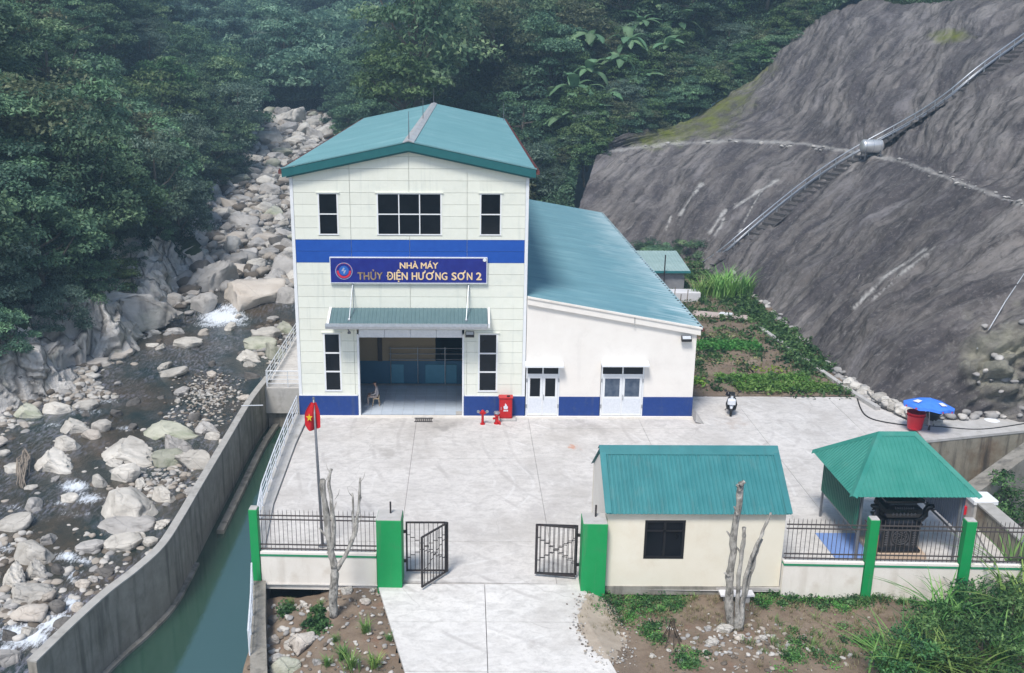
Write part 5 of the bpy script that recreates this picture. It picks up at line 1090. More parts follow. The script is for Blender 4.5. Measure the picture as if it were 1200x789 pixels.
# grey shed behind the annex
sh = thing('shed', 'small grey block shed with a pale green roof between the annex and the rock cut', 'shed', (25, 30, 0))
MB().box(22.2, 28.6, 0, 26.7, 33, 1.85).build('wall', M['shedwall'], sh)
place_sheets(sh, 'roof_sheet', pbr('pale_green_roof', (.26, .38, .375), (.36, .48, .47), 1, .5), (21.8, 34, 2.45), (1, 0, 0), (0, -1, -.1), 5.3, 5.7, 5, pitch=.25)
MB().box(21.8, 28.25, 1.72, 27.1, 28.31, 1.9).build('fascia', M['roof_gate'], sh)
b_ = MB(); b_.tube([(24.9, 27.9, 0), (24.9, 27.9, 3.3)], .05, 6); tag(b_.build('post', M['steel']), 'dark upright post in front of the grey shed', 'post')
MB_ = MB(); MB_.cbox(24.6, 25.6, .0, 27.4, 26.9, .75, .05); tag(MB_.build('concrete_tank', M['slabwhite']), 'low whitish concrete tank in front of the grey shed', 'tank')

# ------------------------------------------------------------ gatehouse
ghx = thing('gatehouse', 'small cream gatehouse with a ribbed teal roof and a black window', 'building', (17.1, -15.4, 0))
GX0, GX1, GY0, GY1 = 13.92, 20.28, -17.25, -13.2; gm = (GY0+GY1)/2; ZE, ZG = 3.12, 4.62
b_ = MB()
for r_ in sub_rects((GX0, -.25, GX1, ZE), [(15.27, 1.13, 16.72, 2.66)]): b_.box(r_[0], GY0, r_[1], r_[2], GY0+.18, r_[3])
b_.build('wall', M['cream'], ghx); MB().box(GX0, GY1-.18, -.25, GX1, GY1, ZE).build('rear_wall', M['cream'], ghx)
for x in (GX0, GX1-.18): b_ = MB(); b_.prism([(GY0+.18, -.25), (GY1-.18, -.25), (GY1-.18, ZE+.08), (gm, ZG-.1), (GY0+.18, ZE+.08)], x, x+.18, axis='x'); b_.build('gable_wall', M['plaster'], ghx)
MB().box(GX0-.03, GY0-.04, -.32, GX1+.03, GY0-.002, .02).build('plinth', M['concrete_old'], ghx)
w_ = window(ghx, 15.27, 1.13, 16.72, 2.66, 2, 1, .09, y=GY0+.02, mat='blackframe', trim=False, depth=.12)
MB().box(15.36, GY0+.0, 2.2, 16.63, GY0+.05, 2.26).build('window_bar', M['blackframe'], ghx)
gsl = (ZG-ZE)/(gm-GY0); gn = 22
place_sheets(ghx, 'roof_sheet', M['roof_gate'], (GX0-.08, gm, ZG+.02), (1, 0, 0), (0, -1, -gsl), GX1-GX0+.2, (gm-GY0+.2)*sqrt(1+gsl**2), 6, pitch=.152, h=.026)
place_sheets(ghx, 'roof_sheet', M['roof_gate'], (GX1+.12, gm, ZG+.02), (-1, 0, 0), (0, 1, -gsl), GX1-GX0+.2, (gm-GY0+.2)*sqrt(1+gsl**2), 6, pitch=.152, h=.026)
b_ = MB(); b_.prism([(gm-.3, ZG-.3*gsl+.05), (gm, ZG+.07), (gm+.3, ZG-.3*gsl+.05), (gm+.3, ZG-.3*gsl+.065), (gm, ZG+.09), (gm-.3, ZG-.3*gsl+.065)][::-1], GX0-.12, GX1+.15, axis='x'); b_.build('ridge_cap', M['roof_gate'], ghx)
for x0, x1 in ((GX0-.12, GX0+.1), (GX1-.06, GX1+.16)):
    b_ = MB(); yl = gm-GY0+.2; b_.prism([(gm, ZG+.055), (gm-yl, ZG-yl*gsl+.055), (gm-yl, ZG-yl*gsl+.07), (gm, ZG+.07)][::-1], x0, x1, axis='x'); b_.build('verge_flashing', M['roof_gate'], ghx)

# ------------------------------------------------------------ fences, posts, gates (lie on a line slightly turned)
FZ = R(-1.72)
def fl(x, dy=0.): return (x, -16.76-.03*x+dy, 0)         # point on the fence line
def fence(x0, x1, label, n, spikes=True, z0=-.35):
    t = thing('iron_fence', label, 'fence', fl(x0), FZ); Lx = (x1-x0)/cos(FZ)
    MB().box(0, -.1, z0, Lx, .1, 1.0).build('low_wall', M['plaster_stained'], t, local=True)
    MB().box(0, -.125, 1.0, Lx, .12, 1.085).build('green_trim', M['greenline'], t, local=True)
    MB().box(0, -.13, 1.085, Lx, .12, 1.17).build('coping', M['plaster'], t, local=True)
    for z in (1.25, 1.42, 2.42, 2.58): MB().box(0, -.02, z-.02, Lx, .02, z+.02).build('rail', M['ironfence'], t, local=True)
    b_ = MB(); b_.tube([(0, 0, 1.19), (0, 0, 2.74), (0, 0, 2.83)], [.0115, .0115, .002], 4); first = b_.build('bar', M['ironfence'], t, local=True); first.location = (Lx*.5/n, 0, 0)
    for k in range(1, n): inst(first, 'bar', t, (Lx*(k+.5)/n, 0, 0))
    return t
fence(1.35, 5.6, 'iron railing fence on a low white wall left of the gate', 27)
fence(20.3, 23.14, 'iron railing fence between the gatehouse and the first green post', 18)
fence(23.52, 26.48, 'iron railing fence between the two slim green posts in front of the altar', 19)
fence(26.92, 31.6, 'iron railing fence right of the last green post', 30)
def post(x0, x1, label, h=2.7, dy0=-.17, dy1=.17, z0=-.35):
    t = thing('gate_post' if h < 2.75 and x1-x0 > .6 else 'fence_post', label, 'post', fl((x0+x1)/2), FZ); w = (x1-x0)/2
    MB().cbox(-w, dy0, z0, w, dy1, h, .012).build('post_body', M['green'], t, local=True)
    MB().cbox(-w+.015, dy0+.015, h, w-.015, dy1-.015, h+.035, .01).build('post_top', M['kerb'], t, local=True)
    return t
tg = post(5.66, 6.56, 'broad bright green gate post left of the drive', 2.67, -.45, .42); b_ = MB(); b_.tube([(.02, .1, 2.68), (.02, .1, 3.15)], .035, 6); b_.build('iron_stub', M['steel'], tg, local=True)
tg = post(13.02, 13.90, 'broad bright green gate post beside the cream gatehouse', 2.67, -.45, .42); b_ = MB(); b_.tube([(.05, .1, 2.68), (.05, .1, 3.15)], .035, 6); b_.build('iron_stub', M['steel'], tg, local=True)
post(23.17, 23.5, 'slim green fence post in front of the shelter', 2.86); post(26.52, 26.88, 'slim green fence post right of the altar', 2.86)
post(1.02, 1.33, 'slim green corner post beside the channel', 2.86)
def gate_leaf(parent, w=1.52, h=2.02, z=.12):
    """leaf along local x from 0 to w"""
    f = .05
    for x0, x1, a, b in ((0, f*1.3, z, z+h), (w-f*1.3, w, z, z+h)): MB().box(x0, -.03, a, x1, .03, b).build('frame_bar', M['steel'], parent, local=True)
    for zz in (z, z+h-f): MB().box(f*1.3, -.025, zz, w-f*1.3, .025, zz+f*1.2).build('frame_bar', M['steel'], parent, local=True)
    n = 8; X = np.linspace(0, w, n+2); 
    for x in X[1:-1]: MB().box(x-.011, -.011, z+f, x+.011, .011, z+h-f).build('bar', M['steel'], parent, local=True)
    for k in range(n+1):
        a = abs(k-n/2)/(n/2); 
        for zz in (z+h*.52+a*h*.22, z+h*.50-a*h*.22): MB().box(X[k]+.011, -.010, zz-.011, X[k+1]-.011, .010, zz+.011).build('cross_bar', M['steel'], parent, local=True)
def gate(x, y, ang, label, parts): 
    t = thing('iron_gate', label, 'gate', (x, y, 0), ang); gate_leaf(t); 
    if parts:
        h = bpy.data.objects.new('folding_leaf', None); C.objects.link(h); h.parent = t; h.location = (1.55, -.0, 0); h.rotation_euler = (0, 0, parts); h.empty_display_size = .1; gate_leaf(h, 1.5)
    for z in (.5, 1.7): MB().box(-.08, -.04, z, -.001, .04, z+.1).build('hinge', M['steel'], t, local=True)
gate(6.64, -16.42, 0.0, 'black iron folding gate left of the drive with its outer leaf swung toward the viewer', R(-128))
gate(12.96, -16.66, pi-.06, 'black iron folding gate right of the drive folded flat against itself', R(174))

# ------------------------------------------------------------ shelter with the stone altar
pv = thing('altar_shelter', 'open shelter with a hipped ribbed green roof over the black altar', 'shelter', (25.8, -13.4, 0))
E0, E1, E2, E3 = (23.3, -15.6), (28.12, -15.6), (28.2, -11.2), (23.3, -11.2); ZEv, ZRg = 2.80, 4.5; RX0, RX1, RY = 24.95, 26.4, -13.4
for (x, y) in ((23.78, -11.57), (23.84, -15.2), (27.55, -15.28), (27.6, -11.57)): MB().box(x-.04, y-.04, 0, x+.04, y+.04, 2.86).build('steel_post', M['pole'], pv)
def tri_ribs(name, poly, ridge, mat, parent, across, pitch=.16, h=.022):
    """roof plane: eave a->b, ridge c<-d; ribs run down the slope. poly=(eave0,eave1,ridge1,ridge0)"""
    e0, e1, r1, r0 = [np.array(p, float) for p in poly]; ex = e1-e0; Lx = np.linalg.norm(ex); ex /= Lx; nrm = np.cross(ex, r0-e0); nrm /= np.linalg.norm(nrm)
    if nrm[2] < 0: nrm = -nrm
    up = np.cross(nrm, ex); up = up if up[2] > 0 else -up; H = (r0-e0)@up; a0 = (r0-e0)@ex; a1 = (r1-e0)@ex
    b_ = MB(); n = int(Lx/pitch); prof = ((0, 0), (.30, 0), (.42, 1), (.62, 1), (.74, 0))
    xs_ = [((k+a)*Lx/n, b*h) for k in range(n) for a, b in prof]+[(Lx, 0)]
    def top(x): return H if a0 <= x <= a1 else (H*x/a0 if x < a0 else H*(Lx-x)/(Lx-a1))
    A = [e0+ex*x+nrm*z for x, z in xs_]; B = [e0+ex*x+nrm*z+up*max(0, top(x)) for x, z in xs_]; A2 = [p-nrm*.008 for p in A]; B2 = [p-nrm*.008 for p in B]
    nn = len(A); b_.add(A+B+A2+B2, [(i, i+1, nn+i+1, nn+i) for i in range(nn-1)]+[(2*nn+i+1, 2*nn+i, 3*nn+i, 3*nn+i+1) for i in range(nn-1)]+[(i+1, i, 2*nn+i, 2*nn+i+1) for i in range(nn-1)])
    return b_.build(name, mat, parent)
def e3(p, z): return (p[0], p[1], z)
r0_, r1_ = (RX0, RY, ZRg), (RX1, RY, ZRg)
tri_ribs('roof_panel', (e3(E0, ZEv), e3(E1, ZEv), r1_, r0_), None, M['roof_pav'], pv, 0)
tri_ribs('roof_panel', (e3(E3, ZEv), e3(E0, ZEv), r0_, r0_), None, M['roof_pav'], pv, 0)
tri_ribs('roof_panel', (e3(E1, ZEv), e3(E2, ZEv), r1_, r1_), None, M['roof_pav'], pv, 0)
tri_ribs('roof_panel', (e3(E2, ZEv), e3(E3, ZEv), r0_, r1_), None, M['roof_pav'], pv, 0)
def flash(a, b, w=.17, lift=.045, name='hip_flashing', n1=None, n2=None):
    a, b = np.array(a, float), np.array(b, float); d = (b-a)/np.linalg.norm(b-a); vs = []
    for p in (a, b):
        for n_, s_ in ((n1, 1), (None, 0), (n2, 1)):
            if n_ is None: vs.append(p+[0, 0, lift+.02])
            else:
                n_ = np.array(n_, float); n_ = n_/np.linalg.norm(n_); side = n_-d*(n_@d); side /= np.linalg.norm(side); vs.append(p+side*w+[0, 0, lift-.012])
    vs2 = [v-np.array([0, 0, .012]) for v in vs]; b_ = MB(); b_.add(vs+vs2, [(0, 1, 4, 3), (1, 2, 5, 4), (7, 6, 9, 10), (8, 7, 10, 11), (0, 3, 9, 6), (2, 8, 11, 5), (0, 6, 7, 1), (1, 7, 8, 2), (3, 4, 10, 9), (4, 5, 11, 10)]); return b_.build(name, M['roof_pav'], pv)
dn = lambda e: np.array(e, float)
sF = (0, -1, -(ZRg-ZEv)/(RY-E0[1])); sL = (-1, 0, -(ZRg-ZEv)/(RX0-E0[0])); sR_ = (1, 0, -(ZRg-ZEv)/(E1[0]-RX1)); sB = (0, 1, -(ZRg-ZEv)/(E2[1]-RY))
flash(e3(E0, ZEv), r0_, n1=(1, 0, 0), n2=(0, 1, 0)) if False else None
def hipflash(eave, rdg, dirA, dirB):      # directions lying in the two planes, along their eaves
    flash(eave, rdg, n1=dirA, n2=dirB)
hipflash(e3(E0, ZEv), r0_, (1, 0, 0), (0, 1, 0)); hipflash(e3(E1, ZEv), r1_, (-1, 0, 0), (0, 1, 0)); hipflash(e3(E3, ZEv), r0_, (1, 0, 0), (0, -1, 0)); hipflash(e3(E2, ZEv), r1_, (-1, 0, 0), (0, -1, 0))
flash(r0_, r1_, name='ridge_cap', n1=sF, n2=sB)
# side sheets below the eaves
def side_sheet(x, y0, y1, za, zb, zc, zd, mat, nm='side_sheet'):
    b_ = MB(); n = int(abs(y1-y0)/.16); ys2 = [(y0+(y1-y0)*(k+a)/n, b*.022) for k in range(n) for a, b in ((0, 0), (.3, 0), (.42, 1), (.62, 1), (.74, 0))]+[(y1, 0)]
    T = [(x-dz_, y, za+(zb-za)*(y-y0)/(y1-y0)) for y, dz_ in ys2]; B = [(x-dz_, y, zc+(zd-zc)*(y-y0)/(y1-y0)) for y, dz_ in ys2]; T2 = [(p[0]+.008, p[1], p[2]) for p in T]; B2 = [(p[0]+.008, p[1], p[2]) for p in B]; nn = len(T)
    b_.add(T+B+T2+B2, [(i, nn+i, nn+i+1, i+1) for i in range(nn-1)]+[(2*nn+i+1, 3*nn+i+1, 3*nn+i, 2*nn+i) for i in range(nn-1)]+[(i, i+1, 2*nn+i+1, 2*nn+i) for i in range(nn-1)]+[(nn+i+1, nn+i, 3*nn+i, 3*nn+i+1) for i in range(nn-1)]); b_.build(nm, mat, pv)
side_sheet(23.72, -11.5, -15.3, 2.78, 2.78, 1.18, 1.25, M['sheet_green']); side_sheet(27.66, -11.5, -15.35, 2.78, 2.78, 1.15, 1.2, M['sheet_blue'])
for x in (23.8, 27.57): MB().box(x-.03, -15.2, 1.08, x+.03, -11.6, 1.14).build('side_rail', M['pole'], pv)
for y in (-15.24, -11.57): MB().box(23.8, y-.03, 2.72, 27.6, y+.03, 2.78).build('roof_beam', M['pole'], pv)
# altar: plinth, carved pedestal, urn with dragon handles
al = thing('stone_altar', 'black carved stone incense urn with dragon handles on a square pedestal under the shelter', 'altar', (25.65, -14.4, 0))
MB().cbox(24.55, -15.2, .0, 26.6, -13.6, .18, .02).build('tiled_base', M['tan'], al)
cx, cy = 25.62, -14.4
def loftbox(levels, mat, name, parent=al):
    b_ = MB(); vs = []
    for (hx, hy, z) in levels: b = min(hx, hy)*.08; vs += [(cx-hx+b, cy-hy, z), (cx+hx-b, cy-hy, z), (cx+hx, cy-hy+b, z), (cx+hx, cy+hy-b, z), (cx+hx-b, cy+hy, z), (cx-hx+b, cy+hy, z), (cx-hx, cy+hy-b, z), (cx-hx, cy-hy+b, z)]
    n = len(levels); fs = [(i*8+k, i*8+(k+1) % 8, i*8+8+(k+1) % 8, i*8+8+k) for i in range(n-1) for k in range(8)]+[tuple(range(7, -1, -1)), tuple((n-1)*8+k for k in range(8))]
    b_.add(vs, fs); return b_.build(name, M[mat], parent)
loftbox([(.82, .62, .18), (.82, .62, .26), (.74, .54, .32), (.72, .52, .36), (.72, .52, 1.20), (.78, .58, 1.26), (.80, .60, 1.34)], 'blackstone', 'pedestal')
loftbox([(.60, .45, 1.34), (.52, .40, 1.42), (.50, .38, 1.48), (.66, .50, 1.62), (.74, .56, 1.80), (.70, .54, 1.98), (.55, .42, 2.10), (.52, .40, 2.16), (.74, .56, 2.26), (.76, .58, 2.34), (.68, .5, 2.34), (.60, .42, 2.2)], 'blackstone', 'urn')
yf = cy-.521
def rel(name, shapes):
    b_ = MB()
    for s_ in shapes: b_.prism(s_, yf-.02, yf+.001)
    b_.build(name, M['carve'], al)
def ring(r, w, x=cx, z=.79, n=32):
    b_ = MB()
    for k in range(n):
        a, b = 2*pi*k/n, 2*pi*(k+1)/n; b_.prism([(x+r*cos(a), z+r*sin(a)), (x+(r+w)*cos(a), z+(r+w)*sin(a)), (x+(r+w)*cos(b), z+(r+w)*sin(b)), (x+r*cos(b), z+r*sin(b))], yf-.02, yf)
    b_.build('medallion_ring', M['carve'], al)
ring(.29, .02); 
b_ = MB()          # swirling relief inside the medallion
for k in range(26):
    a = k*2.4; r = .04+.22*sqrt(k/26); x, z = cx+r*cos(a), .79+r*sin(a); d = a+1.2; w = .045
    b_.prism([(x-w*cos(d), z-w*sin(d)), (x-.018*sin(d)*-1, z+.018*cos(d)*-1), (x+w*cos(d+.5), z+w*sin(d+.5)), (x-.02*sin(d), z+.02*cos(d))], yf-.025, yf)
b_.build('carved_relief', M['carve'], al)
b_ = MB()
for s_ in (-1, 1):
    x0 = cx+s_*.36; 
    for k in range(1): b_.box(cx-.36, yf-.012, .42, cx+.36, yf, .435); b_.box(cx-.36, yf-.012, 1.145, cx+.36, yf, 1.16)
    b_.box(x0-.008, yf-.012, .42, x0+.008, yf, 1.16)
    for k in range(7): z = .47+k*.1; b_.prism([(cx+s_*.53-.07, z), (cx+s_*.53+.02, z-.03), (cx+s_*.53+.07, z+.02), (cx+s_*.53-.0, z+.06)], yf-.02, yf)
    for q in (-1, 1): b_.prism([(cx+s_*.34, .79+q*.34), (cx+s_*.2, .79+q*.34), (cx+s_*.28, .79+q*.27), (cx+s_*.34, .79+q*.2)], yf-.015, yf)
b_.build('carved_border', M['carve'], al)
b_ = MB()
for k in range(9): x = cx-.34+k*.085; b_.prism([(x-.03, 2.02), (x, 1.98), (x+.035, 2.03), (x, 2.07)], cy-.54, cy-.5)
for k in range(7): x = cx-.42+k*.14; b_.prism([(x-.05, 1.79), (x, 1.72), (x+.05, 1.79), (x, 1.86)], cy-.58, cy-.55)
b_.build('carved_band', M['carve'], al)
for s_ in (-1, 1):      # dragon-shaped handles rising from the shoulders
    p = [(cx+s_*.50, cy-.2, 1.40), (cx+s_*.80, cy-.3, 1.48), (cx+s_*.94, cy-.32, 1.66), (cx+s_*.92, cy-.32, 1.84), (cx+s_*1.02, cy-.34, 2.0), (cx+s_*1.2, cy-.38, 2.06)]
    b_ = MB(); b_.tube(p, [.13, .14, .12, .11, .13, .07], 9)
    b_.tube([(cx+s_*1.0, cy-.34, 2.02), (cx+s_*.92, cy-.34, 2.18), (cx+s_*.84, cy-.34, 2.22)], [.05, .035, .01], 6); b_.tube([(cx+s_*1.06, cy-.44, 1.96), (cx+s_*1.2, cy-.46, 1.92)], [.05, .03], 6)
    for k in range(5): q = np.array(p[k]); b_.tube([tuple(q), tuple(q+[s_*.10, 0, .13])], [.06, .01], 5)
    b_.build('dragon_handle', M['blackstone'], al, smooth=True)
# blue sheet on the ground inside the shelter, rusty frame
b_ = MB(); b_.add([(23.1, -15.15, .018), (24.75, -15.15, .012), (24.8, -13.1, .016), (23.05, -13.1, .02), (23.1, -15.15, .004), (24.75, -15.15, .004), (24.8, -13.1, .004), (23.05, -13.1, .004)], [(0, 1, 2, 3), (0, 4, 5, 1), (1, 5, 6, 2), (2, 6, 7, 3), (3, 7, 4, 0)]); tag(b_.build('tarpaulin', M['mat']), 'blue tarpaulin spread on the ground behind the fence left of the altar', 'tarpaulin')
t = thing('pipe_stand', 'rust red pipe stand between the tarpaulin and the altar', 'stand', (24.6, -15.3, 0))
b_ = MB(); b_.tube([(24.55, -15.35, 0), (24.6, -15.3, 1.05), (24.6, -14.0, 1.05)], .025, 6); b_.build('tube', pbr('rusty_pipe', (.30, .09, .07), (.36, .13, .1), 5, .7), t)

# ------------------------------------------------------------ pit and walls on the right
pw = thing('parapet_wall', 'mould stained concrete parapet running from the white block toward the right edge', 'wall', (30.1, -14, 0))
b_ = MB(); b_.box(29.85, -24, -4.5, 30.35, -12.4, .98); b_.build('wall_body', M['concrete_stain'], pw); MB().box(29.8, -24, .981, 30.42, -12.4, 1.06).build('coping', M['concrete_top'], pw)
b_ = MB(); b_.cbox(29.76, -12.39, -4.5, 30.62, -11.55, .95, .03); b_.build('end_block', M['kerb'], pw); MB().cbox(29.70, -12.43, .951, 30.7, -11.5, 1.14, .04).build('block_cap', M['white'], pw)
b_ = MB(); b_.cbox(29.6, -11.9, .25, 29.74, -11.3, .62, .02); tag(b_.build('red_box', M['bucketred']), 'small red box leaning on the white capped block', 'box')
rw = thing('pit_wall', 'tall streaked concrete wall below the rock cut behind the shelter', 'wall', (36, -2.6, 0))
b_ = MB(); b_.add([(32.0, -3.4, 0), (39, -1.65, 0), (46, .1, 0), (32.0, -3.4, -6), (39, -1.65, -6), (46, .1, -6), (31.9, -2.9, 0), (38.9, -1.15, 0), (45.9, .6, 0)], [(0, 3, 4, 1), (1, 4, 5, 2), (0, 1, 7, 6), (1, 2, 8, 7)]); b_.build('wall_face', M['concrete_stain'], rw)
MB_ = MB(); MB_.add([(31.9, -3.45, .0), (46.1, .08, .0), (46.1, .9, .0), (32.4, -.3, .0), (31.9, -3.45, .13), (46.1, .08, .13), (46.1, .9, .13), (32.4, -.3, .13)], [(4, 5, 6, 7), (0, 1, 5, 4), (3, 0, 4, 7)]); MB_.build('wall_top', M['kerb'], rw)
b_ = MB(); b_.add([(30.0, -11.4, -5), (30.0, -11.4, 0), (32.0, -3.4, 0), (32.0, -3.4, -5)], [(0, 1, 2, 3)]); b_.build('side_face', M['concrete_stain'], rw)
ch = thing('sloping_chute', 'inclined grey concrete chute wall in the pit behind the shelter', 'wall', (34, -7, -2))
p1, p2 = yp(1138, 583, -8.2), yp(1225, 520, -5.0)
b_ = MB(); w_ = np.array([.5, 1.5, 0]); vs = [p1, p2, p2+w_, p1+w_]; vs = [tuple(v) for v in vs]+[(v[0], v[1], -6.) for v in vs]; b_.add(vs, [(0, 1, 2, 3), (0, 4, 5, 1), (3, 2, 6, 7), (0, 3, 7, 4)]); b_.build('chute_body', M['concrete_old'], ch)
tag(MB().box(30.3, -60, -5.6, 60, 1, -5.2).build('pit_floor', M['hillsoil']), kind='structure')

# ------------------------------------------------------------ foliage builders
def leaf_cards(C_, N_, size, rg, asp=.5, droop=.35):
    """diamond leaves at C_ facing N_"""
    n = len(C_); N_ = N_+rg.normal(size=(n, 3))*.55; N_ /= np.linalg.norm(N_, axis=1)[:, None]+1e-9
    T = np.cross(N_, rg.normal(size=(n, 3))); T /= np.linalg.norm(T, axis=1)[:, None]+1e-9; B = np.cross(N_, T)
    s = size*rg.uniform(.6, 1.35, n)[:, None]
    V = np.stack([C_-T*s*.5, C_+B*s*asp*.5+N_*s*.06, C_+T*s*.5-[0, 0, 1]*s*droop*.3, C_-B*s*asp*.5+N_*s*.06], 1).reshape(-1, 3)
    return V, np.arange(4*n).reshape(n, 4)
def crown_mesh(name, seed, mat, R_=(3.6, 3.6, 3.0), clumps=70, per=85, leaf=.36, shape='round', tone=(0, .3), asp=.5):
    rg = np.random.default_rng(seed); cs = []; 
    while len(cs) < clumps:
        p = rg.normal(size=3); p /= np.linalg.norm(p); r = rg.uniform(.35, 1.)**.55; p = p*r
        if p[2] < -.55: continue
        k = 1+.28*float(fbm(np.array([p*1.7+seed]), 2, seed)[0]); cs.append(p*k)
    cs = np.array(cs)*R_; rad = rg.uniform(.6, 1.3, clumps)*min(R_)*.345
    if shape == 'vine': cs = np.vstack([cs, cs[:25]*[1.08, 1.08, .2]-[0, 0, R_[2]*.55]]); rad = np.concatenate([rad, rad[:25]*.8])
    ct = np.clip(rg.normal(.5, .22, len(cs)), 0, 1); V = []; TN = []; 
    ccs = []; nns = []; tt = []
    for c, r, t in zip(cs, rad, ct):
        d = rg.normal(size=(per, 3)); d[:, 2] = np.abs(d[:, 2])*.9-.25*rg.random(per); d /= np.linalg.norm(d, axis=1)[:, None]
        rr = r*rg.uniform(.55, 1.05, per)[:, None]; q = c+d*rr*[1.15, 1.15, .7]
        ccs.append(q); nns.append(d*.6+[0, 0, .75]); tt.append(np.clip(t+rg.normal(0, .13, per), 0, 1))
    ccs = np.vstack(ccs); nns = np.vstack(nns); tt = np.concatenate(tt)
    V, F = leaf_cards(ccs, nns, leaf, rg, asp)
    me = npmesh(name, V, F, mat, attrs={'tone': np.repeat(tt, 4)}); return me
def trunk_mesh(name, seed, R_, mat, h=5., r=.22, lean=.6):
    rg = np.random.default_rng(seed); b = MB(); l = rg.normal(0, lean, 2); top = (l[0], l[1], 0.)
    b.tube([(0, 0, -h-1), (l[0]*.3+.1, l[1]*.3, -h*.5), top, (l[0]*1.1, l[1]*1.1, R_[2]*.5)], [r*1.25, r, r*.7, r*.3], 7)
    for k in range(7):
        a = k*2.4+rg.uniform(0, 1); t = rg.uniform(.45, 1.); s_ = np.array([l[0]*t, l[1]*t, -h*(1-t)]); e = np.array([cos(a)*R_[0]*.75, sin(a)*R_[1]*.75, R_[2]*rg.uniform(.0, .5)])
        m_ = s_*.5+e*.5+[0, 0, -.3]; b.tube([tuple(s_), tuple(m_), tuple(e)], [r*.5, r*.33, r*.1], 5)
    me = bpy.data.meshes.new(name); me.from_pydata(b.v, [], b.f); me.materials.append(mat); me.update(); return me
KINDS = {}
def kindset(key, mat, n, **kw):
    KINDS[key] = []
    for i in range(n):
        R_ = kw.get('R_', (3.6, 3.6, 3.0)); KINDS[key].append((crown_mesh('crown_'+key, 100*len(KINDS)+i, M[mat], **kw), trunk_mesh('trunk_'+key, 50*len(KINDS)+i, R_, M['trunk'], h=R_[2]*1.6, r=.035 if key == 'small' else .2, lean=.2 if key == 'small' else .6)))
kindset('broad', 'leaf', 4, clumps=44, per=200, leaf=.30)
kindset('tall', 'leaf', 2, R_=(3.0, 3.0, 4.4), clumps=50, per=165, leaf=.29)
kindset('olive', 'leaf_olive', 2, clumps=60, per=90, leaf=.33)
kindset('light', 'leaf_light', 2, clumps=60, per=90, leaf=.40, asp=.55)
kindset('vine', 'leaf_vine', 2, R_=(3.2, 3.0, 3.2), clumps=44, per=150, leaf=.27, shape='vine')
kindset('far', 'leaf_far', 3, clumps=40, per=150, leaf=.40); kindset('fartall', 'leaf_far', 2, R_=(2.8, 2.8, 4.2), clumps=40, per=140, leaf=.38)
TREES = []
def tree(key, p, s, label, group=None, cat='tree', rz=None, zs=1., name='forest_tree', i=None, lift=None):
    cm, tm = KINDS[key][random.randrange(len(KINDS[key])) if i is None else i]; R_z = 3.0
    h = (3.0 if lift is None else lift)*s
    t = bpy.data.objects.new(name, None); C.objects.link(t); t.empty_display_size = .3; t.location = p; t.rotation_euler = (0, 0, random.uniform(0, 6.28) if rz is None else rz); t.scale = (s, s, s*zs)
    tag(t, label, cat, group)
    a = bpy.data.objects.new('crown', cm); C.objects.link(a); a.parent = t; a.location = (0, 0, h/s)
    b = bpy.data.objects.new('trunk', tm); C.objects.link(b); b.parent = t; b.location = (0, 0, h/s)
    TREES.append((p, s)); return t
def visible(p, m=60):
    if zdist(p) < 5: return False
    u, v = pix(p); return -m < u < 1200+m and -m < v < 789
KADJ = {'broad': 'dark rounded', 'tall': 'tall dark', 'olive': 'dull olive', 'light': 'lighter green', 'vine': 'vine draped', 'small': 'leafy', 'far': 'rounded', 'fartall': 'tall'}
def where(label, key, big, p):
    u, v = pix(np.asarray(p)+[0, 0, 3]); h = ['far left', 'left', 'left middle', 'middle', 'right middle', 'right'][int(min(5, max(0, u/200)))]; w_ = ['topmost', 'upper', 'middle', 'lower', 'lowest'][int(min(4, max(0, v/75)))]
    return ('large ' if big else 'small ')+KADJ[key]+' tree, '+w_+' row, '+h+', on the '+label
BANPX = [(672, 128), (690, 105), (650, 140), (710, 128), (740, 150), (795, 52), (820, 42), (768, 30), (750, 52), (722, 92), (700, 150), (640, 165), (665, 160), (735, 70), (780, 75), (845, 25), (755, 110), (690, 70)]
def near_ban(p):
    u, v = pix(p+np.array([0, 0, 3.])); return u > 610 and any(abs(u-a) < 34 and -22 < v-b < 46 for a, b in BANPX)
def scatter_trees(P, cond, n, dmin, kinds, smin, smax, label, group, zoff=0, tries=20000, lift=None):
    ns, nt = P.shape[:2]; got = []; k = 0
    while len(got) < n and k < tries:
        k += 1; i, j = random.randrange(ns-1), random.randrange(nt-1); p = P[i, j]*.5+P[i+1, j+1]*.5
        if not cond(p, j/nt): continue
        if any((p[0]-q[0])**2+(p[1]-q[1])**2+(p[2]-q[2])**2 < dmin*dmin for q in got): continue
        got.append(p); key = random.choices([a for a, _ in kinds], [b for _, b in kinds])[0]; sc_ = random.uniform(smin, smax)
        tree(key, tuple(p+[0, 0, zoff]), sc_, where(label, key, sc_ > (smin+smax)/2, p), group, zs=random.uniform(.85, 1.2), lift=lift)
    return got
# left hill
hl = lambda p: p[2]-float(zr(p[1]))
nL = scatter_trees(LP, lambda p, t: visible(p+[0, 0, 3.], 70) and hl(p) > (4.4 if p[1] < 42 else 1.6) and -8 < p[1] < 150 and pix(p+np.array([0, 0, 3.]))[1] > -50, 88, 4.1, [('broad', 6), ('tall', 2), ('vine', 2.2), ('olive', 1.3), ('light', .7)], 0.85, 1.45,
     'left bank', 'trees of the left bank forest')
print('left', len(nL))
nLo = scatter_trees(LP, lambda p, t: visible(p, 50) and (3.4 < hl(p) < 6 if p[1] < 42 else .6 < hl(p) < 4) and 4 < p[1] < 125, 26, 3.2, [('broad', 3), ('vine', 3), ('light', .5)], .42, .62, 'left river edge', 'low trees at the edge of the left forest', zoff=-.8, lift=2.)
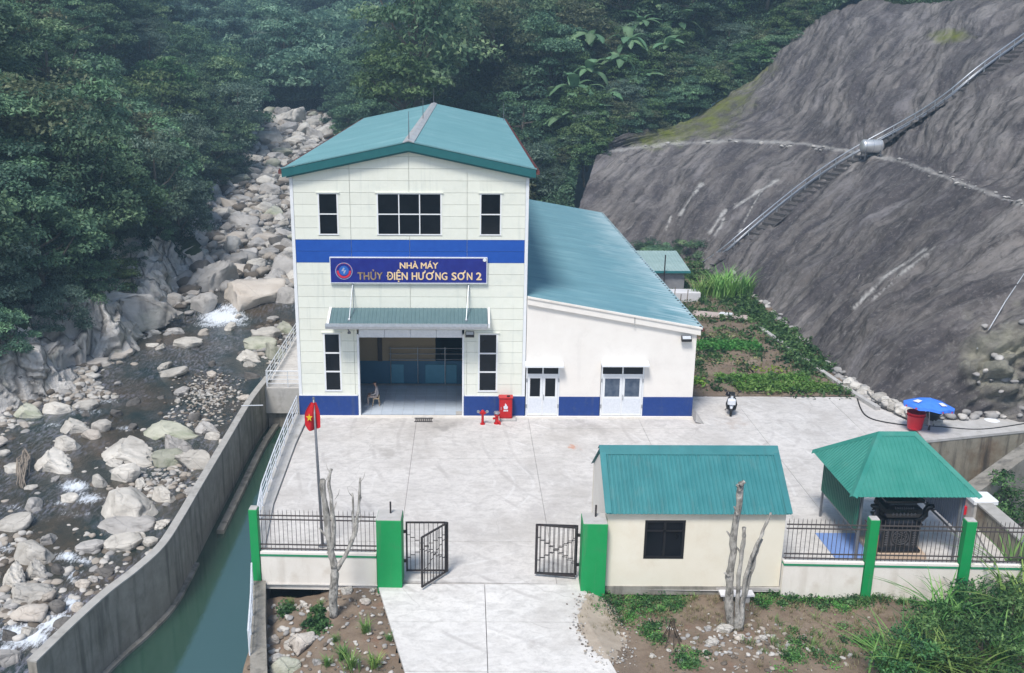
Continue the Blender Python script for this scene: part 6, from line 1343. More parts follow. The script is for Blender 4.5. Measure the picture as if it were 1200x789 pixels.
# far hill
nF = scatter_trees(FP, lambda p, t: visible(p+[0, 0, 4.], 30) and 120 < pix(p)[0] < 720 and pix(p+np.array([0, 0, 4.]))[1] > -25 and t < .72, 84, 7.5, [('far', 6), ('fartall', 2.5), ('vine', .8)], 1.35, 2.0,
     'hazy far hillside', 'trees of the far hillside')
print('far', len(nF))
FV, FF, FTn = [], [], []; lowm = []
def lowcrown(seed):
    rg = np.random.default_rng(seed); cs = rg.normal(size=(22, 3)); cs /= np.linalg.norm(cs, axis=1)[:, None]; cs *= rg.uniform(.4, 1, 22)[:, None]; cs = cs*[3.4, 3.4, 2.8]; Q = []; T = []
    for c in cs: d = rg.normal(size=(60, 3)); d[:, 2] = np.abs(d[:, 2])*.9-.1; d /= np.linalg.norm(d, axis=1)[:, None]; Q.append(c+d*1.25*[1.1, 1.1, .7]); T.append(np.clip(rg.normal(.5, .2)+rg.normal(0, .12, 60), 0, 1))
    Q = np.vstack(Q); v, f = leaf_cards(Q, np.tile([0, 0, .8], (len(Q), 1)), .62, rg); return v, f, np.repeat(np.concatenate(T), 4)
lowm = [lowcrown(i) for i in range(4)]; got2 = [np.array(q) for q in nF]; o_ = 0; k_ = 0
while len(FV) < 165 and k_ < 30000:
    k_ += 1; i, j = random.randrange(FP.shape[0]-1), random.randrange(int(FP.shape[1]*.72)); p = FP[i, j]
    if not (visible(p+[0, 0, 4.], 30) and 110 < pix(p)[0] < 720 and pix(p+np.array([0, 0, 4.]))[1] > -30) or any(np.sum((p-q)**2) < 30 for q in got2): continue
    got2.append(p); v, f, t_ = lowm[len(FV) % 4]; a = random.uniform(0, 6.28); s_ = random.uniform(1.1, 1.7); v = v@np.array([[cos(a), -sin(a), 0], [sin(a), cos(a), 0], [0, 0, 1]])*s_+p+[0, 0, 3.2*s_]; FV.append(v); FF.append(f+o_); o_ += len(v); FTn.append(np.clip(t_+random.uniform(-.15, .15), 0, 1))
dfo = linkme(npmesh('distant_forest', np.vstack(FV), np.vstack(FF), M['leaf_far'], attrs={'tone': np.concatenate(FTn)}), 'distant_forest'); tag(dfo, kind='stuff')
# hillside behind the tower
nR = scatter_trees(GP, lambda p, t: visible(p+[0, 0, 3.], 40) and 405 < pix(p)[0] < 1010 and pix(p+np.array([0, 0, 4.]))[1] > -40 and not (pix(p)[0] > 610 and p[1] < 66 and p[2] < 3) and (t > .24 or pix(p)[0] < 700) and not near_ban(p), 88, 4.8,
     [('broad', 6), ('tall', 3), ('olive', 1.5), ('vine', .8)], .85, 1.6, 'hillside behind the tower', 'trees of the hillside behind the tower')
print('right', len(nR))
# single trees one can point to
def at_hill(bv, x, y): p, n = hit(bv, x, y); return p
def solo(bv, x, y, key, s, label, zs=1., Y=None, base_dy=0, i=None, lift=None):
    p = at_hill(bv, x, y+base_dy) if Y is None else yp(x, y+base_dy, Y)
    if p is None: print('miss', label); return
    tree(key, tuple(p), s, label, zs=zs, i=i, lift=lift)
solo(GBV, 490, 122, 'tall', 2.3, 'tall dark dense tree rising above the left side of the tower roof', zs=1.2, Y=72, lift=3.4)
solo(GBV, 466, 138, 'light', 1.25, 'brighter green rounded tree just behind the left roof edge', Y=64)
solo(GBV, 585, 96, 'olive', 1.7, 'grey green tree with pale limbs behind the tower ridge', Y=84)
solo(LBV, 135, 258, 'light', 1.0, 'yellowish green tree standing out in the middle of the left forest', lift=1.2)
solo(LBV, 140, 135, 'light', 1.1, 'lighter olive green tree high in the left forest', lift=1.2)
solo(LBV, 262, 200, 'vine', 1.25, 'tree leaning over the boulders draped with grey green vines', lift=1.6)
solo(LBV, 205, 195, 'vine', 1.3, 'vine covered tree with a drooping silvery crown on the left bank', lift=1.4)
solo(LBV, 185, 30, 'tall', 1.8, 'tall dark tree on the ridge at the upper left', lift=2.6)
# undergrowth
def cards_on(name, P, cond, n, leaf, mat, spread=1.0, seed=3, up=.7, hgt=.9, mats=None):
    rg = np.random.default_rng(seed); ns, nt = P.shape[:2]; i = rg.integers(0, ns-1, n); j = rg.integers(0, nt-1, n); a, b = rg.random(n), rg.random(n)
    Q = (P[i, j]*((1-a)*(1-b))[:, None]+P[i+1, j]*(a*(1-b))[:, None]+P[i, j+1]*((1-a)*b)[:, None]+P[i+1, j+1]*(a*b)[:, None])
    k = cond(Q, j/nt); Q = Q[k]; h = np.clip(fbm(Q*.5, 3, seed), -.2, 1)*hgt; Q = Q+np.stack([rg.normal(0, .1, len(Q)), rg.normal(0, .1, len(Q)), np.abs(rg.normal(0, 1, len(Q)))*.25*spread+np.maximum(h, 0)*rg.random(len(Q))*spread], -1)
    t = np.clip(.45+fbm(Q*.6, 3, seed+3)*.35+rg.normal(0, .12, len(Q)), 0, 1)
    V, F = leaf_cards(Q, np.tile([0., 0, up], (len(Q), 1)), leaf, rg); me = npmesh(name, V, F, M[mat], attrs={'tone': np.repeat(t, 4)}); o = linkme(me, name); tag(o, kind='stuff'); return o
def pixv(Q): d = Q-CAM; z = d@_f; return PX+F_PX*(d@_r)/z, PY-F_PX*(d@_u)/z, z
def c_left(Q, t): u, v, z = pixv(Q); return (Q[:, 2]-zr(Q[:, 1]) > np.where(Q[:, 1] < 42, 4.2, 1.4)+fbm(Q*.4, 2, 3)*.8) & (z > 0) & (u > -60) & (u < 330) & (v > -60)
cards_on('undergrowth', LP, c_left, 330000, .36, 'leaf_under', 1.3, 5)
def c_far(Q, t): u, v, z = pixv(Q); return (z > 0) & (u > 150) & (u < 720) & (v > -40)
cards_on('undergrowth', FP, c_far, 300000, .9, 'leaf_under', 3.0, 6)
def c_right(Q, t): u, v, z = pixv(Q); return (z > 0) & (u > 380) & (u < 1230) & (v > -40)
cards_on('undergrowth', GP, c_right, 170000, .42, 'leaf', 2., 7)
# shrubs along the top edge of the rock cut and below it on its left side
def shrub(x, y, bv, s, key, label, group=None, lift=.7, name='shrub', cat='shrub'):
    p, n = hit(bv, x, y)
    if p is None: return
    t = tree(key, tuple(p), s, label, group, cat=cat, name=name, lift=lift, zs=random.uniform(.8, 1.1))
for k in range(30):
    t_ = k/29; x = 640+(955-640)*t_; y = np.interp(x, [640, 662, 700, 760, 800, 850, 905, 930, 955], [225, 200, 168, 150, 132, 96, 66, 40, 14])+random.uniform(-14, -2)
    shrub(x+random.uniform(-8, 8), y, GBV, random.uniform(.45, .8), random.choice(['broad', 'light', 'vine', 'olive']), ['lowest', 'lower', 'middle', 'upper', 'topmost'][k//6]+' leafy shrub group on the upper edge of the rock cut', 'shrubs edging the rock cut')
for k in range(22):
    x = random.uniform(622, 700); y = np.interp(x, [622, 660, 700], [232, 212, 180])-random.uniform(0, 60)
    shrub(x, y, GBV, random.uniform(.4, .75), random.choice(['broad', 'vine', 'light']), 'low leafy shrub on the slope between the tower roof and the rock cut', 'shrubs right of the tower')
for k in range(60):
    x = random.uniform(622, 860); yb_ = np.interp(x, [622, 660, 700, 760, 800, 860], [225, 190, 160, 140, 112, 78]); y = random.uniform(max(2, yb_-120), yb_-6)
    shrub(x, y, GBV, random.uniform(.4, .85), random.choice(['broad', 'light', 'light', 'vine', 'olive']), ['low', 'middle', 'high'][0 if y > 130 else 1 if y > 70 else 2]+' leafy shrub among the banana plants, '+('left part' if x < 700 else 'middle part' if x < 780 else 'right part'), 'shrubs among the banana plants')
# banana plants
def banana_leaf(name, L_=2.6, w=.62, seed=0):
    rg = np.random.default_rng(seed); n = 9; V = []; F = []; tn = []
    for i in range(n):
        t = i/(n-1); x = L_*(t-.18*t*t); z = L_*(.72*t-1.02*t**2.1); ww = w*.5*(sin(pi*min(1, t*.92+.06))**.6)*(1 if i < n-1 else .15)
        V += [(x, -ww, z-.1*ww), (x, 0, z+.06), (x, ww, z-.1*ww)]; tn += [.4+.3*rg.random(), .85, .4+.3*rg.random()]
    for i in range(n-1): F += [(3*i, 3*i+3, 3*i+4, 3*i+1), (3*i+1, 3*i+4, 3*i+5, 3*i+2)]
    return npmesh(name, V, F, M['banana'], smooth=True, attrs={'tone': tn})
BLF = [banana_leaf('banana_leaf', 2.6+.3*i, .95+.08*i, i) for i in range(3)]
bst = MB(); bst.tube([(0, 0, -.6), (0, 0, 1.5)], [.17, .09], 8); BST = bpy.data.meshes.new('banana_stem'); BST.from_pydata(bst.v, [], bst.f); BST.materials.append(M['bush']); BST.update()
def banana(p, s, label, group=None, n=13):
    t = bpy.data.objects.new('banana_plant', None); C.objects.link(t); t.location = p; s = s*1.25; t.scale = (s,)*3; t.rotation_euler = (0, 0, random.uniform(0, 6.28)); tag(t, label, 'banana plant', group)
    b = bpy.data.objects.new('stem', BST); C.objects.link(b); b.parent = t
    for k in range(n):
        l = bpy.data.objects.new('leaf', random.choice(BLF)); C.objects.link(l); l.parent = t; l.location = (0, 0, 1.3+.03*k); l.rotation_euler = (random.uniform(-.3, .3), random.uniform(-1.0, .3), k*2.4+random.uniform(-.3, .3)); q = random.uniform(.75, 1.1); l.scale = (q,)*3
for (x, y, s, bv, lb) in [(672, 128, 1.1, GBV, 'large banana plant with pale green leaves right of the tower roof'), (690, 105, 1.0, GBV, 'upright banana plant just above the large pale one'), (650, 140, .95, GBV, 'banana plant leaning toward the tower roof corner'),
                      (710, 128, .8, GBV, 'banana plant with drooping leaves above the left end of the berm'), (740, 150, .7, GBV, 'small banana plant on the slope above the berm path'), (795, 52, 1.2, GBV, 'tall banana plant near the top of the wooded slope'),
                      (820, 42, 1.1, GBV, 'banana plant with a bright upright leaf at the crest of the slope'), (768, 30, 1.1, GBV, 'banana plant among dark trees at the upper middle'), (750, 52, 1., GBV, 'banana plant with spreading grey green leaves on the wooded slope'), (722, 92, .9, GBV, 'banana plant in the middle of the wooded slope'), (700, 150, .8, GBV, 'banana plant low above the left end of the berm'), (640, 165, .8, GBV, 'banana plant beside the right roof corner of the tower'), (665, 160, .9, GBV, 'banana plant below the large pale one'), (735, 70, 1., GBV, 'banana plant under the two crest plants'), (780, 75, .9, GBV, 'banana plant right of centre on the wooded slope'), (845, 25, 1., GBV, 'topmost banana plant near the rock cut crest'), (755, 110, .8, GBV, 'small banana plant above the mossy edge'), (690, 70, 1.1, GBV, 'banana plant before the dark trees behind the annex')]:
    p, n = hit(bv, x, y)
    if p is not None: banana(tuple(p), s, lb)
for (x, y) in [(362, 84), (375, 60), (395, 75), (350, 135), (330, 120), (608, 38)]:
    p, n = hit(FBV, x, y)
    if p is not None: banana(tuple(p), 2.3, 'pale banana plant on the hazy far hillside', 'banana plants of the far hillside', 8)

# blade plants (grass, cane, corn)
def blades(n, h, w, spread, seed, lean=.5, seg=4, base=.08):
    rg = np.random.default_rng(seed); V = []; F = []; T = []
    for k in range(n):
        a = rg.uniform(0, 2*pi); r = abs(rg.normal(0, base)); b = np.array([cos(a)*r, sin(a)*r, 0]); d = rg.uniform(0, 2*pi); hh = h*rg.uniform(.55, 1.1); ln = lean*rg.uniform(.3, 1.3)*hh; dv = np.array([cos(d), sin(d), 0]); sd_ = np.array([-sin(d), cos(d), 0]); o = len(V); t0 = rg.uniform(.2, .9)
        for i in range(seg+1):
            t = i/seg; p = b+dv*ln*t*t+np.array([0, 0, hh*(t-.28*t*t*lean*1.6)]); ww = w*.5*(1-t)**.6*(.5+t if t < .5 else 1); V += [p-sd_*ww, p+sd_*ww]; T += [t0]*2
        for i in range(seg): F.append((o+2*i, o+2*i+1, o+2*i+3, o+2*i+2))
    return np.array(V), np.array(F), np.array(T)
def bl_mesh(name, mat, *a, **k): V, F, T = blades(*a, **k); return npmesh(name, V, F, M[mat], attrs={'tone': T})
CANE = [bl_mesh('cane_plant', 'cane', 60, 2.7, .11, .5, 10+i, lean=.55, base=.28) for i in range(3)]
for i, (x, y, s) in enumerate([(820, 352, .95), (832, 347, .85), (843, 350, 1.0), (856, 352, 1.15), (868, 350, 1.1), (850, 340, 1.0), (878, 347, .8), (838, 340, .7)]):
    p = gp(x, y, 0); o = bpy.data.objects.new('cane_plant', CANE[i % 3]); C.objects.link(o); o.location = tuple(p); o.scale = (s,)*3; o.rotation_euler = (0, 0, i*1.3); tag(o, 'bright green sugar cane clump at the back of the vegetable garden', 'sugar cane', 'sugar cane clumps in the garden')
def scatter_blades(name, pts, mat, h, w, n=14, seed=1, lean=.7, base=.1, var=(.5, 1.3)):
    src = [blades(n, h, w, .3, seed+i, lean=lean, base=base) for i in range(5)]; V = []; F = []; T = []; o = 0; rg = np.random.default_rng(seed)
    for i, p in enumerate(pts):
        v, f, t = src[i % 5]; a = rg.uniform(0, 6.28); s_ = rg.uniform(*var); c, s = cos(a), sin(a); v = v@np.array([[c, s, 0], [-s, c, 0], [0, 0, 1]])*s_; V.append(v+p); F.append(f+o); o += len(v); T.append(np.clip(t+rg.normal(0, .15), 0, 1))
    me = npmesh(name, np.vstack(V), np.vstack(F), M[mat], attrs={'tone': np.concatenate(T)}); q = linkme(me, name); tag(q, kind='stuff'); return q
def leaf_patch(name, pts, mat, size, n=30, r=.35, h=.3, seed=1, parent=None, stuff=True, asp=.6):
    rg = np.random.default_rng(seed); Q = []; T = []
    for p in pts:
        s_ = rg.uniform(.5, 1.2); d = rg.normal(size=(n, 3))*[r, r, 0]*s_*.6; d[:, 2] = rg.random(n)*h*s_*np.exp(-(d[:, 0]**2+d[:, 1]**2)/(r*r*s_*s_)); Q.append(d+p); T.append(np.clip(rg.normal(.5, .2)+rg.normal(0, .15, n), 0, 1))
    Q = np.vstack(Q); V, F = leaf_cards(Q, np.tile([0, 0, .8], (len(Q), 1)), size, rg, asp); off = WORLD.get(parent, np.zeros(3)) if parent is not None else np.zeros(3)
    me = npmesh(name, V-off, F, M[mat], attrs={'tone': np.repeat(np.concatenate(T), 4)}); o = linkme(me, name, parent)
    if stuff: tag(o, kind='stuff')
    return o

# ------------------------------------------------------------ garden behind the annex corner
gz = lambda P: fbm(P*[.8, .8, 0]+[3, 0, 0], 4, 61)*.06+.02
def gmask(P): x, y = P[:, 0], P[:, 1]; return (x > 20.97) & (x < 32.6)
grid_sheet('garden_soil', np.arange(20.5, 34, .2), np.arange(3.35, 47, .2), gz, M['soil'], mask=gmask)
def bed(x0, x1, y0, y1, mat, label, leaf=.17, n=52, h=.40, r=.30, sp=.3):
    t = thing('vegetable_bed', label, 'vegetable bed', ((x0+x1)/2, (y0+y1)/2, 0)); b = MB()
    xs_ = np.linspace(x0, x1, 16); pr = [(0, .02), (.15, .13), (.5, .17), (.85, .13), (1, .02)]; P = [[(x+random.uniform(-.04, .04), y0+(y1-y0)*a+random.uniform(-.04, .04), z+random.uniform(-.02, .02)) for x in xs_] for a, z in pr]
    for a, c in zip(P, P[1:]): b.strip(a, c)
    b.build('soil_ridge', M['soil'], t, smooth=True); pts_ = []; nn = 0
    y = y0+.2
    while y < y1-.1:
        x = x0+.15
        while x < x1-.1: pts_.append((x+random.uniform(-.1, .1), y+random.uniform(-.1, .1), .15)); x += sp*.8
        y += sp
    leaf_patch('foliage', pts_, mat, leaf, n, r, h, seed=int(x0*10+y0), parent=t, stuff=False)
bed(24.6, 30.3, 3.9, 5.2, 'veg', 'dense green vegetable bed nearest the yard'); bed(24.0, 29.3, 5.8, 6.9, 'veg', 'second green vegetable bed with a ragged edge', h=.26)
bed(21.9, 23.1, 5.0, 6.1, 'lettuce', 'small patch of yellow green lettuce close to the annex corner', .24, 20, .2)
bed(26.4, 28.7, 7.4, 8.4, 'lettuce', 'sparse row of yellow green lettuce in the middle of the garden', .2, 10, .15, sp=.5)
bed(21.3, 28.5, 12.2, 13.8, 'veg', 'long dark green vegetable bed across the garden middle', h=.4); bed(21.6, 27.5, 9.2, 10.6, 'drygrass', 'bare brown bed with dry stalks', .15, 6, .12, sp=.5)
bed(21.6, 27.8, 15.0, 16.6, 'drygrass', 'thin weedy bed behind the long green one', .18, 12, .2, sp=.45); bed(22.0, 25.6, 18.2, 19.8, 'lettuce', 'pale yellow green bed farther back by the annex wall', .2, 12, .16, sp=.45)
pts = []
for _ in range(240): Y = random.uniform(8, 30); pts.append((np.interp(Y, [3, 9, 18, 27], [31.0, 30.9, 31., 31])+random.gauss(-.2, .6), Y, .05))
for _ in range(200): pts.append((random.uniform(23.5, 31), random.uniform(19, 36), .03))
for _ in range(130): pts.append((random.uniform(21.1, 31), random.uniform(3.5, 18), .03))
for _ in range(120): pts.append((random.uniform(26, 31.5), random.uniform(33, 46), .05))
leaf_patch('garden_weeds', pts, 'bush', .22, 40, .5, .5, seed=4)
pts = [(random.uniform(21.1, 31), random.uniform(3.5, 30), .03) for _ in range(500)]; scatter_blades('garden_grass', pts, 'drygrass', .35, .03, 9, 3)
b_ = MB(); p = gp(826, 366); q = gp(882, 377); b_.add([(25.0, 21.2, .15), (29.6, 19.8, .12), (29.8, 21.0, .14), (25.2, 22.6, .2), (25.0, 21.2, .1), (29.6, 19.8, .07), (29.8, 21.0, .09), (25.2, 22.6, .15)], [(0, 1, 2, 3), (0, 4, 5, 1), (1, 5, 6, 2), (2, 6, 7, 3), (3, 7, 4, 0)]); tag(b_.build('board', M['plank']), 'long pinkish board lying behind the garden beds', 'board')
b_ = MB(); b_.prism([(27.6, 20.8), (28.5, 20.5), (28.7, 21.0), (27.9, 21.3)], .2, .32, axis='z'); tag(b_.build('sack', M['white']), 'white sack lying on the pinkish board', 'sack')
b_ = MB(); b_.tube([(24.3, 19.2, 0), (24.35, 19.1, 2.2)], [.045, .035], 6); tag(b_.build('garden_pole', M['wood']), 'thin wooden pole standing in the garden by the annex roof', 'pole')
for i, (x, y) in enumerate([(22.5, 23.6), (23.3, 24), (24.1, 24.2), (25., 24.3), (26, 24.3)]): b_ = MB(); b_.tube([(x, y, 0), (x+.06, y, 1.3+.2*(i % 2))], .035, 5); tag(b_.build('garden_stake', M['wood']), 'grey wooden stake of the rough fence before the cane clumps', 'stake', 'stakes before the sugar cane')
# concrete gutter along the rock foot, with broken blocks at its near end
gt = thing('slope_gutter', 'narrow concrete gutter kerb running along the foot of the rock cut beside the garden', 'kerb', (31, 8, 0))
G = [(29.6, 17.5), (30.1, 12), (30.5, 7.5), (30.9, 3.6), (31.3, 1.2)]; b_ = MB(); wallstrip(b_, G, offset(G, .28), -.1, .22); b_.build('kerb', M['kerb'], gt)
for i in range(11):
    t = i/10; x, y = 30.95+t*1.9, 4.6-t*6.0; o = bpy.data.objects.new('rubble_block', random.choice(ROCKS['pale'])); C.objects.link(o); o.location = (x+.35, y+.3, .28); o.scale = (.5, .42, .32); o.rotation_euler = (random.uniform(-.3, .3), random.uniform(-.3, .3), random.uniform(0, 3)); tag(o, 'pale broken concrete block in the row along the near foot of the rock cut', 'concrete block', 'broken blocks at the rock foot')

# ------------------------------------------------------------ soil in front of the fence
def sz_(P):
    x, y = P[:, 0], P[:, 1]; z = -.34+fbm(P*[.5, .5, 0]+[9, 0, 0], 5, 71)*.13-np.clip((-18-y)*.0, 0, 1)+.25*np.exp(-((x-18)**2+(y+20)**2)/3.)
    e_ = drive_x(y)[1]; t_ = np.clip(1-(x-e_)/1.1, 0, 1); z = z*(1-t_)+(-.012+fbm(P*[2., 2., 0], 3, 73)*.012)*t_; return np.where(x < e_+.02, -.09, z)
grid_sheet('bare_soil', np.arange(12.6, 60, .15), np.concatenate([np.arange(-60, -26, 1.5), np.arange(-26, -16.8, .15)]), sz_, M['soil'], mask=lambda P: P[:, 0] > drive_x(P[:, 1])[1]-.35)
def sz2(P): x, y = P[:, 0], P[:, 1]; return -.5+fbm(P*[.7, .7, 0]+[5, 0, 0], 5, 72)*.18+np.clip((x-3.4)*.16, -.3, .3)
grid_sheet('soil_bed', np.arange(1.4, 9.1, .12), np.concatenate([np.arange(-60, -26, 1.5), np.arange(-26, -16.7, .12)]), sz2, M['soil'], mask=lambda P: (P[:, 0] < drive_x(P[:, 1])[0]+.1) & (P[:, 0] > 1.5))
def gs(x, y, z=-.34): p = gp(x, y, z); return p
def zat(f, x, y): return float(f(np.array([[x, y, 0.]]))[0])
# sand at the drive edge
def sandm(P):
    x, y = P[:, 0], P[:, 1]; return np.hypot((x-13.5-.12*(y+19.7))/.85, (y+19.7)/2.2)+fbm(P*[1.3, 1.3, 0], 5, 66, .65)*.22 < .95
grid_sheet('sand_patch', np.arange(12.4, 15.2, .045), np.arange(-22.6, -17.2, .045), lambda P: np.maximum(sz_(P)+.012, np.where(P[:, 0] < drive_x(P[:, 1])[1]+.03, .010, -9)), M['sand'], mask=sandm)
pts = []; sz = []
for _ in range(260): a_ = random.uniform(0, 6.28); r_ = random.gauss(1., .14); x, y = 13.5+.85*r_*cos(a_), -19.7+2.1*r_*sin(a_); pts.append((x, y, .02 if x < drive_x(y)[1] else zat(sz_, x, y)+.03)); sz.append(random.uniform(.02, .06))
for _ in range(230):
    x, y = 17.9+random.gauss(0, 1.3), -20.6+random.gauss(0, .8); pts.append((x, y, zat(sz_, x, y)+.02)); sz.append(random.uniform(.03, .13))
for _ in range(260): x, y = random.uniform(14, 30), random.uniform(-23, -17.3); pts.append((x, y, zat(sz_, x, y)+.01)); sz.append(random.uniform(.02, .07))
for _ in range(420): x, y = random.uniform(1.7, 6.6), random.uniform(-24, -17.2); pts.append((x, y, zat(sz2, x, y)+.03)); sz.append(random.uniform(.03, .12)*(1.6 if x < 3.3 else 1))
stone_scatter('gravel', pts, sz, MR)
def stone(px, py, w, h, kind, label, f=sz_):
    p = gp(px, py, -.3); z = zat(f, p[0], p[1]); k = zdist(p)/F_PX; o = bpy.data.objects.new('stone', random.choice(ROCKS[kind])); C.objects.link(o); o.scale = (w*k*.5, w*k*.38, h*k*.42); o.location = (p[0], p[1], z+h*k*.18); o.rotation_euler = (random.uniform(-.2, .2), random.uniform(-.2, .2), random.uniform(-.5, .5)); tag(o, label, 'stone')
stone(405, 695, 17, 13, 'pale', 'white stone beside the foot of the pruned tree', sz2); stone(355, 702, 11, 8, 'pale', 'small square white stone left of the pruned tree', sz2); stone(355, 752, 32, 27, 'tan', 'largest tan stone in the left soil bed', sz2)
stone(334, 777, 38, 34, 'moss', 'big greenish slab leaning on the old concrete wall', sz2); stone(428, 710, 14, 9, 'tan', 'low tan stone near the drive edge of the left soil bed', sz2); stone(322, 765, 22, 22, 'grey', 'grey block in the rubble along the old wall', sz2)
stone(320, 742, 14, 18, 'tan', 'upright reddish stone in the rubble along the old wall', sz2); stone(345, 748, 26, 12, 'pale', 'flat pale slab just behind the largest tan stone', sz2); stone(371, 775, 14, 12, 'grey', 'small grey stone right of the greenish slab', sz2)
stone(320, 712, 20, 14, 'dark', 'dark stone at the corner of the left soil bed', sz2); stone(436, 695, 8, 7, 'pale', 'small white stone near the wall end of the left bed', sz2)
stone(848, 744, 23, 12, 'pale', 'largest pale stone at the foot of the bare trunks'); stone(834, 759, 17, 9, 'pale', 'white stone below the largest one near the trunks'); stone(867, 754, 14, 9, 'tan', 'tan stone right of the largest pale one'); stone(828, 744, 10, 8, 'grey', 'grey stone left of the largest pale one near the trunks'); stone(893, 752, 12, 8, 'pale', 'pale stone alone at the right of the rubble heap'); stone(765, 769, 9, 7, 'pale', 'small white stone near the stick tripod')
t = thing('stone_bench', 'small white slab bench behind the bare trunks', 'bench', tuple(gs(866, 706))); pB = gs(866, 706); MB().cbox(pB[0]-.72, pB[1]-.16, -.02, pB[0]+.5, pB[1]+.22, .05, .01).build('slab', M['slabwhite'], t); MB().box(pB[0]-.55, pB[1]-.1, -.4, pB[0]-.4, pB[1]+.15, -.022).build('support', M['kerb'], t); MB().box(pB[0]+.2, pB[1]-.1, -.4, pB[0]+.35, pB[1]+.15, -.022).build('support', M['kerb'], t)
t = thing('stick_tripod', 'little tripod of dark sticks tied at the top in the right soil', 'tripod', tuple(gs(786, 757)))
pT = gs(786, 757); top = np.array([pT[0], pT[1], .55])
for k in range(8): a = k*.785; b_ = MB(); b_.tube([(pT[0]+.42*cos(a), pT[1]+.42*sin(a), -.35), tuple(top+[cos(a+2)*.08, sin(a+2)*.08, .12])], [.022, .014], 5); b_.build('stick', M['stick'], t)
# bare pruned trunks
def limb(b, pl, Y, r0, r1, n=9):
    P = [np.array(yp(x, y, Y+dy)) for x, y, *dy_ in pl for dy in [dy_[0] if dy_ else 0]]
    Q = cr_resample(np.array(P), len(P)*4); Q += np.stack([fbm(Q*2.3+k*9, 2, 5+k) for k in range(3)], -1)*.03*min(1, r0/.08); m_ = len(Q)
    rr = [(r0+(r1-r0)*i/(m_-1))*.72*(1+.24*float(vnoise(np.array([[i*1.1, r0*50, 3.]]), 3)[0])) for i in range(m_)]; b.tube([tuple(q) for q in Q], rr, n)
t = thing('bare_tree', 'leafless pruned tree with forked grey limbs in the left soil bed', 'tree', tuple(gs(391, 716, -.4)))
b_ = MB(); limb(b_, [(391, 722), (390.5, 700), (391.5, 680), (392.8, 663)], -18.9, .23, .19, 12); limb(b_, [(392.8, 665), (388, 645), (384, 620), (382, 598), (379, 578), (378, 562)], -18.9, .165, .12, 10); b_.build('trunk', M['bark'], t, smooth=True)
for pl, a, c in (([(388, 645), (391, 622), (389.5, 600), (387, 578), (385.5, 565), (388.5, 550)], .13, .06), ([(394, 668), (402, 655), (410, 640), (416, 625), (419, 608), (421, 585), (422.5, 560)], .12, .055), ([(411, 636), (415, 620), (414, 600), (413, 578)], .075, .04),
                 ([(386, 632), (380, 625), (374, 619)], .07, .03), ([(386, 608), (391, 598), (394, 588)], .05, .02), ([(421, 590), (424, 582)], .03, .015), ([(382, 592), (377, 590)], .04, .02), ([(389, 650), (383, 648)], .06, .03), ([(419, 612), (424, 608)], .03, .015)):
    b_ = MB(); limb(b_, pl, -18.9, a, c, 8); b_.build('limb', M['bark'], t, smooth=True)
t = thing('bare_tree', 'group of thick leafless grey trunks cut off above the gatehouse eave', 'tree', tuple(gs(860, 735, -.4)))
for pl, a, c, nm in (([(857, 742), (855, 715), (854.5, 690), (857.5, 660), (861.5, 620), (866, 588), (868.5, 567)], .21, .15, 'trunk'), ([(864, 742), (864, 710), (866, 680), (869, 650), (872, 632), (872.5, 618)], .12, .085, 'trunk'),
                     ([(868, 740), (870, 710), (872.5, 685), (880, 655), (889, 634), (896, 615), (903, 601)], .12, .06, 'trunk'), ([(861, 740), (867, 722), (873, 700), (878, 680), (884, 655), (892, 632)], .12, .07, 'trunk'),
                     ([(861, 636), (856, 628), (851, 622)], .07, .03, 'limb'), ([(864, 604), (860, 594)], .07, .035, 'limb'), ([(868, 575), (863, 568)], .08, .05, 'limb'), ([(855, 675), (849, 672)], .08, .04, 'limb'), ([(869, 649), (862, 640)], .06, .03, 'limb'), ([(900, 608), (905, 609)], .03, .015, 'limb'), ([(876, 672), (880, 668)], .05, .02, 'limb'), ([(867.5, 568), (873, 564)], .12, .09, 'limb')):
    b_ = MB(); limb(b_, pl, -19.7+random.uniform(-.15, .15), a, c, 11); b_.build(nm, M['bark'], t, smooth=True)
for (x, y, Y, a_) in [(388, 640, -18.9, -1), (379, 566, -18.9, 1), (388, 555, -18.9, -1), (413, 582, -18.9, -1), (422, 565, -18.9, 1), (418, 615, -18.9, 1), (384, 600, -18.9, -1), (392, 585, -18.9, 1)]:
    b_ = MB(); limb(b_, [(x, y), (x+a_*4, y-5), (x+a_*6, y-12)], Y, .025, .008, 5); tw = b_.build('twig', M['bark']); o_ = [q for q in bpy.data.objects if q.name == 'bare_tree'][0]; tw.data.transform(Matrix.Translation(-o_.location)); tw.parent = o_
# weeds in both soil areas
pts = []
def w(cx, cy, rx, ry, n, f=sz_):
    for _ in range(n): p = gp(cx+random.gauss(0, rx*.5), cy+random.gauss(0, ry*.5), -.3); pts.append((p[0], p[1], zat(f, p[0], p[1])))
w(765, 700, 60, 14, 60); w(745, 715, 36, 18, 46); w(800, 690, 40, 8, 30); w(950, 698, 70, 8, 80); w(1000, 705, 60, 14, 40); w(770, 740, 20, 14, 20); w(900, 690, 30, 8, 26); w(740, 685, 14, 5, 20); w(905, 705, 20, 10, 18); w(810, 778, 22, 10, 18); w(1070, 700, 60, 8, 36); w(930, 770, 40, 30, 20); w(1010, 760, 40, 24, 20)
leaf_patch('weeds', pts[::2], 'bush', .085, 90, .26, .30, seed=9); leaf_patch('weeds', pts[1::3], 'veg', .07, 80, .3, .2, seed=19)
pts = []; w(900, 730, 200, 60, 260); w(1000, 740, 100, 50, 160); w(760, 720, 70, 30, 120); w(850, 700, 120, 16, 100); scatter_blades('dry_grass', pts, 'drygrass', .22, .02, 10, 5)
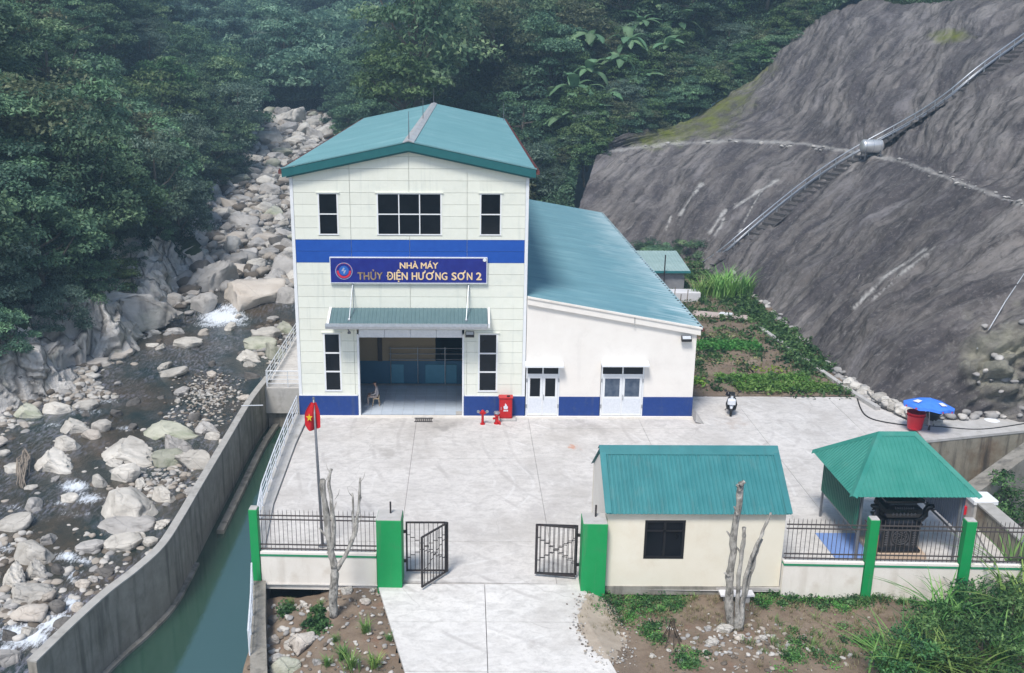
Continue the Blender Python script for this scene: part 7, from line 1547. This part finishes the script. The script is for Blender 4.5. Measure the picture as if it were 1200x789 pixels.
pts = []; w(1040, 700, 90, 14, 60); w(780, 690, 90, 10, 40); w(940, 750, 60, 34, 40); scatter_blades('green_grass', pts, 'grass', .34, .025, 14, 8)
pts = []; w(374, 730, 8, 6, 5, sz2); w(336, 705, 6, 5, 4, sz2); w(338, 712, 5, 5, 3, sz2); w(375, 715, 8, 6, 4, sz2); w(372, 733, 14, 5, 6, sz2); leaf_patch('weeds', pts, 'bush', .14, 60, .25, .35, seed=10)
for i, (x, y, s) in enumerate([(428, 750, 1.), (402, 775, 1.1), (440, 785, 1.15), (412, 790, 1.2), (394, 757, .6), (376, 708, .5), (456, 757, .55), (340, 700, .6), (384, 783, .8)]):
    p = gp(x, y, -.4); o = bpy.data.objects.new('grass_clump', bl_mesh('grass_clump', 'grass', 60, .62, .035, .2, 70+i, lean=.6, base=.1)); C.objects.link(o); o.location = (p[0], p[1], zat(sz2, p[0], p[1])-.02); o.scale = (s*1.1,)*3
    tag(o, 'tuft of green grass in the left soil bed', 'grass clump', 'grass tufts in the left soil bed')
# thicket at the lower right corner: leafy shrubs with long bladed plants
kindset('small', 'bush', 2, R_=(1.1, 1.0, .9), clumps=40, per=60, leaf=.105, asp=.5)
def sshrub(x, y, s, z, label, key='small'):
    p = gp(x, y, z); t = tree(key, (p[0], p[1], -.5), s, label, None, cat='shrub', name='shrub', lift=.9, zs=1.1)
for x, y, s, lb in [(1095, 770, 1.1, 'dark leafy shrub in the middle of the lower right thicket'), (1140, 720, .9, 'leafy shrub under the fence in the lower right thicket'), (1180, 745, 1.2, 'big dark shrub at the right edge of the thicket'), (1060, 790, 1.0, 'shrub at the left end of the lower right thicket'), (1150, 790, 1.2, 'shrub at the bottom edge of the thicket'), (1200, 700, .9, 'shrub by the fence at the right picture edge'), (1112, 738, .8, 'small rounded shrub behind the tall blades'), (1215, 780, 1.2, 'dark shrub in the bottom right corner')]: sshrub(x, y, s, 0, lb)
REED = [bl_mesh('reed', 'grass', 60, 1.9, .075, .3, 90+i, lean=.85, base=.22, seg=6) for i in range(3)]; REEDD = [bl_mesh('reed_dark', 'bush', 50, 1.5, .055, .3, 95+i, lean=.95, base=.18, seg=6) for i in range(2)]
for i, (x, y, s, d, lb) in enumerate([(1105, 735, 1.0, 0, 'tall upright bladed plant just right of the last green post'), (1055, 775, 1.0, 1, 'arching bladed plant at the left end of the thicket'), (1040, 795, .9, 0, 'bladed plant low at the left front of the thicket'), (1145, 715, .9, 1, 'spiky dark bladed plant under the fence'), (1185, 700, 1.2, 0, 'fountain of bright blades near the right edge by the fence'), (1198, 735, 1.2, 0, 'long curving blades at the right picture edge'),
                                   (1120, 800, 1.0, 0, 'bright blades at the bottom edge of the picture'), (1165, 790, 1., 0, 'upright bright blades in the bottom right'), (1080, 755, .8, 1, 'dark blades in the left part of the thicket'), (1175, 760, 1.1, 1, 'dark arching blades in the right part of the thicket'), (1085, 795, .9, 0, 'light green blades at the bottom centre of the thicket')]):
    p = gp(x, y, -.2); o = bpy.data.objects.new('bladed_plant', (REEDD if d else REED)[i % 2]); C.objects.link(o); o.location = (p[0], p[1], -.25); o.scale = (s*1.35,)*3; o.rotation_euler = (0, 0, i*1.1); tag(o, lb, 'plant')
b_p = yp(1195, 592, -8); o = tree('small', (b_p[0], b_p[1], b_p[2]-1.4), 1.5, 'leafy shrub growing in the pit right of the parapet', None, cat='shrub', name='shrub', lift=.9)
# ferns and shrubs at the back of the garden, along the berm foot
for (x, y, s, lb) in [(815, 300, .55, 'dark shrub beside the lower end of the hillside steps'), (795, 295, .45, 'low shrub behind the pale shed roof'), (760, 292, .4, 'low bush at the foot of the back rock wall'), (775, 296, .42, 'bush above the pale shed roof')]: 
    p = gp(x, y, 0.3); tree('broad', (p[0], p[1], -.2), s, lb, None, cat='shrub', name='shrub', lift=.8)

# ------------------------------------------------------------ steps, rails and tank on the rock cut
def on_rock(x, y, up=0.):
    p, n = hit(RBV, x, y)
    return None if p is None else p+n*up
RAILPX = [(803, 317), (832, 304), (868, 277), (901, 251), (938, 219), (966, 197), (984, 186.5), (1001, 176), (1028, 160), (1060, 140), (1091, 122), (1143, 84), (1200, 44.5), (1245, 14)]
st = thing('hillside_steps', 'long flight of dark steps with silver rails climbing the rock cut', 'stairway', tuple(gp(803, 320)))
seq = []
for (a, b) in zip(RAILPX, RAILPX[1:]):
    n = max(2, int(hypot(b[0]-a[0], b[1]-a[1])/4)); seq += [(a[0]+(b[0]-a[0])*k/n, a[1]+(b[1]-a[1])*k/n) for k in range(n)]
LINE = [on_rock(x+5, y+9) for x, y in seq]; LINE = np.array([p for p in LINE if p is not None])
# smooth the line
for _ in range(160): LINE[1:-1] = (LINE[:-2]+LINE[1:-1]*2+LINE[2:])/4
cum = np.concatenate([[0], np.cumsum(np.linalg.norm(np.diff(LINE, axis=0), axis=1))]); total = cum[-1]
def along(s): return np.array([np.interp(s, cum, LINE[:, k]) for k in range(3)])
stepmesh = MB(); stepmesh.box(-.16, -.62, -.35, .16, .62, .06); sm = None; ns_ = int(total/.78)
for k in range(ns_):
    s_ = k*.78+.3; p = along(s_); d = along(s_+.3)-along(s_-.3); a = atan2(d[1], d[0])
    if sm is None: sm = stepmesh.build('step', M['sleeper'], st, local=True); q = sm
    else: q = inst(sm, 'step', st)
    q.location = Vector(p-WORLD[st]+[0, 0, .12]); q.rotation_euler = (0, 0, a)
tr = MB(); A = []; B = []
for s_ in np.linspace(0, total, 90):
    p = along(s_); d = along(min(total, s_+.4))-along(max(0, s_-.4)); d = d*[1, 1, 0]; d /= np.linalg.norm(d)+1e-9; nrm = np.array([-d[1], d[0], 0]); A.append(p+nrm*.75+[0, 0, .03]); B.append(p-nrm*.75+[0, 0, .0])
tr.strip(A, B); tr.build('step_bed', M['sleeper'], st)
for off, h, r in ((.72, .95, .07), (.72, .5, .045), (.95, .25, .11), (1.15, .2, .06)):
    pts_ = []
    for s_ in np.linspace(0, total, 80):
        p = along(s_); d = along(min(total, s_+.5))-along(max(0, s_-.5)); d = d*[1, 1, 0]; d /= np.linalg.norm(d)+1e-9; nrm = np.array([-d[1], d[0], 0]); pts_.append(tuple(p+nrm*off+[0, 0, h]))
    b_ = MB(); b_.tube(pts_, r, 6); b_.build('hand_rail' if h > .4 else 'pipe', M['galv'], st, smooth=True)
for k in range(int(total/1.9)):
    s_ = .5+k*1.9; p = along(s_); d = along(s_+.4)-along(s_-.4); d = d*[1, 1, 0]; d /= np.linalg.norm(d); nrm = np.array([-d[1], d[0], 0]); q = p+nrm*.72
    b_ = MB(); b_.tube([tuple(q+[0, 0, -.2]), tuple(q+[0, 0, .95])], .045, 6); b_.build('rail_post', M['galv'], st)
p = on_rock(1019, 184); tk = thing('water_tank', 'stainless steel water tank standing on the berm beside the steps', 'tank', tuple(p))
b_ = MB(); x0 = p[0]-.95; b_.lathe([(.05, -.1), (.35, -.05), (.56, .08), (.6, .2), (.6, 1.7), (.56, 1.82), (.35, 1.95), (.05, 2.0)], (x0, p[1]-.2, p[2]+1.0), 22, axis='x'); b_.build('tank_body', pbr('stainless_steel', (.72, .73, .72), (.62, .63, .64), 2, .3, metal=.6), tk, smooth=True)
b_ = MB()
for dx in (.25, 1.65):
    for dy in (-.5, .4): b_.box(x0+dx-.03, p[1]-.2+dy, p[2]-.2, x0+dx+.03, p[1]-.14+dy, p[2]+.6)
    b_.box(x0+dx-.035, p[1]-.72, p[2]+.36, x0+dx+.035, p[1]+.28, p[2]+.42)
b_.build('stand', M['pole'], tk)
for dx in (.3, .95, 1.6): b_ = MB(); b_.lathe([(.607, -.02), (.607, .02)], (x0+dx, p[1]-.2, p[2]+1.0), 22, axis='x'); b_.build('band', M['galv'], tk)
# rocky ledges: loose blocks along the berm and at the rock foot
bp_ = []; bs_ = []
for x, y in [(np.interp(t, [0, .5, 1], [700, 860, 1000]), np.interp(t, [0, .25, .5, 1], [178, 170, 166, 178])) for t in RNG.random(30)]:
    q = on_rock(x, y+RNG.normal(0, 1.5), .05)
    if q is not None: bp_.append(q); bs_.append(RNG.uniform(.1, .4))
for t in RNG.random(26):
    q = on_rock(1030+170*t, np.interp(t, [0, 1], [180, 240])+RNG.normal(0, 3), .05)
    if q is not None: bp_.append(q); bs_.append(RNG.uniform(.06, .25))
for t in RNG.random(260):
    q = on_rock(np.interp(t, [0, .2, .45, .7, .85, 1], [850, 895, 960, 1020, 1070, 1200]), np.interp(t, [0, .2, .45, .7, .85, 1], [325, 360, 425, 470, 488, 492])+RNG.normal(-3, 4), .05)
    if q is not None: bp_.append(q); bs_.append(RNG.uniform(.08, .42))
for _ in range(14):
    q = on_rock(RNG.normal(1175, 26), RNG.normal(435, 22), .05)
    if q is not None: bp_.append(q); bs_.append(RNG.uniform(.15, .4))
stone_scatter('loose_rocks', bp_, bs_, [MR[0], MR[1], MR[1]])
b_ = MB(); P_ = [on_rock(*q, .12) for q in ((1200, 322), (1178, 355), (1160, 385), (1146, 408))]; P_ = [p for p in P_ if p is not None]; b_.tube([tuple(p) for p in P_], .03, 5); tag(b_.build('cable', M['galv']), 'thin cable running down the right side of the rock cut', 'cable')

# ------------------------------------------------------------ small things of the yard
def hose(pts_, label, r=.035):
    P = cr_resample(np.array([(*gp(x, y, .0)[:2], .04+z) for x, y, z in pts_]), 60); b_ = MB(); b_.tube([tuple(p) for p in P], r, 6); tag(b_.build('hose', M['rubber'], smooth=True), label, 'hose')
hose([(1003, 462, .0), (1008, 478, 0), (1015, 488, 0), (1030, 494, 0), (1062, 499, .0), (1100, 503, .1), (1150, 506, .1), (1210, 498, .1)], 'black hose curving from the garden corner past the red bucket to the right edge')
bk = thing('bucket', 'tall red plastic bucket beside the blue umbrella', 'bucket', tuple(gp(1071, 506))); p = gp(1071, 505)
b_ = MB(); b_.lathe([(.33, .14), (.36, .2), (.43, .98), (.46, 1.0), (.46, 1.06), (.41, 1.06), (.34, .3), (.01, .28)], tuple(p), 22); b_.build('bucket_body', M['bucketred'], bk, smooth=True); b_ = MB(); b_.lathe([(.455, .86), (.47, .88), (.455, .9)], tuple(p), 22); b_.build('rib', M['bucketred'], bk)
ub = thing('umbrella', 'blue market umbrella with white and red print standing tilted by the rock foot', 'umbrella', tuple(gp(1087, 508))); p = gp(1088, 507); top = np.array(yp(1090, 466, p[1])); N_ = 8; Rr = 1.25; b_ = MB()
tilt = Matrix.Rotation(R(-7), 3, 'X') @ Matrix.Rotation(R(5), 3, 'Y')
def uv_(r, a, z): v = tilt @ Vector((r*cos(a), r*sin(a)*1.0, z)); return tuple(top+np.array(v))
for k in range(N_):
    a0, a1 = 2*pi*k/N_, 2*pi*(k+1)/N_; am = (a0+a1)/2; pm = MB()
    vs = [uv_(0, 0, 0)]+[uv_(Rr*f, a, -.42*f**1.5) for f in (.5, 1) for a in (a0, a1)]+[uv_(Rr*.96, am, -.36), uv_(Rr*.48*.97, am, -.13), uv_(Rr*1.0, a0, -.56), uv_(Rr*.97, am, -.50), uv_(Rr*1.0, a1, -.56)]
    pm.add(vs, [(0, 1, 6), (0, 6, 2), (1, 3, 5, 6), (6, 5, 4, 2), (3, 7, 8, 5), (5, 8, 9, 4)]); pm.build('canopy_panel', M['umb'], ub)
    if k % 2 == 0:
        q = MB(); q.add([uv_(Rr*.55, am-.22, -.13), uv_(Rr*.55, am+.22, -.13), uv_(Rr*.78, am+.2, -.225), uv_(Rr*.78, am-.2, -.225)], [(0, 1, 2, 3)]); q.v = [(a, b, c+.012) for a, b, c in q.v]; q.build('print', M['umbwhite'], ub)
        q = MB(); q.add([uv_(Rr*.985, am-.3, -.45), uv_(Rr*.985, am+.3, -.45), uv_(Rr*.99, am+.3, -.53), uv_(Rr*.99, am-.3, -.53)], [(0, 1, 2, 3)]); q.build('print', M['umbred'], ub)
b_ = MB(); b_.tube([tuple(p+[0, 0, .0]), tuple(top)], .028, 8); b_.build('pole', M['galv'], ub); b_ = MB(); b_.lathe([(.28, 0), (.28, .06), (.06, .12), (.05, .4)], tuple(p), 14); b_.build('base', M['steel'], ub)
q = gp(1092, 500); b_ = MB(); b_.lathe([(.2, .36), (.34, .72), (.38, .76), (.33, .76), (.2, .45), (.01, .44)], tuple(q), 16); kt = thing('black_pot', 'black round pot on a low iron stand under the blue umbrella', 'pot', tuple(q)); b_.build('pot', M['blackplastic'], kt, smooth=True)
for k in range(3): a = k*2.09+.4; b_ = MB(); b_.tube([tuple(q+[.3*cos(a), .3*sin(a), .02]), tuple(q+[.14*cos(a), .14*sin(a), .4])], .02, 5); b_.build('stand_leg', M['steel'], kt)
q = gp(1162, 495); b_ = MB(); b_.lathe([(.5, -.06), (.42, .12), (.2, .2), (.02, .2)], tuple(q), 9); tag(b_.build('sack', M['white']), 'crumpled white sack lying at the foot of the rock at the right', 'sack')
# drain grate and rust stain plate
b_ = MB(); 
for k in range(9): b_.box(6.2+k*.1, -.72, .008, 6.25+k*.1, -.28, .03)
b_.box(6.14, -.78, .006, 7.12, -.73, .032); b_.box(6.14, -.27, .006, 7.12, -.22, .032); tag(b_.build('drain_grate', M['steel']), 'dark drain grate in the yard before the gateway', 'drain grate')
# hydrants and fire cabinet
def hydrant(x, y, label, twin=True, s=1.):
    t = thing('fire_hydrant', label, 'hydrant', (x, y, 0)); b_ = MB(); b_.lathe([(.13, 0), (.13, .05), (.07, .06), (.065, .62*s), (.11, .64*s), (.11, .70*s), (.08, .76*s), (.03, .80*s)], (x, y, 0), 12); b_.build('standpipe', M['red'], t, smooth=False)
    for sg_ in ((-1, 1) if twin else (-1,)):
        b_ = MB(); b_.tube([(x, y-.02, .56*s), (x+sg_*.13, y-.08, .66*s), (x+sg_*.2, y-.14, .74*s)], [.06, .055, .05], 8); b_.build('outlet', M['red'], t)
        b_ = MB(); b_.tube([(x+sg_*.2, y-.14, .74*s), (x+sg_*.25, y-.19, .79*s)], [.075, .075], 10); b_.build('cap', M['galv'], t)
hydrant(9.75, -1.05, 'red fire hydrant with two silver capped outlets'); 
t = thing('fire_hydrant', 'shorter red hydrant with a grey valve top next to the red cabinet', 'hydrant', (10.5, -.95, 0)); b_ = MB(); b_.lathe([(.16, 0), (.16, .05), (.1, .06), (.09, .42), (.14, .44), (.14, .5)], (10.5, -.95, 0), 12); b_.build('standpipe', M['red'], t); b_ = MB(); b_.lathe([(.1, .5), (.12, .56), (.17, .60), (.15, .66), (.04, .68)], (10.5, -.95, 0), 12); b_.build('valve_top', M['galv'], t); b_ = MB(); b_.tube([(10.5, -.95, .3), (10.32, -1.1, .34)], .06, 8); b_.build('outlet', M['red'], t); b_ = MB(); b_.tube([(10.5, -.95, .22), (10.66, -1.08, .1), (10.66, -1.1, .0)], .055, 8); b_.build('outlet', M['red'], t)
t = thing('fire_cabinet', 'red fire cabinet with a flame pictogram on a low pedestal by the base wall', 'cabinet', (11.0, -.35, .1)); MB().cbox(10.66, -.62, .0, 11.55, -.12, .12, .03).build('pedestal', M['kerb'], t); MB().cbox(10.64, -.52, .121, 11.32, -.15, 1.26, .02).build('cabinet_body', M['red'], t); MB().cbox(10.60, -.58, 1.261, 11.36, -.10, 1.32, .015).build('cabinet_roof', M['red'], t); MB().cbox(10.68, -.545, .18, 11.28, -.521, 1.2, .008).build('door', M['red'], t)
b_ = MB(); cx_, cz_ = 10.98, .80; b_.prism([(cx_-.1, cz_-.14), (cx_-.13, cz_), (cx_-.05, cz_+.06), (cx_-.04, cz_+.19), (cx_+.05, cz_+.1), (cx_+.07, cz_+.02), (cx_+.12, cz_-.0), (cx_+.09, cz_-.14)], -.56, -.546); b_.build('pictogram', M['whitemetal'], t)
b_ = MB()
for k in range(3): b_.box(cx_-.12+k*.085, -.555, cz_-.27, cx_-.05+k*.085, -.546, cz_-.19)
b_.build('pictogram', M['whitemetal'], t); MB().box(10.72, -.57, .62, 10.75, -.545, .78).build('handle', M['galv'], t); MB().box(11.03, -.5, 1.321, 11.2, -.36, 1.37).build('siren', M['rubber'], t)
# flag pole and flag
fx, fy = 3.22, -14.3; t = thing('flag_pole', 'tall grey steel flag pole standing behind the left fence', 'flag pole', (fx, fy, 0)); zt = float(yp(367.5, 468, fy)[2]); tx = float(yp(367.5, 468, fy)[0])
b_ = MB(); b_.tube([(fx, fy, 0), ((fx+tx)/2, fy, zt/2), (tx, fy, zt)], [.06, .055, .04], 10); b_.build('pole', M['pole'], t, smooth=True); b_ = MB(); b_.lathe([(.17, 0), (.17, .03), (.07, .05), (.07, .12)], (fx, fy, 0), 12); b_.build('base_plate', M['pole'], t); b_ = MB(); b_.lathe([(.02, 0), (.055, .05), (.02, .1)], (tx, fy, zt), 8); b_.build('finial', M['pole'], t)
fg = thing('flag', 'red flag with a yellow star hanging limp from the pole', 'flag', (tx, fy, zt-.3)); nx_, nz_ = 19, 13; V = np.zeros((nx_, nz_, 3))
for i in range(nx_):
    for j in range(nz_):
        u = i/(nx_-1); v = j/(nz_-1); x = -.10-.32*u*(1-.3*v)+.38*max(0, u-.45)*2*v*.9; V[i, j] = (tx+.02+(-.40+.62*u)*(.35+.65*sin(min(1, v*1.5)*pi/2))+.0*x, fy-.03+.09*sin(u*9+v*2)*(.3+v), zt-.12-.95*v-.22*sin(pi*u)*v*.8)
idx = np.arange(nx_*nz_).reshape(nx_, nz_); F = np.stack([idx[:-1, :-1], idx[1:, :-1], idx[1:, 1:], idx[:-1, 1:]], -1).reshape(-1, 4)
me = npmesh('flag_cloth', V.reshape(-1, 3)-WORLD[fg], F, [M['flagred']], smooth=True); o = linkme(me, 'cloth', fg)
b_ = MB(); c = V[6, 6]; star = [(c[0]+(.17 if k % 2 == 0 else .07)*sin(k*pi/5)*.75, c[2]+(.17 if k % 2 == 0 else .07)*cos(k*pi/5)) for k in range(10)]; b_.prism(star, c[1]-.10, c[1]-.085); b_.build('star', M['yellow'], fg)
# motor scooter
mc = thing('motor_scooter', 'grey white motor scooter parked on the yard corner facing the viewer', 'scooter', (23.3, .9, 0), R(-16)); 
def mb_(f, name, mat, smooth=False): b = MB(); f(b); return b.build(name, mat, mc, local=True, smooth=smooth)
for y, r in ((-.62, .29), (.62, .29)):
    w_ = mb_(lambda b: b.lathe([(r-.08, -.05), (r-.02, -.06), (r, -.03), (r, .03), (r-.02, .06), (r-.08, .05), (r-.08, -.05)], (0, y, r), 20, axis='x'), 'tyre', M['rubber'], True); b = MB(); b.lathe([(.05, -.05), (.06, .05)], (0, y, r), 10, axis='x')
    for k in range(5): a = k*2*pi/5; b.tube([(0, y, r), (0, y+(r-.07)*cos(a), r+(r-.07)*sin(a))], .018, 5)
    b.lathe([(r-.09, -.03), (r-.07, -.03), (r-.07, .03), (r-.09, .03)], (0, y, r), 20, axis='x'); b.build('rim', M['galv'], mc, local=True)
mb_(lambda b: b.tube([(0, -.9, .50), (0, -.78, .62), (0, -.6, .64), (0, -.42, .52)], [.06, .1, .1, .07], 8), 'front_fender', M['whitemetal'], True)
for s_ in (-1, 1): mb_(lambda b: b.tube([(s_*.08, -.62, .3), (s_*.08, -.48, .72)], .025, 6), 'fork', M['steel'])
mb_(lambda b: b.prism([(-.24, .32), (.24, .32), (.30, .62), (.2, .98), (-.2, .98), (-.30, .62)], -.50, -.40), 'leg_shield', M['blackplastic'])
mb_(lambda b: b.cbox(-.21, -.95, .74, .21, -.62, 1.02, .05), 'front_basket', M['whitemetal'])
mb_(lambda b: b.cbox(-.17, -.62, .98, .17, -.44, 1.14, .05), 'headlight_cowl', M['blackplastic']); mb_(lambda b: b.lathe([(.07, -.66), (.075, -.62)], (0, 0, 1.06), 12, axis='y'), 'headlight', M['lamp_glass'])
mb_(lambda b: b.tube([(-.36, -.36, 1.08), (-.2, -.48, 1.1), (.2, -.48, 1.1), (.36, -.36, 1.08)], .025, 7), 'handlebar', M['steel'])
for s_ in (-1, 1): mb_(lambda b: (b.tube([(s_*.24, -.46, 1.1), (s_*.34, -.46, 1.32)], .012, 5), b.lathe([(.07, -.49), (.075, -.46)], (s_*.36, 0, 1.36), 10, axis='y')), 'mirror', M['blackplastic'])
mb_(lambda b: b.prism([(-.42, .26), (.1, .22), (.75, .36), (.92, .62), (.9, .74), (.05, .7), (-.02, .36), (-.4, .34)][::-1], -.15, .15, axis='x'), 'body', M['steel']); mb_(lambda b: b.prism([(.0, .70), (.86, .76), (.95, .84), (.7, .86), (.3, .80), (.02, .80)][::-1], -.15, .15, axis='x'), 'seat', M['rubber'])
for s_ in (-1, 1): mb_(lambda b: b.prism([(.1, .48), (.86, .58), (.86, .72), (.1, .68)][::-1], s_*.16-.012, s_*.16+.012, axis='x'), 'side_panel', M['whitemetal'])
mb_(lambda b: b.tube([(.17, .1, .24), (.2, .85, .34)], [.04, .06], 8), 'exhaust', M['galv']); mb_(lambda b: b.tube([(-.1, .15, .25), (-.32, .2, .02)], .018, 5), 'kick_stand', M['steel'])
mb_(lambda b: b.lathe([(.1, 1.06), (.13, 1.12), (.13, 1.2), (.09, 1.27), (.02, 1.29)], (-.2, -.42, 0), 12), 'helmet', M['blackstone'], True)

# ------------------------------------------------------------ person on a stool in the gateway
stp = np.array([3.95, 1.5, .112])
t = thing('plastic_stool', 'tan plastic stool inside the left of the gateway', 'stool', tuple(stp)); MB().cbox(stp[0]-.17, stp[1]-.17, stp[2]+.40, stp[0]+.17, stp[1]+.17, stp[2]+.44, .02).build('seat', M['stool'], t)
for a in (-1, 1):
    for b in (-1, 1): q = MB(); q.tube([(stp[0]+a*.19, stp[1]+b*.19, stp[2]), (stp[0]+a*.14, stp[1]+b*.14, stp[2]+.41)], .022, 6); q.build('leg', M['stool'], t)
MB().cbox(stp[0]+.145, stp[1]-.17, stp[2]+.44, stp[0]+.175, stp[1]+.17, stp[2]+.62, .01).build('backrest', M['stool'], t)
pn = thing('person', 'person in grey shirt and brown trousers sitting on a stool facing left', 'person', tuple(stp))
SK = {'pelvis': ((.04, 0, .54), .14), 'waist': ((.06, 0, .70), .125), 'chest': ((.03, 0, .92), .15), 'neck0': ((-.0, 0, 1.08), .065), 'neck': ((-.03, 0, 1.14), .052), 'jaw': ((-.06, 0, 1.20), .068), 'head': ((-.05, 0, 1.29), .10), 'crown': ((-.04, 0, 1.36), .07)}
E_ = [('pelvis', 'waist'), ('waist', 'chest'), ('chest', 'neck0'), ('neck0', 'neck'), ('neck', 'jaw'), ('jaw', 'head'), ('head', 'crown')]
for s_, n_ in ((-1, 'R'), (1, 'L')):
    SK.update({'hip'+n_: ((.0, s_*.09, .53), .10), 'thigh'+n_: ((-.22, s_*.12, .54), .082), 'knee'+n_: ((-.44, s_*.14, .53), .062), 'calf'+n_: ((-.45, s_*.14, .32), .055), 'ankle'+n_: ((-.43, s_*.14, .10), .04), 'heel'+n_: ((-.42, s_*.14, .045), .042), 'ball'+n_: ((-.56, s_*.145, .035), .036), 'toe'+n_: ((-.64, s_*.145, .03), .026),
               'shoulder'+n_: ((.03, s_*.17, 1.0), .07), 'uarm'+n_: ((.0, s_*.21, .86), .05), 'elbow'+n_: ((-.04, s_*.24, .73), .042), 'farm'+n_: ((-.18, s_*.20, .68), .036), 'wrist'+n_: ((-.32, s_*.16, .63), .026), 'palm'+n_: ((-.39, s_*.15, .61), .03)})
    E_ += [('pelvis', 'hip'+n_), ('hip'+n_, 'thigh'+n_), ('thigh'+n_, 'knee'+n_), ('knee'+n_, 'calf'+n_), ('calf'+n_, 'ankle'+n_), ('ankle'+n_, 'heel'+n_), ('heel'+n_, 'ball'+n_), ('ball'+n_, 'toe'+n_), ('chest', 'shoulder'+n_), ('shoulder'+n_, 'uarm'+n_), ('uarm'+n_, 'elbow'+n_), ('elbow'+n_, 'farm'+n_), ('farm'+n_, 'wrist'+n_), ('wrist'+n_, 'palm'+n_)]
    for k in range(4): y = s_*(.12+.022*k); SK['f%d'%k+n_] = ((-.45-.006*(k in (1, 2)), y, .598), .009); SK['g%d'%k+n_] = ((-.49-.008*(k in (1, 2)), y, .575), .008); E_ += [('palm'+n_, 'f%d'%k+n_), ('f%d'%k+n_, 'g%d'%k+n_)]
    SK['th'+n_] = ((-.41, s_*.105, .60), .011); SK['tt'+n_] = ((-.445, s_*.09, .588), .009); E_ += [('palm'+n_, 'th'+n_), ('th'+n_, 'tt'+n_)]
ks = list(SK); me = bpy.data.meshes.new('body'); me.from_pydata([SK[k][0] for k in ks], [(ks.index(a), ks.index(b)) for a, b in E_], []); body = bpy.data.objects.new('body_source', me); C.objects.link(body)
md = body.modifiers.new('skin', 'SKIN'); sv = me.skin_vertices[0].data
for i, k in enumerate(ks): sv[i].radius = (SK[k][1],)*2; sv[i].use_root = (k == 'pelvis')
ss = body.modifiers.new('sub', 'SUBSURF'); ss.levels = 2; ss.render_levels = 2
bpy.context.view_layer.update(); bm_ = bpy.data.meshes.new_from_object(body.evaluated_get(bpy.context.evaluated_depsgraph_get())); bpy.data.objects.remove(body)
for m_ in ('skin', 'shirt', 'trousers', 'shoe', 'hair'): bm_.materials.append(M[m_])
for f in bm_.polygons:
    x, y, z = f.center; mi = 0
    if z > 1.10: mi = 4 if (z > 1.31 or (x > -.0 and z > 1.2)) else 0
    elif x < -.24 and z > .565 and abs(y) > .08 and z < .70 and x < -.30: mi = 0
    elif z > .66 or (x > -.30 and z > .605): mi = 1
    elif z < .085: mi = 3
    else: mi = 2
    f.material_index = mi; f.use_smooth = True
o = bpy.data.objects.new('body', bm_); C.objects.link(o); o.parent = pn
b_ = MB(); b_.tube([(-.145, 0, 1.27), (-.17, 0, 1.245)], [.014, .018], 6); b_.build('nose', M['skin'], pn, local=True)
for s_ in (-1, 1):
    b_ = MB(); b_.lathe([(.012, -.006), (.02, 0), (.012, .006)], (-.04, s_*.10, 1.27), 8, axis='y'); b_.build('ear', M['skin'], pn, local=True); b_ = MB(); b_.lathe([(.003, -.004), (.010, 0), (.003, .004)], (-.145, s_*.035, 1.29), 8, axis='x'); b_.build('eye', M['rubber'], pn, local=True)
b_ = MB(); b_.box(-.142, -.022, 1.20, -.128, .022, 1.208); b_.build('mouth', M['flagred'], pn, local=True)
# driftwood by the mid river boulder
dw = thing('driftwood', 'tangle of grey roots and driftwood hanging on a boulder in the river', 'driftwood', tuple(rp(30, 550)))
for k in range(22):
    p0 = rp(31+random.uniform(-6, 6), 540+random.uniform(-6, 4)); p1 = rp(26+random.uniform(-8, 10), 560+random.uniform(-6, 14)); m0 = (p0+p1)/2+[random.uniform(-.3, .3), 0, .3]; b_ = MB(); b_.tube([tuple(p0+[0, 0, .4]), tuple(m0+[0, 0, .25]), tuple(p1+[0, 0, .05])], [.05, .04, .02], 5); b_.build('root', M['wood'], dw)

# ------------------------------------------------------------ valley haze
hz = MB(); hz.box(-520, -62, -10.5, 520, 760, 620); hz_o = hz.build('haze', [])
hm = bpy.data.materials.new('haze'); hm.use_nodes = True; hm.node_tree.nodes.remove(hm.node_tree.nodes['Principled BSDF']); pvn = hm.node_tree.nodes.new('ShaderNodeVolumePrincipled')
pvn.inputs['Color'].default_value = (.46, .73, 1, 1); pvn.inputs['Density'].default_value = .0011; pvn.inputs['Anisotropy'].default_value = .1
hm.node_tree.links.new(pvn.outputs[0], hm.node_tree.nodes['Material Output'].inputs['Volume']); hz_o.data.materials.clear(); hz_o.data.materials.append(hm); tag(hz_o, kind='stuff')
print('objects', len(bpy.data.objects), 'tris', sum(len(m_.polygons)*2 for m_ in bpy.data.meshes))
